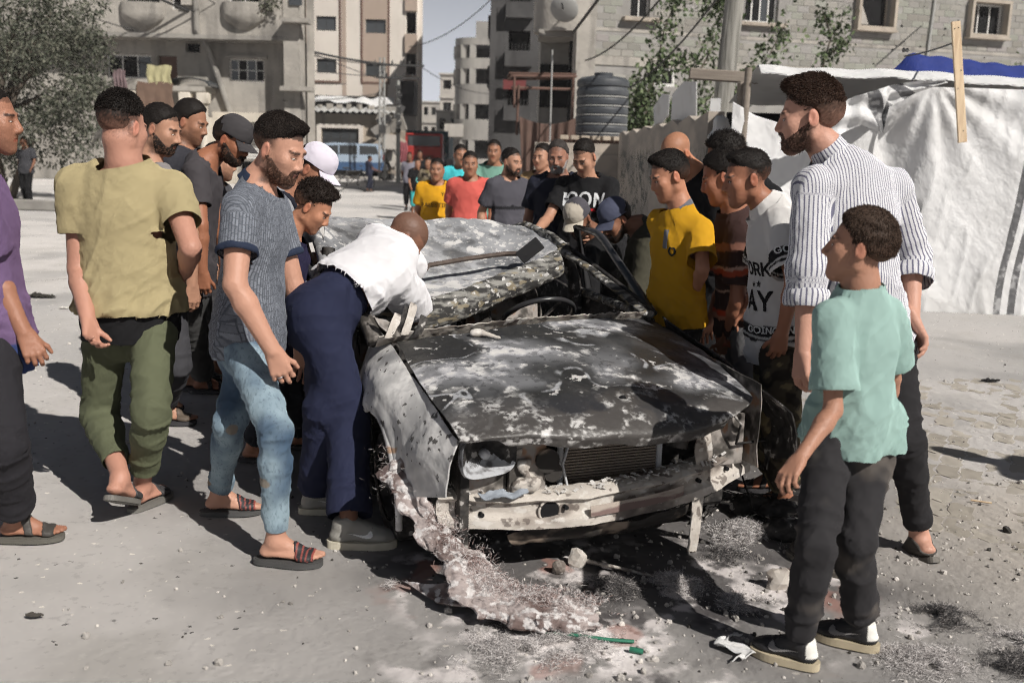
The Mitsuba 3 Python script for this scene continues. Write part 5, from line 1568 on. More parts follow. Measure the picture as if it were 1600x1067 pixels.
part(k, 'nail', joinm([boxm(lerp(A, B, t) + V(x, -.018, 0), (.008, .008, .008)) for t, x in ((.05, .02), (.06, -.02), (.4, .02), (.55, -.02), (.9, .01))]), 'frame_dark')
say(part('', 'wooden_beam', boxm((2.43, 12.2, 2.50), (.82, .11, .13), rotz(-6) @ trimesh.transformations.euler_matrix(0, .05, 0)[:3, :3], .012), 'wood_grey'), 'weathered horizontal timber beam at the left end of the tent roof', 'beam')
say(part('', 'wooden_post', boxm((2.68, 12.0, 1.2), (.10, .10, 2.45), rotz(12) @ trimesh.transformations.euler_matrix(0, -.06, 0)[:3, :3], .012), 'wood_grey'), 'grey timber post holding the beam beside the pole', 'post')
S = Solid()
for i in range(7): S.add(ell((2.62 + .03 * math.sin(i * 2), 13.2, 2.0 - i * .10), (.10 + .03 * math.sin(i), .09, .09)), .05)
v, fc = S.mesh(.02); n_ = vnormals(v, fc)
say(part('', 'tied_cloth', (v + n_ * ((mk.fbm(v * V(14, 14, 5), 3) - .5) * .06)[:, None], fc), 'tarp_plain', True), 'bundle of white cloth tied between the pole and the timber post', 'cloth')

# ------------------------------------------------------------------ paving on the right
k = key('paving'); say(k, 'sand-covered interlocking grey pavers on the right', 'paving')
labels[k] = {'label': labels[k]['label'], 'kind': 'structure'}
rb = np.random.default_rng(8)
zig = shapely.Polygon([(0, 0), (.03, .018), (.075, -.012), (.105, 0), (.105 + .012, .055), (.105 - .006, .10), (.105, .205), (.075, .193), (.03, .222), (0, .205), (-.006, .10), (.012, .055)]).buffer(-.0015)
m = extrude(zig, .05)
m = (m[0] - V(.052, .1, .05), m[1])
plys = []
for i in range(6):
    c = lin(*(np.array((146, 140, 131)) + rb.uniform(-10, 10)))
    plys.append(mikit.ply(m, 'blocks', color=np.tile(c, (len(m[0]), 1))))
cnt, rest = 0, []
ang = -28
Rz = rotz(ang)
spots = []
for i in range(-14, 26):
    for j in range(-14, 20):
        p = Rz @ V(i * .111, j * .2145, 0) + V(2.75, 4.9, 0)
        if p[0] > 1.74 + .10 * mk.noise(np.array([[p[0] * 3, p[1] * 3, 0]]))[0] + max(0, (4.1 - p[1]) * .6) and 3.5 < p[1] < 7.2 and p[0] < 1.0 + .56 * p[1]:
            spots.append(p)
spots.sort(key=lambda p: p[1])
for n_, p in enumerate(spots):
    zz = ground_height(np.array([p[0]]), np.array([p[1]]))[0]
    h = zz * .8 - .0010 + rb.normal(0, .0020)
    tilt = trimesh.transformations.euler_matrix(rb.normal(0, .012), rb.normal(0, .012), math.radians(ang + rb.normal(0, 1.0)))[:3, :3]
    if n_ < 300:
        M = np.eye(4); M[:3, :3] = tilt; M[:3, 3] = p + V(0, 0, h)
        scene[key(k + '__paver')] = {**plys[rb.integers(6)], "to_world": T(M)}
    else: rest.append((m[0] @ tilt.T + p + V(0, 0, h), m[1]))
if rest:
    v, fc = joinm(rest)
    say(part(k, 'further_pavers', (v, fc), 'blocks', False, mottle(v, lin(146, 140, 131), .1, 8)), kind='stuff')
# ------------------------------------------------------------------ vehicles in the street
def wheel(k, c, r, w, axis, name='wheel', rim='pipe_grey', tyre='tyre'):
    axis = nrm(axis)
    a = nrm(np.cross(axis, V(0, 0, 1))); b = np.cross(axis, a)
    g = np.linspace(0, 2 * np.pi, 33)
    prof = [(-.5, .62), (-.5, .86), (-.42, .97), (-.25, 1), (.25, 1), (.42, .97), (.5, .86), (.5, .62)]
    P = np.array([c + axis * w * x + r * q * (np.outer(np.cos(g), a) + np.outer(np.sin(g), b)) for x, q in prof])
    v, f = sheet(P)
    kk = part(k, name, (v, f), tyre, 30)
    prof = [(-.44, .62), (-.2, .55), (-.15, .2), (-.22, .0), (.22, .0), (.15, .2), (.2, .55), (.44, .62)]
    P = np.array([c + axis * w * x + r * max(q, .01) * (np.outer(np.cos(g), a) + np.outer(np.sin(g), b)) for x, q in prof])
    part(kk, 'rim', sheet(P), rim, 30)
    return kk


plain('tyre', (.02, .02, .02), .85)
plain('car_lightblue', (.34, .42, .52), .3, .5); plain('car_blue', (.05, .10, .20), .3, .5)
plain('truck_red', (.36, .04, .035), .45); plain('truck_teal', (.05, .11, .13), .6); plain('lamp_red', (.25, .03, .02), .3)
k = key('parked_suv'); say(k, 'two-tone light blue estate car parked by the shop', 'car')
o = V(-9.2, 53.0, .12)
prof = np.array([(-2.3, .42), (-2.32, .85), (-2.2, .98), (-1.25, 1.05), (-.75, 1.60), (-.3, 1.68), (2.1, 1.66), (2.28, 1.1), (2.32, .45)])
m = extrude(prof, 1.72); m = (m[0] - V(0, 0, .86), m[1])
rot = lambda q: (np.stack([q[0][:, 0], -q[0][:, 2], q[0][:, 1]], 1) + o, q[1])
part(k, 'body', rot(m), 'car_lightblue', 30)
m = extrude(np.array([(-2.33, .30), (-2.34, .72), (2.34, .72), (2.34, .30)]), 1.76); part(k, 'lower_body', rot((m[0] - V(0, 0, .88), m[1])), 'car_blue')
for q in ([(-.95, 1.10), (-.62, 1.52), (.0, 1.56), (.0, 1.10)], [(.06, 1.10), (.06, 1.56), (.98, 1.56), (.98, 1.10)], [(1.10, 1.10), (1.10, 1.56), (1.95, 1.54), (2.10, 1.14)]):
    m = extrude(np.array(q), 1.74); part(k, 'window', rot((m[0] - V(0, 0, .87), m[1])), 'pane')
for x in (-1.45, 1.45): wheel(k, o + V(x, -.76, .34), .36, .22, (0, 1, 0)); wheel(k, o + V(x, .76, .34), .36, .22, (0, 1, 0))
part(k, 'tail_light', boxm(o + V(2.33, -.72, .98), (.05, .2, .3)), 'lamp_red')
part(k, 'door_handle', joinm([boxm(o + V(x, -.87, .98), (.16, .03, .04)) for x in (-.1, .9)]), 'frame_dark')
part(k, 'bumper', boxm(o + V(2.36, 0, .45), (.1, 1.7, .2)), 'frame_dark')
say(part('', 'pavement', boxm((-9.6, 53.6, .05), (8.2, 3.4, .12), None, .02), 'far_pale'), 'raised pavement in front of the shop', kind='structure')
k = key('dump_truck'); say(k, 'red-cabbed tipper truck with a dark teal body facing up the street', 'truck')
o = V(-5.05, 55, 0)
part(k, 'cab', boxm(o + V(0, .6, 1.25), (2.0, 1.5, 1.0), None, .06), 'truck_red')
part(k, 'cab_top', joinm([boxm(o + V(-.95, .35, 1.95), (.12, .9, .85)), boxm(o + V(.95, .35, 1.95), (.12, .9, .85)), boxm(o + V(0, .4, 2.36), (2.0, 1.1, .12), None, .04)]), 'truck_red')
w = part(k, 'windscreen', boxm(o + V(0, -.05, 1.98), (1.72, .04, .66)), 'pane')
part(k, 'seat_back', boxm(o + V(.25, .5, 1.9), (.9, .1, .5)), 'void')
part(k, 'tipper_body', joinm([boxm(o + V(0, 2.0, 2.0), (2.35, .12, 1.2)), boxm(o + V(-1.15, 4, 1.7), (.1, 4, 1.2)), boxm(o + V(1.15, 4, 1.7), (.1, 4, 1.2)), boxm(o + V(0, 4, 1.1), (2.2, 4, .1))]), 'truck_teal')
part(k, 'bumper', boxm(o + V(0, -.25, .6), (2.1, .2, .3), None, .03), 'frame_dark')
part(k, 'grille', joinm([boxm(o + V(0, -.17, .95 + i * .09), (1.1, .04, .04)) for i in range(4)]), 'frame_dark')
for x in (-.78, .78): part(k, 'headlight', tube([o + V(x, -.12, 1.0), o + V(x, -.19, 1.0)], .11, 14), 'frame_white', True); wheel(k, o + V(x, .7, .45), .45, .28, (1, 0, 0)); wheel(k, o + V(x, 4.5, .45), .45, .28, (1, 0, 0))
for x in (-1.12, 1.12): part(k, 'mirror', boxm(o + V(x, -.1, 1.9), (.14, .08, .34)), 'frame_dark')
k = key('bicycle'); say(k, 'dark bicycle pushed by the boy in dark blue', 'bicycle')
o = V(-5.95, 36.6, 0); ax = nrm(V(.95, .32, 0))
for s in (-.5, .5):
    c = o + ax * s + V(0, 0, .33); g = np.linspace(0, 2 * np.pi, 29)[:-1]
    kk = part(k, 'wheel', tube(c + np.outer(np.cos(g), ax) * .31 + np.outer(np.sin(g), V(0, 0, 1)) * .31, .022, 6, True), 'tyre', True)
    part(kk, 'spokes', joinm([tube([c, c + (ax * math.cos(a) + V(0, 0, 1) * math.sin(a)) * .3], .004, 4) for a in np.arange(12) * np.pi / 6]), 'pipe_grey')
L_ = lambda a, z: o + ax * a + V(0, 0, z)
part(k, 'frame', joinm([tube(q, .018, 6) for q in ([L_(-.5, .33), L_(-.12, .3)], [L_(-.12, .3), L_(-.22, .78)], [L_(-.2, .72), L_(.32, .75)], [L_(-.12, .3), L_(.34, .66)], [L_(.5, .33), L_(.32, .82)], [L_(-.5, .33), L_(-.2, .7)])]), 'frame_dark')
part(k, 'handlebar', tube([L_(.32, .92) + V(.1, -.28, .0), L_(.32, .9), L_(.32, .92) + V(-.1, .28, 0)], .014, 6), 'frame_dark')
part(k, 'saddle', boxm(L_(-.23, .83), (.22, .13, .06), None, .02), 'frame_dark')
k = key('motorbike_cart'); say(k, 'cluttered handcart and boxes at the foot of the poles', 'cart')
for i in range(12): part(k, 'box', boxm((-6.3 + .12 * i % 1.3, 50.8 + .1 * i, .2 + .18 * (i % 4)), (.32, .3, .26), rotz(17 * i), .01), ('frame_dark', 'wood_grey', 'concrete_left', 'far_pale')[i % 4])
wheel(k, V(-6.6, 50.3, .25), .25, .08, (.3, 1, 0)); wheel(k, V(-5.7, 50.3, .25), .25, .08, (.3, 1, 0))
hanging('hung_clothes', -5.75, -5.35, 49.5, 1.9, .9, lin(150, 90, 96), 'pinkish clothes hung below the plain grey pole', 'laundry', 5, .05)
# --- special garments and prints
def star2d(r):
    a = np.pi / 2 + np.arange(10) * np.pi / 5
    return refine(extrude(shapely.Polygon(np.stack([np.cos(a), np.sin(a)], 1) * np.where(np.arange(10) % 2, .4, 1)[:, None] * r), .0012), .012)


def laurel():
    ms = []
    for s in (-1, 1):
        for i in range(6):
            a = math.radians(-70 + 26 * i)
            p = shapely.affinity.rotate(shapely.Point(0, 0).buffer(.0042), 0)
            p = shapely.affinity.scale(p, 1, 1.9); p = shapely.affinity.rotate(p, math.degrees(a) * s + 20 * s)
            ms.append(extrude(shapely.affinity.translate(p, s * .016 * math.cos(a), .018 * math.sin(a)), .0012))
    return joinm(ms)


def figure_badge():
    pts = [(-.004, -.022), (.006, -.02), (.003, -.008), (.010, .004), (.004, .006), (.002, .020), (-.006, .022), (-.005, .008), (-.010, .0), (-.005, -.004)]
    v, f = extrude(shapely.Polygon(pts), .002)
    return v + V(0, 0, .002), f


def mint_prints():
    a = np.arange(12) * np.pi / 6
    fl = shapely.Polygon(np.stack([np.cos(a), np.sin(a)], 1) * np.where(np.arange(12) % 2, .026, .038)[:, None])
    d = (.85, 1, 0)
    out = [(refine(extrude(fl, .0012), .02), (.10, .16, -.145), d, (0, 0, 1), lin(206, 140, 96)), (extrude(shapely.Point(0, 0).buffer(.014), .002), (.10, .16, -.145), d, (0, 0, 1), lin(220, 180, 90))]
    for i, (x, z) in enumerate(((-.05, -.19), (-.02, -.2), (.012, -.195), (.045, -.175), (.055, -.14))):
        out.append((refine(extrude(shapely.Point(0, 0).buffer(.010, 3), .0012), .01), (.10 + x * .7, .16, z), d, (0, 0, 1), lin(70, 92, 104)))
    out.append((text2d('SUN', .034), (.10, .16, -.225), d, (0, 0, 1), lin(206, 140, 110)))
    for z in (-.275, -.315):
        out.append((refine(extrude(shapely.Point(0, 0).buffer(.016, 2), .0012), .01), (.09, .16, z), d, (0, 0, 1), lin(60, 84, 100)))
    return out


def camo(c, v, e):
    q = mk.fbm(v * 14, 2, 21)
    return np.where((q > .55)[:, None], lin(120, 108, 80), np.where((q < .42)[:, None], lin(44, 38, 32), c))


def dusty(c, v, e):
    q = mk.fbm(v * 9, 3, 5)
    k = (sstep(.52, .75, q) * .35)[:, None]
    return c * (1 - k) + lin(120, 112, 104) * k


def hoodie_marks(c, loc, v, arms, z):
    for a, b in arms:
        d = nrm(b - a)
        t = (v - a) @ d
        r = np.linalg.norm(v - a - t[:, None] * d, axis=1)
        L = np.linalg.norm(b - a)
        m = (r < .12) & (t > .02)
        c = np.where((m & (t > L - .085) & (t < L - .035))[:, None], BLACK, c)
        c = np.where((m & (t > L - .027) & (t < L - .016))[:, None], BLACK, c)
    body = loc[:, 2]
    c = np.where(((body > -.485) & (body < -.44))[:, None], BLACK, c)
    return np.where(((body > -.507) & (body < -.496))[:, None], BLACK, c)


def sleeve_cuffs(e, col, sleeve, mat='cloth'):
    """turned-up band at the end of each sleeve"""
    J, S_ = e['J'], e['S']
    for s in 'lr':
        sh, el, wr = J['s' + s], J['e' + s], J['w' + s]
        ab = e['sp'].get('arm', 1.0) * S_ ** .9 * .5 * (1 + e['b'])
        if sleeve <= 1: a, b, r, w = sh, lerp(sh, el, sleeve * 1.15), .050 * ab + .0175, .020
        else: a, b, r, w = el, lerp(el, wr, sleeve - 1), .0415 * ab + .036, .060
        d = nrm(b - a)
        g = np.linspace(0, 2 * np.pi, 33)
        p1 = nrm(np.cross(d, e['um'] + .01 * e['up'])); p2 = np.cross(d, p1)
        rows = []
        for t, rr in zip(np.linspace(-w, .004, 6), (.93, 1.02, 1.04, 1.04, 1.03, .96)):
            wob = 1 + .035 * np.sin(g * 5 + t * 90 + 1) + .02 * np.sin(g * 9)
            rows.append(b + d * t + (np.outer(np.cos(g) * wob, p1) + np.outer(np.sin(g) * wob, p2)) * r * rr)
        v, f = thick(np.array(rows), .003)
        if (vnormals(v, f)[:33] * (v[:33] - b)).sum() < 0: f = f[:, ::-1]
        uv = np.stack([np.tile(g * .055, 12), np.repeat(np.arange(12), 33) * .008], 1)
        part(e['key'], 'cuff', (v, f), mat, True, mottle(v, col, .06, 20), uv if mat == 'striped' else None)


def ring(e):
    J = e['J']
    a = nrm(V(.35, .1, -1)); th = nrm(V(1, .2, .3) - a * (V(1, .2, .3) @ a))
    c = J['wr'] + a * .108 * .95 + th * -.009
    g = np.linspace(0, 2 * np.pi, 17)[:-1]
    n = np.cross(a, th)
    part(e['key'], 'ring', tube(c + np.outer(np.cos(g), th) * .0105 + np.outer(np.sin(g), n) * .0105, .0022, 6, True), 'steel', True)


def strap(e, col):
    """strap of a bag across the chest"""
    S = Solid(); e['torso'](S, .034)
    o, up, fr, us = e['M'], e['up'], e['fr'], e['us']
    n = nrm(us + .45 * up)
    S.keep(plane(o - us * .075 + n * .016, n), .002); S.keep(plane(o - us * .075 - n * .016, -n), .002)
    v, f = S.mesh(.0095)
    part(e['key'], 'strap', (v, f), 'cloth', True, mottle(v, col, .1, 20))


def side_stripe(e, col):
    J = e['J']
    h, k, a = J['hl'], J['kl'], J['al']
    out = nrm(e['uh'] + .0 * e['fr'])
    P = []
    for t in np.linspace(.62, 1.0, 12):
        c = lerp(k, a, (t - .5) * 2) if t > .5 else lerp(h, k, t * 2)
        P.append(c)

# ------------------------------------------------------------------ the burnt car
CA = math.radians(22)
CK = 1.08                                  # the car's scale
c_a, c_w, c_o = V(-math.sin(CA), math.cos(CA), 0), V(math.cos(CA), math.sin(CA), 0), V(.432, 4.158, -.124)
def cp(u, v, z):
    """car coordinates: u to the right of the picture, v towards the rear, z up"""
    u, v, z = np.broadcast_arrays(np.asarray(u, float), v, z)
    return c_o + CK * (u[..., None] * c_w + v[..., None] * c_a + z[..., None] * V(0, 0, 1))
CR = np.stack([c_w, c_a, V(0, 0, 1)], 1)
def cbox(u0, u1, v0, v1, z0, z1, bev=0., R=None): return boxm(cp((u0 + u1) / 2, (v0 + v1) / 2, (z0 + z1) / 2), CK * V(u1 - u0, v1 - v0, z1 - z0), CR if R is None else CR @ R, bev)
def ctube(pts, r, n=8, **k): return tube(cp(*np.array(pts, float).T), CK * np.asarray(r, float), n, **k)


def warp(p, f): return p.x + (fbm(p.x * f, p.y * f, p.z * f, 3) - .5) * .35, p.y + (fbm(p.x * f + 7, p.y * f, p.z * f, 3) - .5) * .35


def hood_fn(p, n, uv):
    x, y = warp(p, 2.2)
    v = (-(p.x - .432) * .375 + (p.y - 4.158) * .927) / 1.08
    u = ((p.x - .432) * .927 + (p.y - 4.158) * .375) / 1.08
    a = fbm(x * 2.7, y * 3.6, 1.0, 3)
    b = fbm(p.x * 13, p.y * 13, p.z * 13, 4)
    f = fbm(p.x * 42, p.y * 42, p.z * 42, 3)
    c = mix((.024, .0235, .0225), (.15, .152, .16), smoothstep(.44, .70, a))
    c = mix(c, (.40, .40, .42), smoothstep(.56, .74, a) * smoothstep(.40, .66, b))
    c = mix(c, (.30, .305, .32), smoothstep(.020, .006, dr.abs(a - .47)) * smoothstep(.42, .6, b))
    c = mix(c, (.54, .53, .52), smoothstep(.56, .72, b) * smoothstep(.44, .60, a) * smoothstep(.34, .56, f))
    c = mix(c, (.60, .585, .57), smoothstep(.64, .70, f) * smoothstep(.44, .62, b) * .8)
    c = mix(c, (.03, .03, .03), smoothstep(.40, .34, f) * .5)
    lip = smoothstep(-.42, -.56, v + (fbm(u * 5, v * 5, 3.0, 3) - .5) * .22)
    lc = mix((.065, .060, .057), (.52, .51, .50), smoothstep(.50, .66, fbm(p.x * 17, p.y * 17, p.z * 24, 5)) * smoothstep(.36, .58, fbm(p.x * 70, p.y * 70, p.z * 70, 3)))
    lc = mix(lc, (.03, .03, .033), smoothstep(.54, .64, fbm(u * 6 + 4, v * 6, p.z * 6, 3)))
    c = mix(c, lc, lip * .92)
    dark = smoothstep(.08, .30, u + (fbm(p.x * 3, p.y * 3, 9.0, 3) - .5) * .3) * smoothstep(-.42, -.2, v)
    return mix(c, mix((.03, .03, .034), c, .28), dark * .85)


def fender_fn(p, n, uv):
    x, y = warp(p, 3.0)
    a = fbm(x * 5, y * 5, p.z * 4.0, 4)
    b = fbm(p.x * 22, p.y * 22, p.z * 22, 3)
    s = fbm(p.x * 30 + p.z * 9, p.y * 12, p.z * 12, 3)
    c = mix((.22, .22, .225), (.44, .435, .43), smoothstep(.34, .56, a))
    c = mix(c, (.60, .59, .58), smoothstep(.46, .64, a) * smoothstep(.36, .56, b))
    c = mix(c, (.045, .042, .04), smoothstep(.69, .73, fbm(p.x * 46, p.y * 40, p.z * 34, 3)) * .9)
    c = mix(c, (.07, .07, .072), smoothstep(.34, .28, a) * .8)
    return mix(c, (.33, .19, .10), smoothstep(.76, .82, fbm(p.x * 11 + 5, p.y * 11, p.z * 11, 3)) * .8)


def roof_fn(p, n, uv):
    x, y = warp(p, 2.0)
    a = fbm(x * 3.2, y * 3.2, p.z * 3, 4)
    b = fbm(p.x * 16, p.y * 16, p.z * 16, 4)
    c = mix((.14, .145, .155), (.34, .345, .36), smoothstep(.30, .70, a))
    c = mix(c, (.56, .55, .54), smoothstep(.58, .65, b) * .9)
    c = mix(c, (.50, .49, .48), smoothstep(.62, .68, fbm(p.x * 50, p.y * 50, p.z * 50, 3)) * .8)
    c = mix(c, (.05, .05, .052), smoothstep(.46, .28, b) * .55)
    return mix(c, (.035, .034, .034), smoothstep(.50, .80, fbm(x * 2.2 + 9, y * 2.2, 4.0, 3)) * .8)


def header_fn(p, n, uv):
    u, v = p.x * .927 + p.y * .375, -p.x * .375 + p.y * .927
    b = fbm(u * 9, v * 34, p.z * 44, 4)
    c = mix((.032, .031, .030), (.24, .235, .22), smoothstep(.40, .68, b))
    c = mix(c, (.25, .21, .14), smoothstep(.60, .68, fbm(u * 14, v * 30, p.z * 40, 3)) * .7)
    return mix(c, (.46, .45, .44), smoothstep(.64, .70, fbm(p.x * 40, p.y * 40, p.z * 40, 3)))


def char_fn(p, n, uv):
    b = fbm(p.x * 24, p.y * 24, p.z * 24, 4)
    c = mix((.014, .013, .013), (.05, .046, .043), smoothstep(.4, .65, b))
    return mix(c, (.42, .40, .38), smoothstep(.665, .72, b) * .8)


def cream_fn(p, n, uv):
    a = fbm(p.x * 6, p.y * 6, p.z * 8, 4)
    b = fbm(p.x * 28, p.y * 28, p.z * 28, 3)
    c = mix((.46, .425, .385), (.28, .245, .215), smoothstep(.42, .66, a))
    c = mix(c, (.05, .04, .038), smoothstep(.54, .76, a) * .85)
    c = mix(c, (.58, .56, .53), smoothstep(.60, .68, b) * .6)
    return mix(c, (.10, .08, .07), smoothstep(.38, .32, b) * .75)


def seat_fn(p, n, uv):
    b = fbm(p.x * 14, p.y * 14, p.z * 10, 4)
    return mix(mix((.05, .045, .04), (.28, .255, .235), smoothstep(.4, .6, b)), (.30, .16, .09), smoothstep(.62, .72, b) * .8)


def fluff_fn(p, n, uv):
    b = fbm(p.x * 9, p.y * 9, p.z * 9, 4)
    c = mix((.13, .095, .088), (.33, .285, .275), smoothstep(.35, .55, b))
    c = mix(c, (.56, .54, .535), smoothstep(.48, .62, fbm(p.x * 42, p.y * 42, p.z * 42, 4)) * .9)
    return mix(c, (.05, .045, .045), smoothstep(.64, .72, b) * .8)


fine_bump = lambda p, n, uv: fbm(p.x * 45, p.y * 45, p.z * 45, 3) * .004 + fbm(p.x * 8, p.y * 8, p.z * 8, 2) * .010
rough('burnt_hood', hood_fn, .42, fine_bump, .5, .004)
rough('burnt_fender', fender_fn, .6, fine_bump, .35, .004)
rough('burnt_roof', roof_fn, .6, fine_bump, .35, .004)
rough('burnt_header', header_fn, .75, fine_bump, .3, .004)
rough('charred', char_fn, .7, fine_bump, .35, .004)
rough('cream_metal', cream_fn, .65, fine_bump, .35, .004)
rough('seat_frame', seat_fn, .7, fine_bump, .3, .004)
rough('burnt_fibre', fluff_fn, .95, lambda p, n, uv: fbm(p.x * 60, p.y * 60, p.z * 60, 3) * .012, .2, .003)
plain('radiator_fin', (.22, .18, .145), .55, .4)
plain('lamp_metal', (.42, .43, .45), .35, .5)

car = key('burnt_car')
say(car, 'burnt-out hatchback with a crushed roof and ash-white scorched bonnet at the centre of the crowd', 'car')


def patch(corners, n, m, disp=None):
    """surface through rows of control points (car coordinates), bent smoothly"""
    from scipy.interpolate import make_interp_spline
    C = np.array(corners, float)
    k0, k1 = min(3, len(C) - 1), min(3, C.shape[1] - 1)
    A = make_interp_spline(np.linspace(0, 1, C.shape[1]), C, k=k1, axis=1)(np.linspace(0, 1, m))
    B = make_interp_spline(np.linspace(0, 1, len(C)), A, k=k0, axis=0)(np.linspace(0, 1, n))
    if disp is not None: B = disp(B)
    return cp(B[..., 0], B[..., 1], B[..., 2])


def dent(B, amp=.02, f=4., seed=0, axis=2):
    q = mk.fbm(B * f, 3, seed) - .5
    B = B.copy(); B[..., axis] += q * amp * 2
    return B


# bonnet: rows from the front lip to the rear edge
hood = [[(-.835, -.57, .655), (-.62, -.635, .650), (-.25, -.655, .640), (.09, -.60, .645), (.30, -.48, .695)],
        [(-.84, -.53, .690), (-.60, -.57, .705), (-.25, -.58, .710), (.08, -.53, .712), (.34, -.42, .715)],
        [(-.845, -.30, .735), (-.58, -.34, .765), (-.22, -.34, .775), (.10, -.26, .775), (.38, -.16, .755)],
        [(-.840, -.05, .785), (-.55, -.08, .815), (-.18, -.02, .825), (.14, .04, .820), (.42, .14, .790)],
        [(-.830, .17, .830), (-.50, .20, .852), (-.12, .30, .860), (.18, .38, .855), (.45, .50, .825)]]
P = patch(hood, 90, 120, lambda B: dent(dent(B, .022, 3.2, 3), .006, 12, 6))
lipz = np.interp(np.linspace(0, 1, 120), [0, .17, .2, .80, .84, 1], [.004, .006, .026, .026, .0, 0.0]) * (1 + .12 * np.sin(np.linspace(0, 40, 120)))
flange = P[:1] - lipz[None, :, None] * V(0, 0, 1) + (.012 * c_a)
P = np.vstack([flange, P])
part(car, 'bonnet', thick(P[:, ::-1], .006) if np.cross(P[1, 0] - P[0, 0], P[0, 1] - P[0, 0])[2] > 0 else thick(P, .006), 'burnt_hood', 50)
part(car, 'bonnet_hole', tube(cp([-.22, -.22], [-.50, -.49], [.728, .7345]), .016, 12), 'void')
rr = np.linspace(0, 1, 16)
for i, (u, v, z) in enumerate(((-.52, .14, .862),)):
    S = Solid(); S.add(ell(cp(u, v, z), V(.035, .02, .018), CR), .01); S.add(cone(cp(u + .02, v - .02, z), cp(u + .07, v - .06, z - .012), .012, .006), .01)
    part(car, 'melted_lump', S.mesh(.006), 'cream_metal', True)
# cowl: torn pale edge under the windscreen
a, b = np.linspace(0, 1, 110), np.linspace(0, 1, 5)
A_, B_ = np.meshgrid(a, b, indexing='xy')
uu, vv = lerp(-.90, .40, A_), np.interp(A_, [0, .3, .6, 1], [.18, .25, .33, .46]) + .05 * B_
P = cp(uu, vv, .862 + .02 * np.sin(A_ * np.pi) + .012 * (mk.fbm(np.stack([A_ * 90, B_ * 2, A_ * 0], -1), 3) - .5) - .05 * B_)
part(car, 'cowl', thick(P[:, ::-1], .004), 'cream_metal', 40)


def fender(sgn, u0):
    g = np.linspace(0, 1, 60)
    v = lerp(.40, -.57, g)
    zt = np.interp(v, [-.57, -.3, .2, .4], [.655, .715, .815, .85])
    arch = .275 + np.sqrt(np.maximum(.335 ** 2 - (v - .02) ** 2, 0))
    zl = np.where(np.abs(v - .02) < .335, arch, np.where(v > .3, .20, np.interp(v, [-.57, -.315], [.475, .40])))
    ut = np.interp(v, [-.57, -.45, .4], [-.835, -.842, -.848])
    rows = []
    for t in np.linspace(0, 1, 26):
        bulge = .105 * math.sin(min(t * 1.6, 1) * np.pi / 2) + .022 * np.exp(-((zl + .02 - lerp(zt, zl, t)) / .035) ** 2) * (np.abs(v - .02) < .36)
        taper = np.interp(v, [-.57, -.40, 0], [.35, .8, 1])
        rows.append(np.stack([ut - bulge * taper, v, lerp(zt, zl, t ** 1.1) - .02 * math.sin(t * np.pi) * 0], -1))
    B = np.array(rows)
    B = dent(B, .012, 7, 11, 0)
    B[..., 0] = B[..., 0] if sgn < 0 else u0 - B[..., 0] * 1.0
    P = cp(B[..., 0], B[..., 1], B[..., 2])
    n_ = np.cross(P[1, 0] - P[0, 0], P[0, 1] - P[0, 0])
    if (n_ @ c_w) * sgn < 0: P = P[:, ::-1]
    return thick(P, .006), zl, v


m, zl, v = fender(-1, 0)
part(car, 'front_wing', m, 'burnt_fender', 50)
m, zl2, v2 = fender(1, -.40)
part(car, 'front_wing', m, 'charred', 50)
g = np.linspace(.02, np.pi - .02, 30)
arch = np.stack([-.955 + 0 * g, .02 + .338 * np.cos(g), .275 + .338 * np.sin(g)], 1)
part(car, 'wheel_arch_lip', ctube(arch, .012, 8), 'burnt_fender', True)
part(car, 'inner_wing', cbox(-.80, -.77, -.50, .40, .25, .70), 'charred')
part(car, 'inner_wing', thick(patch([[(.37, -.47, .74), (.40, .3, .80)], [(.39, -.46, .42), (.42, .3, .40)]], 12, 20, lambda B: dent(B, .02, 6, 8, 0)), .004), 'seat_frame', 40)
part(car, 'engine_bay', joinm([cbox(-.76, .36, -.30, .36, .22, .50, .02), cbox(-.55, -.2, -.26, .2, .50, .62, .03), cbox(-.1, .3, -.1, .3, .5, .68, .03)]), 'charred')
for i, (u0, v0, z0, q) in enumerate(((-.5, -.22, .6, .05), (-.3, -.2, .63, .04), (.12, -.28, .6, .06), (.24, -.3, .56, .035))):
    part(car, 'engine_part', ctube([(u0, v0, z0 - .12), (u0 + .03, v0, z0)], q, 12), 'seat_frame', 40)
for nm, u_, v__ in (('front_wheel', -.85, .03), ('front_wheel', .40, .03), ('rear_wheel', -.85, 2.15), ('rear_wheel', .40, 2.15)):
    q_ = cp(u_, v__, 0); q_[2] = .222
    wheel(car, q_, .225, .13, c_w + V(0, 0, .05), nm, 'charred', 'charred')
# headlamp bowl
hc_ = V(-.715, -.530, .590)
g = np.linspace(0, 2 * np.pi, 57)
sq = lambda r, k=.5: np.stack([np.sign(np.cos(g)) * np.abs(np.cos(g)) ** k * r * .102, np.sign(np.sin(g)) * np.abs(np.sin(g)) ** k * r * .072], 1)
rows = []
for r, d in ((1.0, .035), (1.05, .0), (1.0, -.012), (.9, .0), (.72, .03), (.45, .055), (.15, .062), (.01, .062)):
    q = sq(r, .55 if r > .6 else .9)
    rows.append(np.stack([hc_[0] + q[:, 0], hc_[1] + d + .25 * q[:, 0], hc_[2] + q[:, 1]], 1))
B = np.array(rows)
P = cp(B[..., 0], B[..., 1], B[..., 2])
vv_, ff_ = sheet(P)
lc_ = B.reshape(-1, 3)[ff_].mean(1) - hc_
row = ff_.min(1) // B.shape[1]
sooty = (row >= 2) & (lc_[:, 2] > -.030 + .012 * np.sin(lc_[:, 0] * 60))
hl_ = part(car, 'headlamp', keepfaces(vv_, ff_, ~sooty), 'lamp_rim', 40)
part(hl_, 'sooted_bowl', keepfaces(vv_, ff_, sooty), 'charred', 40)
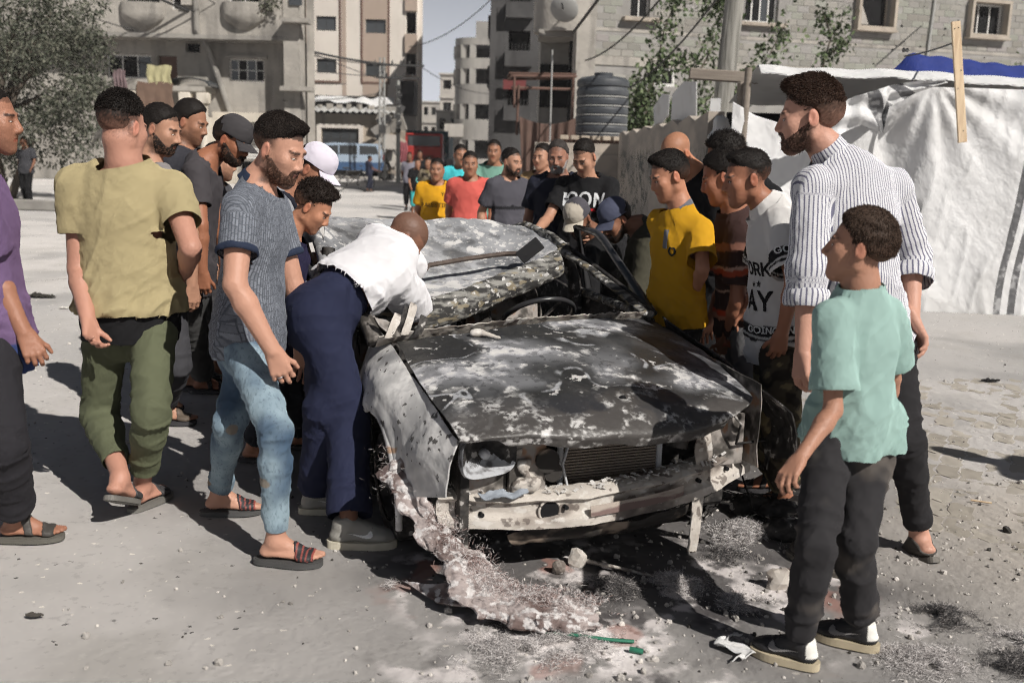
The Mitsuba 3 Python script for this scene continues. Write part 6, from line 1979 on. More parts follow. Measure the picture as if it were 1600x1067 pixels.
rough('lamp_rim', lambda p, n, uv: mix((.40, .41, .43), (.15, .15, .155), smoothstep(.5, .7, fbm(p.x * 30, p.y * 30, p.z * 30, 3))), .45, None, .5)
part(hl_, 'bulb_holder', ctube([hc_ + V(0, .055, -.01), hc_ + V(0, .03, -.01)], .017, 12), 'lamp_metal', True)
# front panel, brackets, radiator
for q_ in ((-.80, -.63, -.47, -.455, .40, .56), (-.63, -.50, -.50, -.485, .43, .64), (.18, .34, -.42, -.405, .43, .62)): part(car, 'front_panel', cbox(*q_), 'seat_frame')
S = Solid()
for p, r in (((-.60, -.50, .58), .022), ((-.585, -.51, .53), .026), ((-.56, -.52, .48), .034), ((-.60, -.515, .46), .03)): S.add(ell(cp(*p), V(r, r * .8, r * .9), CR), .02)
v_, f_ = S.mesh(.009); n_ = vnormals(v_, f_)
part(car, 'lamp_bracket', (v_ + n_ * ((mk.fbm(v_ * 30, 3, 2) - .5) * .045)[:, None], f_), 'cream_metal', 40)
part(car, 'horn', joinm([ctube([(-.50, -.46, .545), (-.50, -.52, .545)], [.035, .042], 16), ctube([(-.475, -.46, .50), (-.475, -.51, .50)], [.025, .034], 16)]), 'charred_tan', 40)
rad = part(car, 'radiator', cbox(-.395, -.02, -.40, -.37, .385, .655), 'charred')
for i in range(24): part(rad, 'fin', cbox(-.39, -.025, -.412, -.400, .392 + i * .0106, .3975 + i * .0106), 'radiator_fin')
for u in (-.405, -.012): part(rad, 'side_rail', ctube([(u, -.41, .38), (u, -.405, .66)], .012, 8), 'lamp_metal', True)
part(car, 'cable', ctube([(-.37, -.43, .62), (-.41, -.44, .5), (-.40, -.47, .42), (-.34, -.50, .40)], .006, 6), 'lamp_metal', True)
for i in range(5):
    rs = np.random.default_rng(i); p0 = V(.13, -.33, .64) + rs.normal(0, .05, 3)
    part(car, 'cable', ctube([p0, p0 + V(.06, -.02, -.05) + rs.normal(0, .03, 3), p0 + V(.12, .02, -.12) + rs.normal(0, .03, 3), p0 + V(.2, .03, -.15)], .005, 6), 'charred', True)
# bumper beam (pressed cream steel, crumpled)
path_u = [-.86, -.60, -.36, -.05, .20, .43]
path_v = [-.44, -.53, -.555, -.52, -.46, -.33]
path_z = [.385, .375, .372, .385, .40, .425]
s = np.linspace(0, 1, 120)
bu, bv, bz = (np.interp(s, np.linspace(0, 1, 6), q) for q in (path_u, path_v, path_z))
k_ = np.ones(9) / 9
bv = np.convolve(np.pad(bv, 4, 'edge'), k_, 'valid'); bz = np.convolve(np.pad(bz, 4, 'edge'), k_, 'valid')
rows = []
for dv, dz in ((.085, .058), (.05, .060), (.012, .056), (-.004, .044), (.018, .030), (.020, .0), (.012, -.018), (-.008, -.028), (-.012, -.050), (.02, -.058), (.06, -.056)):
    rows.append(np.stack([bu, bv + dv, bz + dz], 1))
B = dent(dent(np.array(rows), .010, 9, 21, 1), .008, 14, 22, 2)
P = cp(B[..., 0], B[..., 1], B[..., 2])
n_ = np.cross(P[1, 0] - P[0, 0], P[0, 1] - P[0, 0])
beam = part(car, 'bumper_beam', thick(P if (np.cross(P[5, 1] - P[5, 0], P[6, 0] - P[5, 0]) @ c_a) < 0 else P[:, ::-1], .005), 'cream_metal', 40)
part(beam, 'hole', ctube([(-.495, -.533, .375), (-.495, -.520, .375)], .036, 18), 'void')
part(beam, 'hole_rim', tube(cp(-.495 + .038 * np.cos(g[:-1]), -.532 + 0 * g[:-1], .375 + .038 * np.sin(g[:-1])), .005, 6, True), 'cream_metal', True)
for u, z in ((-.44, .385), (-.72, .37), (.28, .41), (.12, .40)): part(beam, 'hole', ctube([(u, np.interp(u, path_u, path_v) - .004, z), (u, np.interp(u, path_u, path_v) + .02, z)], .008, 10), 'void')
part(beam, 'inset', thick(patch([[(-.36, -.566, .388), (-.10, -.545, .398), (.03, -.515, .408)], [(-.36, -.572, .352), (-.10, -.551, .362), (.03, -.520, .372)]], 5, 30)[:, ::-1], .003), 'scorched_inset', 40)
rough('scorched_inset', lambda p, n, uv: mix((.16, .11, .10), (.36, .31, .27), smoothstep(.42, .62, fbm(p.x * 9, p.y * 9, p.z * 30, 3))), .6)
part(car, 'valance', thick(patch([[(-.62, -.47, .30), (-.2, -.50, .29), (.15, -.44, .32)], [(-.60, -.46, .255), (-.2, -.49, .255), (.15, -.43, .28)], [(-.55, -.42, .23), (-.2, -.45, .23), (.14, -.40, .26)]], 14, 60, lambda B: dent(B, .03, 8, 31, 2))[:, ::-1], .004), 'charred_tan', 40)
rough('charred_tan', lambda p, n, uv: mix((.03, .027, .025), (.30, .24, .19), smoothstep(.52, .66, fbm(p.x * 9, p.y * 9, p.z * 9, 4))), .7)
part(car, 'hanging_strap', thick(patch([[(.10, -.47, .36), (.155, -.455, .365)], [(.095, -.475, .24), (.15, -.46, .24)], [(.09, -.47, .13), (.135, -.46, .12)]], 16, 8, lambda B: dent(B, .006, 12, 3, 1))[:, ::-1], .004), 'cream_metal', 40)
part(car, 'bent_bracket', thick(patch([[(.115, -.46, .455), (.19, -.44, .47)], [(.10, -.47, .54), (.175, -.45, .55)], [(.13, -.44, .60), (.165, -.43, .60)], [(.155, -.42, .64), (.160, -.42, .64)]], 22, 10, lambda B: dent(B, .012, 14, 5, 1)), .004), 'cream_metal', 40)
part(car, 'wing_edge', thick(patch([[(.425, -.36, .69), (.445, -.34, .69)], [(.43, -.37, .60), (.455, -.34, .60)], [(.425, -.36, .50), (.435, -.34, .50)], [(.43, -.35, .38), (.44, -.33, .38)]], 20, 6, lambda B: dent(B, .012, 12, 5, 0)), .004), 'lamp_metal', 40)
part(car, 'melted_plastic', thick(patch([[(-.74, -.50, .452), (-.66, -.52, .46), (-.58, -.53, .47)], [(-.73, -.53, .445), (-.65, -.55, .45), (-.58, -.55, .455)]], 10, 26, lambda B: dent(dent(B, .02, 22, 4), .01, 50, 5)), .004), 'melted_grey', 40)
plain('melted_grey', (.26, .29, .33), .5)
rng = np.random.default_rng(31)
fl = []
for i in range(160):
    t = rng.random(); u, v_, z = np.interp(t, np.linspace(0, 1, 6), path_u), np.interp(t, np.linspace(0, 1, 6), path_v) + rng.uniform(.0, .07), np.interp(t, np.linspace(0, 1, 6), path_z) + .064
    fl.append(boxm(cp(u, v_, z + rng.uniform(-.002, .01)), (rng.uniform(.006, .026), rng.uniform(.004, .014), .003), trimesh.transformations.euler_matrix(*rng.uniform(-.7, .7, 2), rng.uniform(0, 6))[:3, :3]))
say(part(beam, 'ash_flakes', joinm(fl), 'ash_flake'), kind='stuff')
plain('ash_flake', (.50, .485, .47), .9)
# crushed roof: rows from the header to the rear edge
roof = [[(-.93, .70, .93), (-.60, .62, .90), (-.25, .82, .945), (.04, .98, 1.005), (.25, 1.10, 1.055)],
        [(-.93, .90, .97), (-.62, .86, .905), (-.27, .96, .915), (.05, 1.12, .975), (.30, 1.24, 1.080)],
        [(-.92, 1.15, 1.06), (-.62, 1.10, .935), (-.28, 1.18, .930), (.06, 1.32, 1.00), (.33, 1.42, 1.105)],
        [(-.88, 1.30, 1.155), (-.62, 1.34, 1.04), (-.26, 1.40, 1.02), (.08, 1.50, 1.07), (.33, 1.58, 1.130)],
        [(-.86, 1.72, 1.195), (-.60, 1.73, 1.185), (-.25, 1.74, 1.180), (.08, 1.76, 1.175), (.30, 1.76, 1.150)]]
P = patch(roof, 80, 100, lambda B: dent(dent(B, .026, 4.5, 41), .007, 16, 42))
part(car, 'roof', thick(P if np.cross(P[0, 1] - P[0, 0], P[1, 0] - P[0, 0])[2] > 0 else P[:, ::-1], .006), 'burnt_roof', 60)
hd_ = np.array(roof[0])
rows = [hd_ + V(0, .03, .012), hd_ + V(0, -.015, .006), hd_ + V(0.01, -.035, -.04), hd_ + V(.015, -.03, -.085), hd_ + V(.015, .01, -.10)]
P = patch(rows, 24, 110, lambda B: dent(dent(B, .010, 9, 51), .006, 22, 52))
part(car, 'windscreen_header', thick(P[:, ::-1], .006), 'burnt_header', 50)
# pillars and frames
part(car, 'windscreen_pillar', ctube([(.42, .46, .845), (.385, .70, .925), (.33, .98, 1.02), (.285, 1.15, 1.068)], [.030, .026, .026, .03], 10, flat=.6), 'burnt_header', True)
part(car, 'pillar_seal', ctube([(.455, .47, .85), (.42, .72, .935), (.365, 1.0, 1.035), (.33, 1.2, 1.09), (.345, 1.5, 1.13)], .012, 8), 'charred', True)
part(car, 'roof_rail', ctube([(.31, 1.13, 1.075), (.345, 1.4, 1.115), (.34, 1.75, 1.145), (.30, 2.2, 1.05), (.26, 2.5, .86)], [.026, .026, .03, .03, .03], 8), 'burnt_header', True)
part(car, 'windscreen_pillar', ctube([(-.90, .22, .83), (-.92, .30, .90), (-.93, .45, .92)], [.035, .03, .02], 8), 'seat_frame', True)
part(car, 'roof_rail', ctube([(-.93, .70, .94), (-.93, .95, 1.0), (-.91, 1.3, 1.12), (-.88, 1.75, 1.19), (-.86, 2.2, 1.05), (-.82, 2.5, .86)], .03, 8), 'burnt_roof', True)
part(car, 'middle_pillar', ctube([(.36, 1.28, 1.09), (.40, 1.22, .90), (.42, 1.15, .45)], [.03, .035, .04], 8), 'charred', True)
part(car, 'middle_pillar', ctube([(-.90, 1.1, 1.10), (-.93, 1.05, .9), (-.93, 1.0, .45)], [.03, .035, .04], 8), 'charred', True)
door = part(car, 'open_door', thick(patch([[(.47, .50, .82), (.62, 1.10, .80), (.72, 1.62, .78)], [(.50, .50, .5), (.66, 1.1, .48), (.76, 1.62, .46)], [(.47, .52, .22), (.63, 1.1, .22), (.73, 1.6, .22)]], 20, 30, lambda B: dent(B, .01, 7, 61, 0)), .03), 'charred', 40)
part(door, 'window_frame', ctube([(.455, .51, .85), (.505, .84, .975), (.575, 1.24, 1.105), (.60, 1.36, 1.13), (.615, 1.45, 1.137), (.63, 1.70, 1.145), (.70, 1.66, .8)], .020, 8), 'frame_gloss', True)
plain('frame_gloss', (.03, .03, .032), .3, .5)
part(door, 'frame_flange', ctube([(.475, .53, .86), (.53, .86, .975), (.60, 1.26, 1.095), (.635, 1.38, 1.12), (.645, 1.5, 1.128)], .010, 6), 'burnt_header', True)
part(car, 'inner_side', thick(patch([[(.42, .50, .81), (.44, 1.1, .83), (.44, 1.25, .83)], [(.40, .50, .55), (.41, 1.1, .55), (.41, 1.25, .55)], [(.42, .5, .2), (.42, 1.1, .2), (.42, 1.25, .2)]], 16, 24, lambda B: dent(B, .01, 9, 66, 0))[:, ::-1], .02), 'charred', 40)
part(car, 'door_sill_rail', ctube([(.41, .46, .84), (.43, .9, .845), (.44, 1.25, .85)], .022, 8), 'burnt_header', True)
for sd, u in (('left', -.92), ('right', .44)):
    part(car, 'rear_quarter', thick(patch([[(u, 1.25, .84), (u, 1.9, .88), (u + (.04 if u < 0 else -.04), 2.65, .82)], [(u * 1.02, 1.25, .5), (u * 1.02, 1.9, .55), (u, 2.68, .5)], [(u, 1.25, .2), (u, 1.85, .42), (u, 2.65, .3)]], 14, 30, lambda B: dent(B, .012, 6, 71, 0)), .02), 'charred', 40)
part(car, 'side_door', thick(patch([[(-.925, .42, .84), (-.935, .9, .85), (-.925, 1.22, .84)], [(-.95, .42, .5), (-.955, .9, .5), (-.945, 1.22, .5)], [(-.925, .42, .2), (-.93, .9, .2), (-.925, 1.22, .2)]], 14, 24, lambda B: dent(B, .012, 6, 73, 0)), .02), 'charred', 40)
part(car, 'door_bar', joinm([ctube([(-.95, .9, .93), (-1.0, 1.35, 1.04), (-1.02, 1.75, 1.10)], .020, 8), ctube([(-.96, 1.0, .86), (-1.0, 1.5, .93)], .018, 8)]), 'frame_gloss', True)
part(car, 'floor', cbox(-.88, .40, .36, 2.62, .17, .22), 'charred')
part(car, 'bulkhead', cbox(-.86, .40, .40, .44, .22, .80), 'charred')
part(car, 'tailgate', thick(patch([[(-.84, 2.52, .87), (-.2, 2.58, .90), (.28, 2.52, .87)], [(-.86, 2.70, .6), (-.2, 2.76, .6), (.36, 2.70, .6)], [(-.86, 2.7, .25), (-.2, 2.75, .25), (.36, 2.7, .25)]], 14, 30, lambda B: dent(B, .02, 5, 75, 1)), .02), 'burnt_roof', 40)
part(car, 'parcel_shelf', cbox(-.8, .3, 1.95, 2.5, .78, .80), 'charred')
# interior
part(car, 'dashboard', joinm([cbox(-.80, .36, .52, .66, .58, .76, .03)]), 'charred')
sw = cp(.02, .80, .80)
ax = nrm(c_a * .55 + V(0, 0, .75)); p1 = c_w; p2 = np.cross(ax, p1)
g2 = np.linspace(0, 2 * np.pi, 41)[:-1]
st = part(car, 'steering_wheel', tube(sw + .185 * (np.outer(np.cos(g2), p1) + np.outer(np.sin(g2), p2)), .013, 8, True), 'frame_gloss', True)
part(st, 'spoke', joinm([tube([sw - ax * .03, sw + .185 * (math.cos(a) * p1 + math.sin(a) * p2)], .008, 6) for a in (-1.2, -1.9, .3, 2.84)]), 'seat_frame', True)
part(st, 'column', tube([sw - ax * .03, sw - ax * .25], .03, 8), 'charred', True)
for u in (-.58, .02):
    k2 = part(car, 'seat_back', thick(patch([[(u - .2, 1.12, .46), (u, 1.08, .46), (u + .2, 1.12, .46)], [(u - .2, 1.22, .7), (u, 1.18, .7), (u + .2, 1.22, .7)], [(u - .15, 1.30, .90), (u, 1.27, .93), (u + .15, 1.30, .90)]], 18, 18, lambda B: dent(B, .012, 9, 81, 1)), .03), 'seat_frame', 40)
    part(k2, 'frame_tube', ctube([(u - .22, 1.12, .4), (u - .21, 1.24, .75), (u - .12, 1.30, .92), (u + .12, 1.30, .92), (u + .21, 1.24, .75), (u + .22, 1.12, .4)], .016, 8), 'charred', True)
    part(car, 'seat_base', cbox(u - .22, u + .22, .74, 1.12, .34, .42, .02), 'seat_frame')
    part(k2, 'spring', joinm([ctube([(u - .17 + .035 * i, 1.10 + .02 * (i % 2), .5), (u - .17 + .035 * i, 1.18, .72)], .005, 5) for i in range(10)]), 'charred', True)
part(car, 'canister', ctube([(-.22, .98, .60), (-.20, 1.02, .82)], [.06, .055], 16), 'seat_frame', 40)
part(car, 'canister_hose', ctube([(-.30, .95, .62), (-.31, 1.0, .84), (-.24, 1.03, .90), (-.16, 1.03, .86), (-.13, 1.0, .66)], .014, 8), 'charred', True)
# twisted bar and hinge lying on the roof
part(car, 'twisted_bar', ctube([(-.60, 1.02, .985), (-.43, 1.05, 1.02), (-.24, 1.10, 1.04), (-.02, 1.16, 1.055), (.06, 1.12, 1.06)], [.013, .017, .017, .018, .02], 6, flat=.7), 'rust_bar', 30)
rough('rust_bar', lambda p, n, uv: mix((.045, .035, .03), (.13, .10, .085), fbm(p.x * 40, p.y * 40, p.z * 40, 3)), .7)
part(car, 'bar_stay', ctube([(-.44, 1.05, 1.02), (-.52, .96, .955), (-.60, .90, .93)], [.015, .012, .016], 6, flat=.6), 'rust_bar', 30)
part(car, 'hinge_block', joinm([cbox(.05, .12, 1.09, 1.13, 1.05, 1.085, .006, rotz(25) @ trimesh.transformations.euler_matrix(.3, -.6, 0)[:3, :3]), cbox(.02, .15, 1.07, 1.078, 1.045, 1.115, .003, rotz(-28) @ trimesh.transformations.euler_matrix(.2, -.7, 0)[:3, :3])]), 'frame_gloss')
# torn windscreen-pillar debris on the left
rs = np.random.default_rng(9)
for i in range(5):
    u, v_, z = -.90 + .035 * i + rs.uniform(-.02, .02), .17 + rs.uniform(-.03, .03), .855
    h_, t_ = rs.uniform(.04, .12), rs.uniform(-.05, .05)
    part(car, 'torn_metal', thick(patch([[(u, v_, z), (u + .035, v_ + .01, z)], [(u + t_, v_ + .02, z + h_ * .5), (u + .04 + t_, v_ + .03, z + h_ * .6)], [(u + t_ * 1.6 + .01, v_ + .05, z + h_), (u + .02 + t_ * 2, v_ + .04, z + h_ * .9)]], 14, 8, lambda B: dent(dent(B, .012, 22, i), .008, 40, i + 3, 1)), .003), ('cream_metal', 'charred', 'seat_frame')[i % 3], 40)

# ------------------------------------------------------------------ burnt remains on the ground
def fibres(c, r, n, rng, ln=.05, w=.0005, cols=((.62, .60, .59), (.40, .38, .37), (.10, .095, .095)), flat=.38):
    """tuft of fine curled glass fibres"""
    base = c + rng.normal(0, .42, (n, 3)) * np.asarray(r) * V(1, 1, 0)
    base = base[mk.fbm(base * V(15, 15, 0) + 3, 3, 5) > .45]; n = len(base)
    rad = 1 - np.clip(np.linalg.norm((base - c)[:, :2] / np.asarray(r)[:2], axis=1), 0, 1)
    base[:, 2] = c[2] + rng.uniform(0, 1, n) * r[2] * rad
    d = rng.normal(0, 1, (n, 3)) * V(1, 1, flat); d /= np.linalg.norm(d, axis=1, keepdims=True)
    e = rng.normal(0, 1, (n, 3)); s = np.cross(d, e); s /= np.linalg.norm(s, axis=1, keepdims=True)
    L = ln * rng.uniform(.5, 1.4, n)[:, None]
    P = np.stack([base - s * w, base + s * w, base + d * L * .5 + s * w + e * L * .10, base + d * L * .5 - s * w + e * L * .10, base + d * L + e * L * .05], 1)
    P[..., 2] = np.maximum(P[..., 2], .002)
    k = np.arange(n)[:, None] * 5
    F = np.vstack([k + np.array(q) for q in ([0, 1, 2], [0, 2, 3], [3, 2, 4])])
    col = np.asarray(cols)[rng.choice(len(cols), n, p=[.5, .3, .2])] * rng.uniform(.8, 1.15, (n, 1))
    return (P.reshape(-1, 3), F), np.repeat(np.clip(col, 0, 1), 5, 0)


scene['fibre'] = two({"type": "principled", "base_color": VC, "roughness": .7, "specular": .4})
rng = np.random.default_rng(77)
bc = key('melted_bumper'); say(bc, 'melted pinkish-white fibrous bumper cover slumped on the ground below the left headlamp', 'bumper')
cl = np.array([(-.345, 3.29, .47), (-.300, 3.20, .345), (-.13, 3.07, .20), (-.05, 3.03, .115), (.09, 3.01, .085), (.225, 3.02, .07), (.34, 3.04, .03)]) * V(1, 1, 1) + np.outer(np.linspace(1, .35, 7), V(-.03, .24, -.02))
from scipy.interpolate import make_interp_spline
sp_ = make_interp_spline(np.linspace(0, 1, 7), cl, k=3)(np.linspace(0, 1, 90))
wd = np.interp(np.linspace(0, 1, 90), [0, .25, .45, .7, 1], [.05, .07, .13, .14, .09])
tg = np.gradient(sp_, axis=0); tg /= np.linalg.norm(tg, axis=1, keepdims=True)
sd = np.cross(tg, V(0, 0, 1)); sd /= np.linalg.norm(sd, axis=1, keepdims=True)
B = np.array([sp_ + sd * (wd * t)[:, None] * 1.0 - V(0, 0, 1) * (.05 * t * t + .0) for t in np.linspace(-1, 1, 40)])
B[..., 2] += .085 * (mk.fbm(B * 9, 3, 3) - .45) + .026 * (mk.fbm(B * 26, 3, 5) - .5)
B[..., :2] += .10 * (np.stack([mk.fbm(B * 24, 3, 17), mk.fbm(B * 24, 3, 18)], -1) - .5) + .06 * (np.stack([mk.fbm(B * 6, 3, 7), mk.fbm(B * 6, 3, 8)], -1) - .5)
B[..., 2] = np.maximum(B[..., 2], .012)
v_, f_ = thick(B if np.cross(B[20, 41] - B[20, 40], B[21, 40] - B[20, 40])[2] > 0 else B[:, ::-1], .010)
part(bc, 'cover', (v_, f_), 'burnt_fibre', 60)
P = patch([[(-.96, -.42, .135), (-.84, -.56, .17), (-.64, -.72, .20)], [(-.90, -.58, .13), (-.78, -.72, .145), (-.58, -.86, .16)]], 16, 50, lambda B: dent(B, .02, 9, 13, 2))
part(bc, 'torn_strip', thick(P if np.cross(P[0, 1] - P[0, 0], P[1, 0] - P[0, 0])[2] > 0 else P[:, ::-1], .01), 'burnt_fibre', 50)
fm, fc_ = [], []
for i in range(0, 90, 2):
    m, c = fibres(sp_[i] + V(0, 0, .015), V(.11, .11, .035), 170, rng, .020, cols=((.66, .62, .61), (.42, .31, .29), (.12, .10, .10)), flat=.8)
    fm.append(m); fc_.append(c)
say(part(bc, 'fibres', joinm(fm), 'fibre', False, np.vstack(fc_)), kind='stuff')


def tuft(px, py, r, h, n, dark, label, ln=.024):
    n = int(n * 3.6)
    cols = ((.66, .63, .62), (.44, .41, .40), (.12, .115, .115)) if not dark else ((.10, .095, .095), (.035, .034, .035), (.42, .39, .38))
    m, c = fibres(V(px, py, .004), V(r, r * .8, h), n, rng, ln, cols=cols)
    say(part('', 'ash_tuft', m, 'fibre', False, c), label, 'ash', 'tufts of burnt fibre on the ground')


for x, y, r, h, n, dk, lb in ((.98, 3.92, .16, .10, 2600, 0, 'largest pale tuft of burnt fibre just under the right end of the bumper beam'), (.86, 3.72, .10, .05, 1200, 1, 'dark burnt fibre below the hanging strap'), (.40, 3.38, .13, .05, 1800, 1, 'black charred fibre tuft in the shadow at the centre'), (.10, 3.16, .14, .06, 2300, 1, 'black matted fibre at the tip of the melted bumper'),
                            (.06, 2.92, .20, .035, 2600, 0, 'wide white ash patch at the bottom centre'), (.22, 3.0, .15, .03, 1500, 0, 'white ash beside the green cord'), (.62, 3.44, .12, .05, 1600, 0, 'greyish fibre tuft in the boy\'s shadow'), (.84, 3.30, .10, .04, 1200, 0, 'small pale fibre curl beside the white stone'),
                            (1.52, 3.22, .13, .05, 2000, 1, 'dark spiky fibre patch behind the boy in mint'), (1.34, 2.92, .16, .04, 2100, 0, 'pinkish-white ash between the shoes of the boy in mint'), (1.62, 2.90, .12, .05, 1800, 1, 'dark charred fibre right of the boy in mint'), (1.72, 3.05, .12, .03, 1300, 0, 'grey ash patch further right of the dark fibre'), (1.95, 3.22, .06, .03, 500, 0, 'lone grey tuft on the sand at the right'), (-.38, 3.36, .05, .05, 520, 0, 'single white fluffy tuft lying left of the melted bumper')):
    tuft(x, y, r, h, n, dk, lb)
# heap of burnt wires under the right corner
k = key('wire_heap'); say(k, 'heap of charred wires and plastic beneath the right front corner of the car', 'debris')
S = Solid()
for i in range(14): S.add(ell(V(1.18, 4.20, .02) + rng.normal(0, 1, 3) * V(.13, .10, .01), V(rng.uniform(.05, .12), rng.uniform(.04, .1), rng.uniform(.03, .07))), .03)
v_, f_ = S.mesh(.012); n_ = vnormals(v_, f_)
part(k, 'melted_mass', (v_ + n_ * ((mk.fbm(v_ * 22, 3, 2) - .5) * .05)[:, None], f_), 'charred', True)
for i in range(34):
    p = V(1.20, 4.18, .05) + rng.normal(0, 1, 3) * V(.14, .10, .02)
    d = nrm(rng.normal(0, 1, 3) * V(1, 1, .5)) * rng.uniform(.4, 1.1)
    q = np.array([p + d * t * .09 + rng.normal(0, .02, 3) for t in range(4)]); q[:, 2] = np.maximum(q[:, 2], .006)
    part(k, 'wire', tube(q, rng.uniform(.0025, .005), 5), 'charred' if i % 4 else 'cream_metal')
for (x, y, s, lab) in ((1.34, 4.12, .055, 'pale broken block lying in the burnt wires'), (1.00, 3.43, .045, 'pale stone standing among the ash near the boy in mint'), (.27, 3.60, .04, 'small upright pale chip beside the melted bumper'), (.20, 3.52, .03, 'little tan chip left of the upright chip')):
    ic = trimesh.creation.icosphere(subdivisions=1, radius=s); v_ = np.array(ic.vertices)
    v_ = v_ * (1 + 1.1 * (mk.noise(v_ * 28 + x * 50, 4) - .5))[:, None] * V(.9, .55, 1.0)
    say(part('', 'stone', (v_ + V(x, y, s * .7), np.array(ic.faces)), 'cream_metal'), lab, 'stone')
say(part('', 'green_cord', joinm([tube([(.13, 3.02, .012), (.22, 3.0, .018), (.34, 2.985, .012), (.42, 2.985, .008)], .006, 6), tube([(.40, 2.93, .010), (.44, 2.915, .010)], .009, 6)]), 'green_plastic', True), 'short length of green cord lying in the ash', 'cord')
plain('green_plastic', (.03, .16, .10), .5)
a, b = np.meshgrid(np.linspace(0, 1, 24), np.linspace(0, 1, 8), indexing='ij')
P = np.stack([.735 + .035 * np.sin(a * 7) + .05 * (b - .5), 2.86 + .16 * a + .02 * b, .012 + .015 * np.sin(a * 9 + b * 4) ** 2], -1)
say(part('', 'white_rag', thick(P, .003), 'tarp_plain', True), 'crumpled strip of white paper at the bottom right of the ash', 'paper')
say(part('', 'scrap_strip', tube([(.30, 3.60, .02), (.46, 3.52, .02), (.60, 3.46, .012)], [.010, .007, .004], 5), 'cream_metal', True), 'thin bent metal strip lying across the soot', 'metal strip')
say(part('', 'twig', joinm([tube([(2.16, 4.44, .012), (2.24, 4.40, .014)], .005, 5)]), 'wood_new'), 'tiny yellowish twig on the pavers at the right', 'twig')
# pebbles and crumbs everywhere: too many to count
rng = np.random.default_rng(91)
ms, cs = [], []
ico = trimesh.creation.icosphere(subdivisions=1)
iv, if_ = np.array(ico.vertices), np.array(ico.faces)
N = 2300
y = rng.uniform(2.3, 8.5, N) ** 1.0
x = rng.uniform(-1, 1, N) * (.62 * y + .3)
near = rng.random(N) < .6
x[near] = rng.normal(.75, .75, near.sum()); y[near] = rng.normal(3.45, .55, near.sum())
rt = rng.random(N) < .18
x[rt] = rng.uniform(1.4, 2.9, rt.sum()); y[rt] = rng.normal(4.1, .45, rt.sum())
sz = np.exp(rng.normal(math.log(.0042), .5, N)); sz = np.minimum(sz, .02)
zz = ground_height(x, y)
for i in range(N):
    s = iv * (1 + rng.uniform(-.3, .3, (len(iv), 1))) * rng.uniform(.6, 1.2, 3) * sz[i]
    ms.append((s + V(x[i], y[i], zz[i] + sz[i] * .4), if_))
    g_ = rng.choice([.50, .36, .22, .06], p=[.35, .35, .18, .12]) * rng.uniform(.8, 1.2)
    cs.append(np.tile(np.array([g_, g_ * .94, g_ * .88]), (len(iv), 1)))
say(part('', 'gravel', joinm(ms), 'blocks', False, np.vstack(cs)), 'pebbles, grit and crumbs strewn over the street', kind='stuff')

rng = np.random.default_rng(17)
for x, y, r, c_, lb in ((-4.73, 9.85, .16, (52, 50, 46), 'flattened dark scrap on the slab at the far left'), (3.48, 7.07, .07, (34, 33, 33), 'small black scrap on the sand at the right'), (-4.2, 9.2, .05, (200, 196, 190), 'white paper scrap behind the man in khaki'), (2.1, 6.6, .04, (60, 56, 50), 'tiny dark scrap in front of the tent'), (-1.55, 3.05, .03, (70, 66, 62), 'small dark chip on the bare ground at the lower left')):
    q = np.stack(np.meshgrid(np.linspace(-1, 1, 9), np.linspace(-1, 1, 7), indexing='ij'), -1)
    P = np.stack([x + r * q[..., 0] * (1 - .4 * q[..., 1] ** 2), y + r * .45 * q[..., 1] * (1 - .3 * q[..., 0] ** 2), .012 + .25 * r * rng.random(q.shape[:2]) ** 2], -1)
    v_, f_ = thick(P, .003)
    say(part('', 'litter', (v_, f_), 'cloth', False, np.tile(lin(*c_), (len(v_), 1))), lb, 'litter')
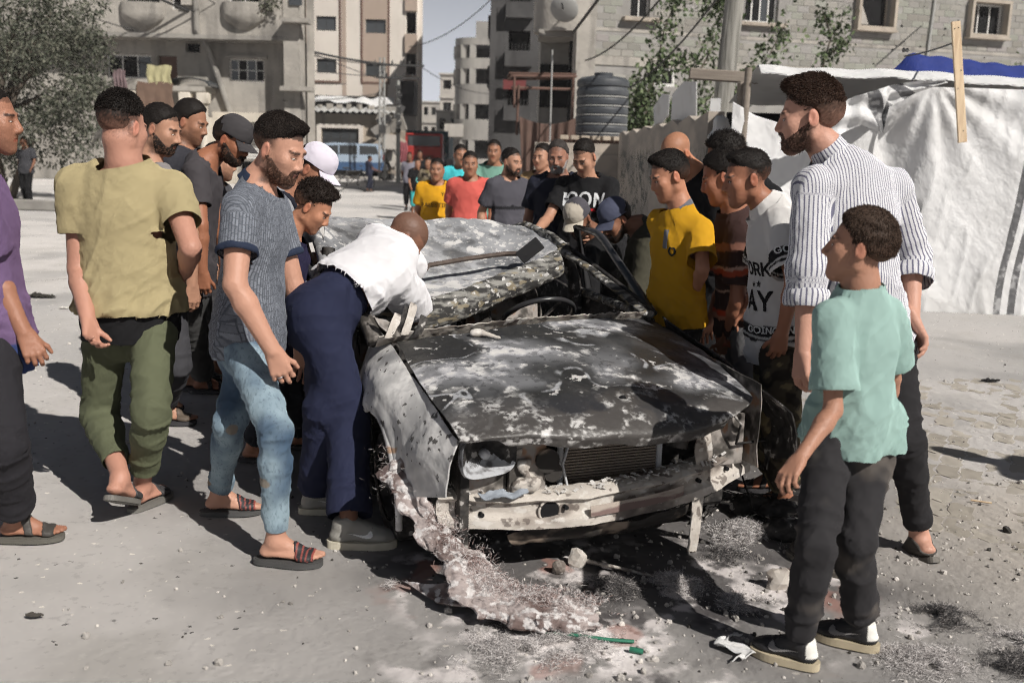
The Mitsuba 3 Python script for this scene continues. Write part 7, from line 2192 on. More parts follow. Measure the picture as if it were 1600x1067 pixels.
# joints in metres
JOINTS = {
    'purple': dict(hd=(-1.946, 3.750, 1.616), nk=(-2.036, 3.750, 1.428), sl=(-2.099, 3.920, 1.344), sr=(-1.937, 3.580, 1.343), hl=(-2.043, 3.840, 0.788), hr=(-1.962, 3.660, 0.811), al=(-2.390, 3.900, 0.108), ar=(-1.921, 3.690, 0.108), el=(-2.217, 3.920, 0.988), er=(-1.928, 3.675, 1.063), wl=(-2.187, 3.920, 0.717), wr=(-1.813, 3.634, 0.844), kl=(-2.139, 3.692, 0.373), kr=(-1.845, 3.475, 0.459)),
    'khaki': dict(hd=(-1.604, 4.130, 1.606), nk=(-1.603, 4.130, 1.458), sl=(-1.799, 4.130, 1.364), sr=(-1.432, 4.180, 1.356), hl=(-1.708, 4.130, 0.818), hr=(-1.518, 4.150, 0.819), al=(-1.595, 3.910, 0.207), ar=(-1.578, 4.097, 0.110), el=(-1.799, 4.088, 1.031), er=(-1.305, 4.009, 1.136), wl=(-1.704, 3.933, 0.845), wr=(-1.399, 4.219, 1.013), kl=(-1.800, 4.227, 0.380), kr=(-1.453, 3.900, 0.476)),
    'graypolo': dict(hd=(-1.858, 5.300, 1.617), nk=(-1.932, 5.300, 1.435), sl=(-2.062, 5.460, 1.381), sr=(-1.793, 5.180, 1.352), hl=(-1.958, 5.390, 0.761), hr=(-1.826, 5.210, 0.782), al=(-2.109, 5.703, 0.109), ar=(-1.939, 5.409, 0.109), el=(-2.155, 5.460, 1.040), er=(-1.656, 5.096, 1.099), wl=(-2.144, 5.495, 0.788), wr=(-1.659, 5.096, 0.836), kl=(-1.963, 5.385, 0.343), kr=(-1.776, 5.150, 0.399)),
    'capman': dict(hd=(-1.576, 5.600, 1.572), nk=(-1.721, 5.600, 1.457), sl=(-1.766, 5.780, 1.418), sr=(-1.729, 5.440, 1.404), hl=(-1.851, 5.690, 0.786), hr=(-1.829, 5.510, 0.795), al=(-2.127, 6.273, 0.109), ar=(-1.948, 6.136, 0.109), el=(-1.702, 5.780, 1.117), er=(-1.682, 5.349, 1.123), wl=(-1.691, 5.780, 0.839), wr=(-1.688, 5.364, 0.870), kl=(-1.914, 5.968, 0.399), kr=(-1.877, 5.790, 0.414)),
    'polo': dict(hd=(-0.909, 3.880, 1.532), nk=(-1.003, 3.900, 1.403), sl=(-0.984, 4.050, 1.311), sr=(-1.020, 3.720, 1.321), hl=(-1.045, 3.970, 0.783), hr=(-1.055, 3.800, 0.809), al=(-1.225, 4.038, 0.109), ar=(-0.869, 3.541, 0.109), el=(-0.898, 4.050, 0.980), er=(-1.010, 3.581, 1.052), wl=(-0.887, 4.104, 0.729), wr=(-0.874, 3.565, 0.815), kl=(-1.111, 3.807, 0.466), kr=(-0.862, 3.534, 0.524)),
    'white': dict(hd=(-0.504, 4.510, 1.150), nk=(-0.606, 4.410, 1.145), sl=(-0.615, 4.430, 1.137), sr=(-0.511, 4.150, 1.036), hl=(-0.774, 4.170, 0.891), hr=(-0.789, 3.970, 0.884), al=(-0.817, 4.091, 0.109), ar=(-0.627, 3.732, 0.109), el=(-0.491, 4.665, 0.999), er=(-0.446, 4.387, 0.866), wl=(-0.505, 4.813, 0.793), wr=(-0.446, 4.602, 0.730), kl=(-0.754, 3.959, 0.493), kr=(-0.661, 3.953, 0.443)),
    'whitecap': dict(hd=(-1.045, 5.200, 1.433), nk=(-1.185, 5.200, 1.318), sl=(-1.218, 5.370, 1.236), sr=(-1.204, 5.050, 1.228), hl=(-1.312, 5.290, 0.733), hr=(-1.284, 5.110, 0.753), al=(-1.250, 5.119, 0.107), ar=(-1.284, 5.116, 0.107), el=(-1.119, 5.370, 0.936), er=(-1.177, 5.019, 0.924), wl=(-1.022, 5.596, 0.968), wr=(-1.110, 5.151, 0.725), kl=(-1.338, 5.433, 0.240), kr=(-1.210, 4.847, 0.381)),
    'navyboy': dict(hd=(-0.977, 4.850, 1.260), nk=(-1.096, 4.850, 1.143), sl=(-1.097, 4.990, 1.058), sr=(-1.105, 4.720, 1.062), hl=(-1.162, 4.930, 0.601), hr=(-1.158, 4.780, 0.623), al=(-1.093, 4.993, 0.093), ar=(-1.276, 4.758, 0.093), el=(-1.042, 4.990, 0.817), er=(-1.106, 4.608, 0.845), wl=(-0.996, 5.170, 0.725), wr=(-1.023, 4.743, 0.712), kl=(-1.076, 4.745, 0.344), kr=(-1.131, 4.582, 0.367)),
    'cap1': dict(hd=(0.413, 6.600, 1.130), nk=(0.539, 6.700, 1.024), sl=(0.479, 6.500, 0.897), sr=(0.702, 6.800, 0.968), hl=(0.686, 6.900, 0.547), hr=(0.832, 7.000, 0.546), al=(0.645, 5.988, 0.108), ar=(0.781, 6.129, 0.108), el=(0.498, 6.265, 0.718), er=(0.738, 6.800, 0.652), wl=(0.472, 6.088, 0.542), wr=(0.715, 6.917, 0.432), kl=(0.641, 6.482, 0.221), kr=(0.804, 6.607, 0.200)),
    'cap2': dict(hd=(0.622, 6.200, 1.154), nk=(0.780, 6.250, 1.123), sl=(0.811, 6.070, 1.008), sr=(0.809, 6.400, 1.072), hl=(1.112, 6.200, 0.784), hr=(1.123, 6.400, 0.821), al=(1.103, 5.881, 0.109), ar=(1.191, 6.044, 0.109), el=(0.754, 5.890, 0.776), er=(0.755, 6.400, 0.749), wl=(0.684, 5.710, 0.611), wr=(0.757, 6.513, 0.521), kl=(1.101, 6.223, 0.350), kr=(1.169, 6.379, 0.342)),
    'yellow': dict(hd=(0.747, 4.950, 1.452), nk=(0.816, 4.950, 1.298), sl=(0.902, 4.870, 1.206), sr=(0.726, 5.050, 1.226), hl=(0.863, 4.900, 0.784), hr=(0.777, 5.010, 0.777), al=(0.895, 5.021, 0.097), ar=(0.881, 5.193, 0.097), el=(0.889, 4.678, 1.034), er=(0.884, 5.056, 1.023), wl=(0.899, 4.860, 0.912), wr=(0.936, 5.207, 0.873), kl=(0.848, 4.882, 0.428), kr=(0.831, 5.015, 0.413)),
    'bald': dict(hd=(0.932, 5.900, 1.560), nk=(1.056, 5.930, 1.452), sl=(1.154, 5.780, 1.338), sr=(1.027, 6.080, 1.341), hl=(1.214, 5.900, 0.767), hr=(1.166, 6.050, 0.757), al=(1.248, 5.821, 0.109), ar=(1.217, 5.969, 0.109), el=(1.204, 5.736, 0.994), er=(1.059, 6.080, 0.994), wl=(1.172, 5.885, 0.787), wr=(1.035, 6.219, 0.779), kl=(1.156, 5.589, 0.421), kr=(1.128, 5.728, 0.410)),
    'striped': dict(hd=(1.018, 5.000, 1.452), nk=(1.092, 5.000, 1.296), sl=(1.098, 4.850, 1.182), sr=(1.100, 5.160, 1.196), hl=(1.181, 4.910, 0.732), hr=(1.189, 5.090, 0.728), al=(1.322, 4.981, 0.108), ar=(1.309, 5.172, 0.108), el=(1.092, 4.807, 0.868), er=(1.094, 5.160, 0.883), wl=(1.083, 4.936, 0.653), wr=(1.069, 5.315, 0.687), kl=(1.187, 4.700, 0.400), kr=(1.182, 4.880, 0.387)),
    'behind': dict(hd=(1.168, 5.700, 1.545), nk=(1.276, 5.700, 1.441), sl=(1.421, 5.600, 1.342), sr=(1.298, 5.860, 1.357), hl=(1.471, 5.700, 0.746), hr=(1.426, 5.820, 0.742), al=(1.528, 5.705, 0.109), ar=(1.505, 5.847, 0.109), el=(1.459, 5.559, 1.019), er=(1.340, 5.860, 1.023), wl=(1.421, 5.657, 0.788), wr=(1.348, 6.005, 0.815), kl=(1.430, 5.437, 0.423), kr=(1.408, 5.569, 0.431)),
    'hoodie': dict(hd=(1.002, 4.400, 1.461), nk=(1.100, 4.400, 1.342), sl=(1.130, 4.240, 1.281), sr=(1.137, 4.560, 1.288), hl=(1.190, 4.320, 0.766), hr=(1.206, 4.490, 0.758), al=(1.233, 4.258, 0.102), ar=(1.247, 4.499, 0.102), el=(1.154, 4.083, 1.056), er=(1.166, 4.678, 1.041), wl=(1.139, 4.142, 0.831), wr=(1.147, 4.795, 0.839), kl=(1.147, 4.103, 0.451), kr=(1.165, 4.299, 0.427)),
    'tall': dict(hd=(1.092, 3.850, 1.704), nk=(1.185, 3.850, 1.576), sl=(1.098, 3.750, 1.457), sr=(1.459, 3.910, 1.456), hl=(1.292, 3.820, 0.855), hr=(1.496, 3.900, 0.858), al=(1.232, 3.616, 0.115), ar=(1.671, 3.830, 0.070), el=(1.087, 3.673, 1.143), er=(1.598, 4.009, 1.181), wl=(1.076, 3.621, 0.856), wr=(1.566, 3.857, 0.955), kl=(1.338, 3.942, 0.419), kr=(1.525, 3.697, 0.497)),
    'mint': dict(hd=(1.051, 3.050, 1.291), nk=(1.070, 3.050, 1.167), sl=(0.966, 2.980, 1.084), sr=(1.192, 3.140, 1.076), hl=(1.003, 3.020, 0.683), hr=(1.169, 3.090, 0.684), al=(0.919, 2.876, 0.091), ar=(1.150, 3.003, 0.091), el=(0.972, 2.910, 0.814), er=(1.253, 3.201, 0.854), wl=(0.851, 2.802, 0.695), wr=(1.274, 3.294, 0.677), kl=(0.925, 2.823, 0.420), kr=(1.075, 2.911, 0.399)),
}
PLACES = dict(yellowtee=(-0.801, 10.200, 1.461), teal=(-0.653, 11.800, 1.617), salmon=(-0.439, 9.600, 1.540), green=(-0.253, 11.200, 1.676), darkgray=(-0.057, 8.800, 1.579), tan=(0.246, 9.400, 1.631), beardman=(0.314, 7.600, 1.643), icon=(0.495, 7.300, 1.649), tealkid=(-2.211, 22.500, 1.342), camo=(-1.737, 20.000, 1.399), grayman=(-2.753, 26.000, 1.477), blackman=(-2.586, 27.000, 1.532), cyclist=(-5.320, 36.500, 1.284), treeman=(-11.429, 23.500, 1.611), backhair=(-2.052, 6.300, 1.811), peek=(-1.962, 6.600, 1.549))
def joints_standing(x, y, az, h, stride=0.0, arms=(0, 0), bend=0.0, lean=0.0):
    """joints of a figure standing or walking at x, y and facing az; arms: how far each wrist swings forward"""
    s = h / 1.75
    f, r = azdir(az), nrm(np.cross(azdir(az), V(0, 0, 1)))
    q = lambda a, b, z: V(x, y, 0) + (r * a + f * b) * s + V(0, 0, z * s)
    st, (al_, ar_) = stride, arms
    return dict(hd=q(0, .03 + lean, 1.62), nk=q(0, -.03 + lean * .7, 1.475), sl=q(-.18, -.02 + lean * .6 - .05 * al_, 1.405), sr=q(.18, -.02 + lean * .6 - .05 * ar_, 1.405),
                el=q(-.245, -.06 + .18 * al_, 1.125 + .03 * abs(al_)), er=q(.245, -.06 + .18 * ar_, 1.125 + .03 * abs(ar_)),
                wl=q(-.25, .05 + .42 * al_, .885 + .16 * abs(al_)), wr=q(.25, .05 + .42 * ar_, .885 + .16 * abs(ar_)),
                hl=q(-.09, 0, .93), hr=q(.09, 0, .93), kl=q(-.1, .05 + st * .2, .505), kr=q(.1, .05 - st * .16, .505),
                al=q(-.1, st * .24, .112), ar=q(.1, -st * .30, .112 + .05 * abs(st)))


def bands(spec):
    """horizontal stripes of a garment: (from, to, colour) in units of body height above the hips"""
    def fn(c, loc, v, arms, z):
        for a, b, col in spec: c = np.where(((z > a) & (z < b))[:, None], col, c)
        return c
    return fn


BLACK, CHAR, NAVY, WHITE = lin(26, 26, 28), lin(58, 57, 60), lin(28, 31, 52), lin(206, 205, 208)
J_ = lambda n: {k: V(*p) for k, p in JOINTS[n].items()}
TAN_SKIN, MID_SKIN, DARK_SKIN = (170, 128, 106), (150, 108, 86), (118, 82, 64)

# --- the men on the left of the car
person(dict(J=J_('purple'), h=1.72, face=(82, -4), body_az=82, skin=(150, 106, 86), hair='short', hairlen=.004, side=.2, scalp=.5, stubble=.3, beardcol=(120, 118, 116), bulk=1.06,
            label='man in a purple polo and black trousers cut off by the left edge', foot_r=(80, 0), foot_l=(80, 0), hand_r=dict(curl=(30, 45, 25)),
            wear=[(shirt, dict(col=lin(104, 84, 116), hem=-.12, ease=.03, sleeve=.62, flare=.03, name='polo_shirt', collar=(lin(104, 84, 116), .035, .12), colfn=bands(((-9, .0, lin(52, 66, 110)),)))),
                  (trousers, dict(col=lin(40, 39, 43), ease=.026, ank=.075)), (slides, dict(col=lin(92, 90, 84), strap=lin(66, 63, 60), kind='cross'))]))
person(dict(J=J_('khaki'), h=1.78, face=(22, -12), body_az=14, skin=(176, 130, 112), hair='short', hairlen=.019, side=.05, scalp=.8, low=-.004, nape=-.03, tufts=5000, bulk=.96, belly=1.06, arm=1.12, neck=1.15,
            label='man seen from behind in a khaki T-shirt and olive trousers', foot_l=(2, -24), foot_r=(18, 0),
            hand_l=dict(th=(.15, 1, 0), pal=(1, -.2, 0), curl=(22, 28, 18)), hand_r=dict(curl=(30, 50, 30)),
            wear=[(shirt, dict(col=BLACK, hem=-.085, ease=.033, sleeve=0, name='undershirt', amp=.004, topcut=.12)), (shirt, dict(col=lin(158, 146, 112), hem=.035, ease=.047, sleeve=.50, flare=.020, name='t_shirt', amp=.014, neck=-.004, collar=(lin(150, 138, 106), .012, .05))),
                  (trousers, dict(col=lin(88, 92, 72), ease=.014, hem=.09, ank=.052, amp=.013)), (slides, dict(col=lin(104, 102, 98), strap=lin(58, 57, 58)))]))
person(dict(J=J_('graypolo'), h=1.74, face=(98, -18), body_az=88, skin=TAN_SKIN, hair='short', hairlen=.006, side=.3, scalp=.7, tufts=3000, beard=.003, stubble=.75, bulk=1.04, q=1.2,
            label='bearded man in a grey polo behind the man in khaki', foot_r=(90, 0), foot_l=(85, 0),
            wear=[(shirt, dict(col=lin(122, 118, 118), hem=-.05, sleeve=.62, flare=.02, name='polo_shirt', band=(lin(90, 88, 90), 'cuff'), collar=(lin(122, 118, 118), .035, .12, 1))), (trousers, dict(col=lin(62, 62, 66))), (slides, dict(col=CHAR, strap=lin(90, 80, 70)))]))
person(dict(J=J_('capman'), h=1.74, face=(97, -28), body_az=88, skin=(150, 100, 76), hair='short', hairlen=.008, side=.5, hairline=.03, beard=.010, stubble=.9, bulk=1.0, q=1.2,
            label='black-bearded man in a dark cap with white letters and a dark grey T-shirt', foot_r=(85, 0), foot_l=(80, 0), hand_r=dict(curl=(30, 45, 30)),
            wear=[(shirt, dict(col=lin(66, 63, 66), hem=-.06, sleeve=.55, flare=.02, name='t_shirt')), (trousers, dict(col=lin(74, 74, 74), ease=.03, ank=.07)), (slides, dict(col=CHAR, strap=lin(50, 46, 44), kind='cross')),
                  (cap, dict(col=lin(62, 60, 62), tilt=-4, mark=[(text2d('NY', .034), 14, .085, lin(235, 235, 235))]))]))
person(dict(J=J_('polo'), h=1.76, face=(108, -22), body_az=92, skin=(180, 136, 116), hair='short', hairlen=.014, side=.14, scalp=.85, low=-.006, tufts=6500, comb=(0, .1, .15), quiff=True, beard=.0028, stubble=.9, haircol=(34, 28, 25), beardcol=(66, 47, 38), bulk=.99, arm=1.12,
            label='young bearded man in a knitted grey polo and faded jeans with striped slides', foot_r=(93, 0), foot_l=(78, 0), hand_r=dict(a=(.35, .1, -1), th=(1, .2, .3), pal=(-.1, 1, 0), curl=(24, 40, 26)),
            wear=[(shirt, dict(col=lin(90, 96, 108), hem=-.06, ease=.016, sleeve=.52, flare=.014, name='polo_shirt', mat='knit', uvs=True, amp=.007, collar=(lin(40, 48, 66), .036, .14, 1, 'cloth'))),
                  (sleeve_cuffs, dict(col=lin(40, 48, 66), sleeve=.52)),
                  (trousers, dict(col=lin(96, 112, 128), ease=.008, slim=.006, hem=.03, ank=.045, mat='denim', name='jeans', amp=.010)), (slides, dict(col=lin(72, 72, 72), strap=lin(44, 44, 46), stripes=lin(140, 72, 66))), (ring, dict())]))
person(dict(J=J_('white'), h=1.74, face=(76, -62), body_az=80, skin=(136, 98, 80), hair='none', scalp=.5, bulk=1.04, arm=1.1, belt=.05, seat=True, haircol=(60, 52, 48),
            label='balding man in a white shirt and navy trousers leaning into the car', foot_r=(84, 0), foot_l=(78, 0), hand_r=dict(curl=(30, 50, 30)),
            wear=[(shirt, dict(col=lin(208, 207, 210), hem=.108, ease=.028, sleeve=.86, flare=.036, name='polo_shirt', amp=.016, collar=(lin(208, 207, 210), .03, .12, 1))),
                  (trousers, dict(col=lin(36, 40, 62), ease=.028, top=.085, hem=.015, ank=.085, amp=.010)), (belt, dict(col=lin(24, 23, 24))),
                  (shoes, dict(col=lin(150, 148, 142), sole=lin(196, 190, 172), swoosh=lin(238, 238, 238)))]))
person(dict(J=J_('whitecap'), h=1.70, face=(98, -30), body_az=90, skin=(158, 112, 90), hair='short', hairlen=.004, side=.5, stubble=.35, scalp=.5, bulk=1.0, q=1.2,
            label='man in a pale lilac cap and grey T-shirt behind the bearded man in jeans', wear=[(shirt, dict(col=lin(150, 152, 158), hem=-.06, name='t_shirt', sleeve=.6)), (strap, dict(col=lin(32, 34, 44))), (trousers, dict(col=CHAR)), (slides, dict(col=CHAR, strap=BLACK)),
                  (cap, dict(col=lin(206, 200, 212), tilt=-6))]))
person(dict(J=J_('navyboy'), h=1.42, face=(96, -38), body_az=92, skin=(178, 126, 100), hair='curly', hairlen=.026, side=.18, scalp=.85, low=-.006, quiff=True, tufts=2400, haircol=(34, 26, 22), bulk=.9, q=1.1,
            label='curly-haired boy in a navy T-shirt looking down into the car', foot_r=(88, 0), foot_l=(80, 0),
            wear=[(shirt, dict(col=lin(40, 38, 62), hem=-.06, ease=.022, sleeve=.6, flare=.024, name='t_shirt', prints=[(text2d('A', .05), (-.02, .2, -.17), (-.3, 1, 0), (0, 0, 1), lin(190, 190, 200))])), (trousers, dict(col=lin(34, 36, 44))), (slides, dict(col=CHAR, strap=lin(30, 32, 36), stripes=lin(190, 190, 192)))]))
for n, az, face, lab, sk, col in (('backhair', 95, (100, -20), 'dark-haired man half hidden behind the bearded man in the grey polo', MID_SKIN, lin(52, 52, 58)), ('peek', 95, (80, -10), 'man whose nose shows just behind the beard of the dark-capped man', TAN_SKIN, lin(70, 70, 74))):
    x, y, h = PLACES[n]
    person(dict(J=joints_standing(x, y, az, h), h=h, face=face, body_az=az, skin=sk, hair='short', stubble=.5, q=1.6, label=lab, wear=[(shirt, dict(col=col, name='t_shirt')), (trousers, dict(col=CHAR)), (slides, dict(col=CHAR, strap=BLACK))]))

# --- behind and to the right of the car
person(dict(J=J_('cap1'), h=1.72, face=(212, -42), body_az=235, skin=DARK_SKIN, hair='short', hairlen=.006, side=.4, stubble=.7, beard=.004, q=1.5, label='man in a beige and grey cap bending down behind the car door',
            wear=[(shirt, dict(col=BLACK, hem=-.05, sleeve=1.85, flare=.02, name='jacket')), (trousers, dict(col=BLACK)), (slides, dict(col=CHAR, strap=BLACK)),
                  (cap, dict(col=lin(74, 72, 78), brim=lin(190, 182, 168), front=lin(176, 168, 156), tilt=4, mark=[(extrude(shapely.box(-.024, -.028, .024, .028).buffer(.004), .002), 0, .085, lin(40, 40, 44)), (figure_badge(), 0, .085, lin(190, 186, 178))]))]))
person(dict(J=J_('cap2'), h=1.74, face=(242, -34), body_az=262, skin=(134, 94, 74), hair='short', hairlen=.008, side=.6, stubble=.8, beard=.003, q=1.3, label='man in a slate blue cap and olive jacket bending over the car',
            wear=[(shirt, dict(col=lin(62, 60, 50), hem=-.04, ease=.028, sleeve=1.9, flare=.024, name='jacket', amp=.013)), (trousers, dict(col=lin(34, 33, 34), ease=.026)), (slides, dict(col=CHAR, strap=BLACK)),
                  (cap, dict(col=lin(70, 74, 92), tilt=2, mark=[(text2d('NF', .020), 10, .078, lin(215, 215, 220)), (extrude(shapely.box(-.026, -.002, .026, .002), .002), 10, .060, lin(215, 215, 220))]))]))
person(dict(J=J_('yellow'), h=1.50, face=(258, -22), body_az=262, skin=(172, 122, 98), hair='short', hairlen=.013, side=.22, scalp=.75, tufts=5000, comb=(0, .4, .1), quiff=True, bulk=.9, q=1.0, label='boy in a yellow polo with a grey collar standing at the far front wing',
            hand_l=dict(curl=(35, 50, 30)), wear=[(shirt, dict(col=lin(184, 138, 30), hem=-.07, ease=.026, sleeve=.70, flare=.032, name='polo_shirt', amp=.011, collar=(lin(96, 98, 106), .040, .14, 1), prints=[(laurel(), (.085, .2, -.12), (.45, 1, 0), (0, 0, 1), lin(30, 30, 34)), (refine(extrude(shapely.box(-.013, -.045, .013, .045), .0012), .02), (0.0, .2, -.045), (0, 1, .2), (0, 0, 1), lin(112, 112, 116))])),
                  (trousers, dict(col=BLACK, ease=.024)), (slides, dict(col=CHAR, strap=BLACK))]))
person(dict(J=J_('bald'), h=1.76, face=(238, -42), body_az=250, skin=(176, 124, 96), hair='none', scalp=.25, bulk=1.06, q=1.3, haircol=(70, 60, 54), label='bald man in a black T-shirt bowing his head behind the boy in yellow',
            wear=[(shirt, dict(col=BLACK, hem=-.06, ease=.022, sleeve=.6, flare=.02, name='t_shirt')), (trousers, dict(col=BLACK)), (slides, dict(col=CHAR, strap=BLACK))]))
person(dict(J=J_('striped'), h=1.72, face=(282, -22), body_az=275, skin=(150, 102, 80), hair='short', hairlen=.014, side=.45, tufts=2500, q=1.1, bulk=1.0, label='dark-haired man in a brown and orange striped T-shirt', foot_l=(270, 0), foot_r=(270, 0), hand_l=dict(curl=(30, 45, 30)),
            wear=[(shirt, dict(col=lin(56, 40, 38), hem=-.09, ease=.026, sleeve=.66, flare=.028, name='t_shirt', colfn=bands(((-.09, -.05, lin(150, 84, 62)), (.05, .075, lin(168, 120, 100)), (.075, .10, lin(176, 70, 44)), (.19, .20, lin(176, 150, 136)), (.28, .31, lin(160, 74, 50)), (.31, .325, lin(180, 150, 136)), (.40, .44, lin(120, 84, 72)))))),
                  (trousers, dict(col=lin(96, 96, 98), ease=.026, ank=.07)), (slides, dict(col=CHAR, strap=lin(60, 50, 44), kind='cross'))]))
person(dict(J=J_('behind'), h=1.74, face=(272, -25), body_az=270, skin=DARK_SKIN, hair='curly', hairlen=.024, tufts=1500, q=1.4, label='curly black-haired man in black mostly hidden behind the boy in the white hoodie',
            wear=[(shirt, dict(col=lin(26, 26, 28), hem=-.06, sleeve=.6, name='t_shirt')), (trousers, dict(col=BLACK)), (slides, dict(col=CHAR, strap=BLACK))]))
hd_band = ((-.10 + .125, .125 + .055, 0),)
person(dict(J=J_('hoodie'), h=1.60, face=(268, -12), body_az=270, skin=(150, 102, 80), hair='short', hairlen=.009, side=.08, scalp=.85, low=-.004, nape=-.03, tufts=1800, quiff=True, bulk=.96, q=1.0, label='boy in a white hooded T-shirt printed with black lettering', foot_l=(285, 0), foot_r=(280, 0),
            wear=[(shirt, dict(col=lin(196, 194, 192), hem=-.10, ease=.030, sleeve=.72, flare=.040, name='hooded_shirt', amp=.012, neck=.0, colfn=hoodie_marks, collar=(lin(206, 204, 202), .05, .55),
                               prints=[(text2d('ORK', .058), (.13, .16, -.195), (.72, 1, 0), (0, 0, 1), BLACK), (star2d(.016), (.15, .16, -.262), (.8, 1, 0), (0, 0, 1), BLACK), (star2d(.012), (.10, .16, -.265), (.7, 1, 0), (0, 0, 1), BLACK), (text2d('AY', .085), (.14, .16, -.335), (.8, 1, 0), (0, 0, 1), BLACK),
                                       (text2d('GOING IN #', .028), (.22, .06, -.462), (1, .22, 0), (0, 0, 1), lin(210, 210, 210)), (text2d('GOING', .030), (.27, -.02, -.105), (1, .15, .2), (.0, .12, 1), lin(210, 210, 210))])),
                  (trousers, dict(col=lin(74, 66, 52), ease=.028, ank=.07, colfn=camo)), (slides, dict(col=CHAR, strap=lin(44, 40, 38), kind='cross'))]))
person(dict(J=J_('tall'), h=1.88, face=(282, -8), body_az=322, skin=(182, 138, 120), hair='short', hairlen=.025, side=.18, scalp=.75, tufts=8000, comb=(0, .35, .35), quiff=True, haircol=(54, 38, 30), beard=.003, stubble=.9, beardcol=(62, 46, 38), bulk=.93,
            label='tall bearded man in a blue and white striped shirt', foot_l=(330, 0), foot_r=(350, -26), hand_r=dict(a=(.35, -.12, -.7), th=(-.2, 1, .1), pal=(-.6, -.6, .5), curl=(18, 34, 22)), hand_l=dict(curl=(24, 36, 24)),
            wear=[(shirt, dict(col=WHITE, hem=-.07, ease=.020, sleeve=1.42, flare=.030, name='striped_shirt', mat='striped', uvs=True, amp=.013, collar=(WHITE, .046, .10, 1, 'striped'))), (sleeve_cuffs, dict(col=WHITE, sleeve=1.42, mat='striped')),
                  (trousers, dict(col=lin(38, 37, 39), ease=.010, slim=.004, hem=.06, ank=.048, name='jeans', amp=.012)), (slides, dict(col=lin(96, 92, 86), strap=lin(66, 62, 58), kind='clog'))]))
person(dict(J=J_('mint'), h=1.38, face=(292, 4), body_az=310, skin=(160, 118, 98), hair='short', hairlen=.019, side=.38, scalp=.6, nape=-.056, tufts=9000, comb=(0, -.3, -.5), haircol=(62, 49, 41), bulk=.90, arm=.95,
            label='boy in a mint T-shirt and black trousers watching from the right', foot_l=(304, 0), foot_r=(302, 0), hand_l=dict(curl=(28, 42, 26)),
            wear=[(shirt, dict(col=lin(134, 160, 154), hem=-.035, ease=.026, sleeve=.68, flare=.032, name='t_shirt', amp=.016, collar=(lin(118, 146, 140), .012, .05), prints=mint_prints())), (trousers, dict(col=lin(44, 43, 45), ease=.014, hem=.02, ank=.052, amp=.011, colfn=dusty)), (side_stripe, dict(col=lin(140, 168, 160))),
                  (shoes, dict(col=lin(40, 39, 41), sole=lin(176, 164, 140), swoosh=lin(120, 118, 118), heel=lin(214, 212, 206)))]))

# --- walking up from the street behind
def walker(n, az, face, lab, col, pants, sk=MID_SKIN, st=.5, arms=(.3, -.2), q=1.8, group=None, extra=(), top='t_shirt', sh=None, **kw):
    x, y, h = PLACES[n]
    w = [(shirt, {**dict(col=col, name=top, ease=.024, sleeve=.62, flare=.024, amp=.012), **(sh or {})}), (shorts if pants[0] == 'shorts' else trousers, dict(col=pants[1], ease=.024)), (slides, dict(col=CHAR, strap=BLACK))] + list(extra)
    return person({**dict(J=joints_standing(x, y, az, h, st, arms), h=h, face=face, body_az=az, skin=sk, hair='short', hairlen=.007, side=.2, scalp=.7, hairline=.097, tufts=900 if q < 2.2 else 0, q=q, label=lab, group=group, wear=w, foot_r=(az, -12 * abs(st)), look=.05), **kw})

walker('icon', 200, (214, -34), 'young man in a black T-shirt printed with a white word above a red strip', BLACK, ('t', BLACK), TAN_SKIN, 0, (1.15, 1.0), 1.3,
       sh=dict(prints=[(text2d('CON', .098), (.025, .25, -.10), (0, 1, .1), (0, 0, 1), lin(200, 202, 204)), (refine(extrude(shapely.box(-.012, -.049, .012, .049), .0015), .02), (-.132, .25, -.10), (0, 1, .1), (0, 0, 1), lin(185, 187, 190)), (extrude(shapely.box(-.045, -.009, .045, .009), .0015), (.055, .25, -.17), (0, 1, .1), (0, 0, 1), lin(176, 40, 44)), (extrude(shapely.box(-.12, -.003, .12, .003), .0026), (-.02, .25, -.097), (0, 1, .1), (0, 0, 1), BLACK)]))
walker('beardman', 195, (192, -14), 'grey-bearded older man in a dark navy T-shirt', lin(34, 36, 48), ('t', BLACK), (150, 108, 90), 0, (.2, .1), 1.3, hairlen=.006, side=.5, scalp=.4, beard=.004, stubble=.6, beardcol=(140, 138, 136), haircol=(56, 52, 50), bulk=1.06,
       sh=dict(prints=[(extrude(shapely.box(-.016, -.026, .016, .026), .0015), (.09, .25, -.20), (.3, 1, 0), (0, 0, 1), lin(150, 100, 80))]))
walker('darkgray', 150, (132, -8), 'man in a charcoal T-shirt with a black chest stripe swinging his arm', lin(74, 73, 80), ('t', lin(50, 62, 92)), TAN_SKIN, .7, (.75, -.3), 1.6, beard=.003, stubble=.8, sh=dict(colfn=bands(((.235, .275, lin(32, 32, 36)),))))
walker('tan', 205, (215, -6), 'man in a tan shirt half hidden behind the grey-bearded man', lin(160, 134, 98), ('t', CHAR), TAN_SKIN, .3)
walker('salmon', 184, (176, -4), 'boy in a salmon red T-shirt walking towards the car', lin(196, 92, 84), ('t', BLACK), MID_SKIN, .6, (.2, -.4), sh=dict(neck=.006))
walker('yellowtee', 182, (182, -2), 'boy in a mustard yellow T-shirt with small dark lettering', lin(206, 152, 34), ('t', CHAR), MID_SKIN, .4, (.1, -.1), sh=dict(ease=.03, prints=[(text2d('PALESTINE', .040), (.0, .25, -.17), (0, 1, 0), (0, 0, 1), lin(92, 66, 30)), (text2d('Y', .034), (.095, .25, -.06), (.2, 1, 0), (0, 0, 1), lin(92, 66, 30))]))
walker('teal', 178, (165, -6), 'boy in a bright turquoise T-shirt behind the boy in salmon red', lin(70, 184, 192), ('t', CHAR), MID_SKIN, .4)
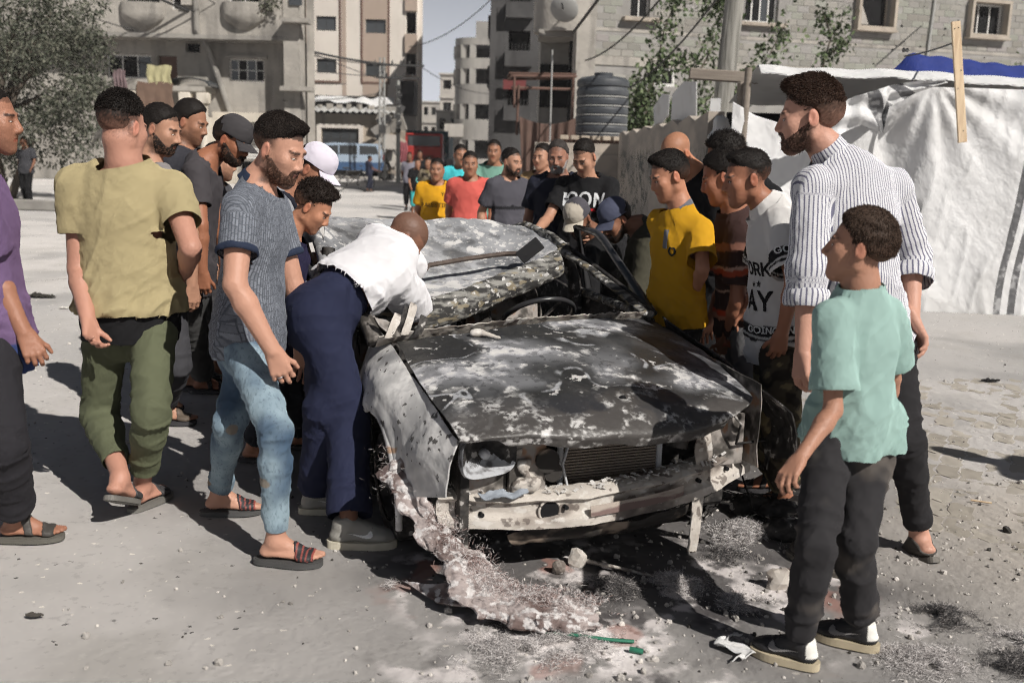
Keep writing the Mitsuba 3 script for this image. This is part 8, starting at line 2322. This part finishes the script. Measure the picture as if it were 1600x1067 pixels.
walker('green', 180, (185, -4), 'man in a sage green polo at the back of the walking group', lin(110, 150, 136), ('t', BLACK), MID_SKIN, .4, (.1, 1.1), sh=dict(collar=(lin(110, 150, 136), .035, .12, 1)))
walker('tealkid', 150, (170, 0), 'small boy in a black T-shirt and turquoise shorts in the street', BLACK, ('shorts', lin(70, 178, 178)), MID_SKIN, .4, (.4, .2), 3.2, sh=dict(prints=[(extrude(shapely.Point(0, 0).buffer(.07), .003), (0, .25, -.2), (0, 1, 0), (0, 0, 1), lin(110, 180, 176))]))
walker('camo', 190, (200, -10), 'man in a sand-coloured camouflage shirt in front of the truck', lin(128, 118, 100), ('t', CHAR), MID_SKIN, .2, q=3.4, sh=dict(colfn=lambda c, loc, v, arms, z: camo(c, v, None)))
walker('grayman', 185, (180, 0), 'man in a grey shirt at the left front corner of the truck', lin(120, 118, 128), ('t', BLACK), DARK_SKIN, .2, q=3.6)
walker('blackman', 180, (185, 0), 'man all in black directly in front of the truck cab', BLACK, ('t', BLACK), DARK_SKIN, .2, q=3.6)
walker('cyclist', 60, (60, -5), 'boy in dark blue walking a bicycle across the street', lin(44, 48, 66), ('t', lin(40, 42, 54)), DARK_SKIN, .5, (.9, .9), 3.6)
walker('treeman', 190, (190, 0), 'man in black trousers standing beneath the tree', lin(60, 60, 64), ('t', BLACK), DARK_SKIN, .3, q=3.2)

# just outside the picture on the right: his shadow falls on the pavers
person(dict(J=joints_standing(3.75, 3.75, 300, 1.72, .2), h=1.72, face=(300, -10), body_az=300, skin=TAN_SKIN, hair='short', hairlen=.012, side=.2, scalp=.6, q=2.0, label='bystander beyond the right edge whose shadow lies on the pavers',
            wear=[(shirt, dict(col=lin(90, 92, 100), name='t_shirt')), (trousers, dict(col=CHAR)), (slides, dict(col=CHAR, strap=BLACK))]))
# ------------------------------------------------------------------ dusty air
scene["dust"] = {"type": "homogeneous", "albedo": {"type": "rgb", "value": [.95, .95, .96]}, "sigma_t": 0.0007, "phase": {"type": "hg", "g": 0.3}}
scene["haze"] = {"type": "cube", "to_world": T().translate([0, 60, 8.5]).scale([60, 100, 9.6]), "bsdf": {"type": "null"}, "interior": {"type": "ref", "id": "dust"}}
scene["camera"]["medium"] = {"type": "ref", "id": "dust"}
say("haze", "thin dusty air over the street", kind="stuff")
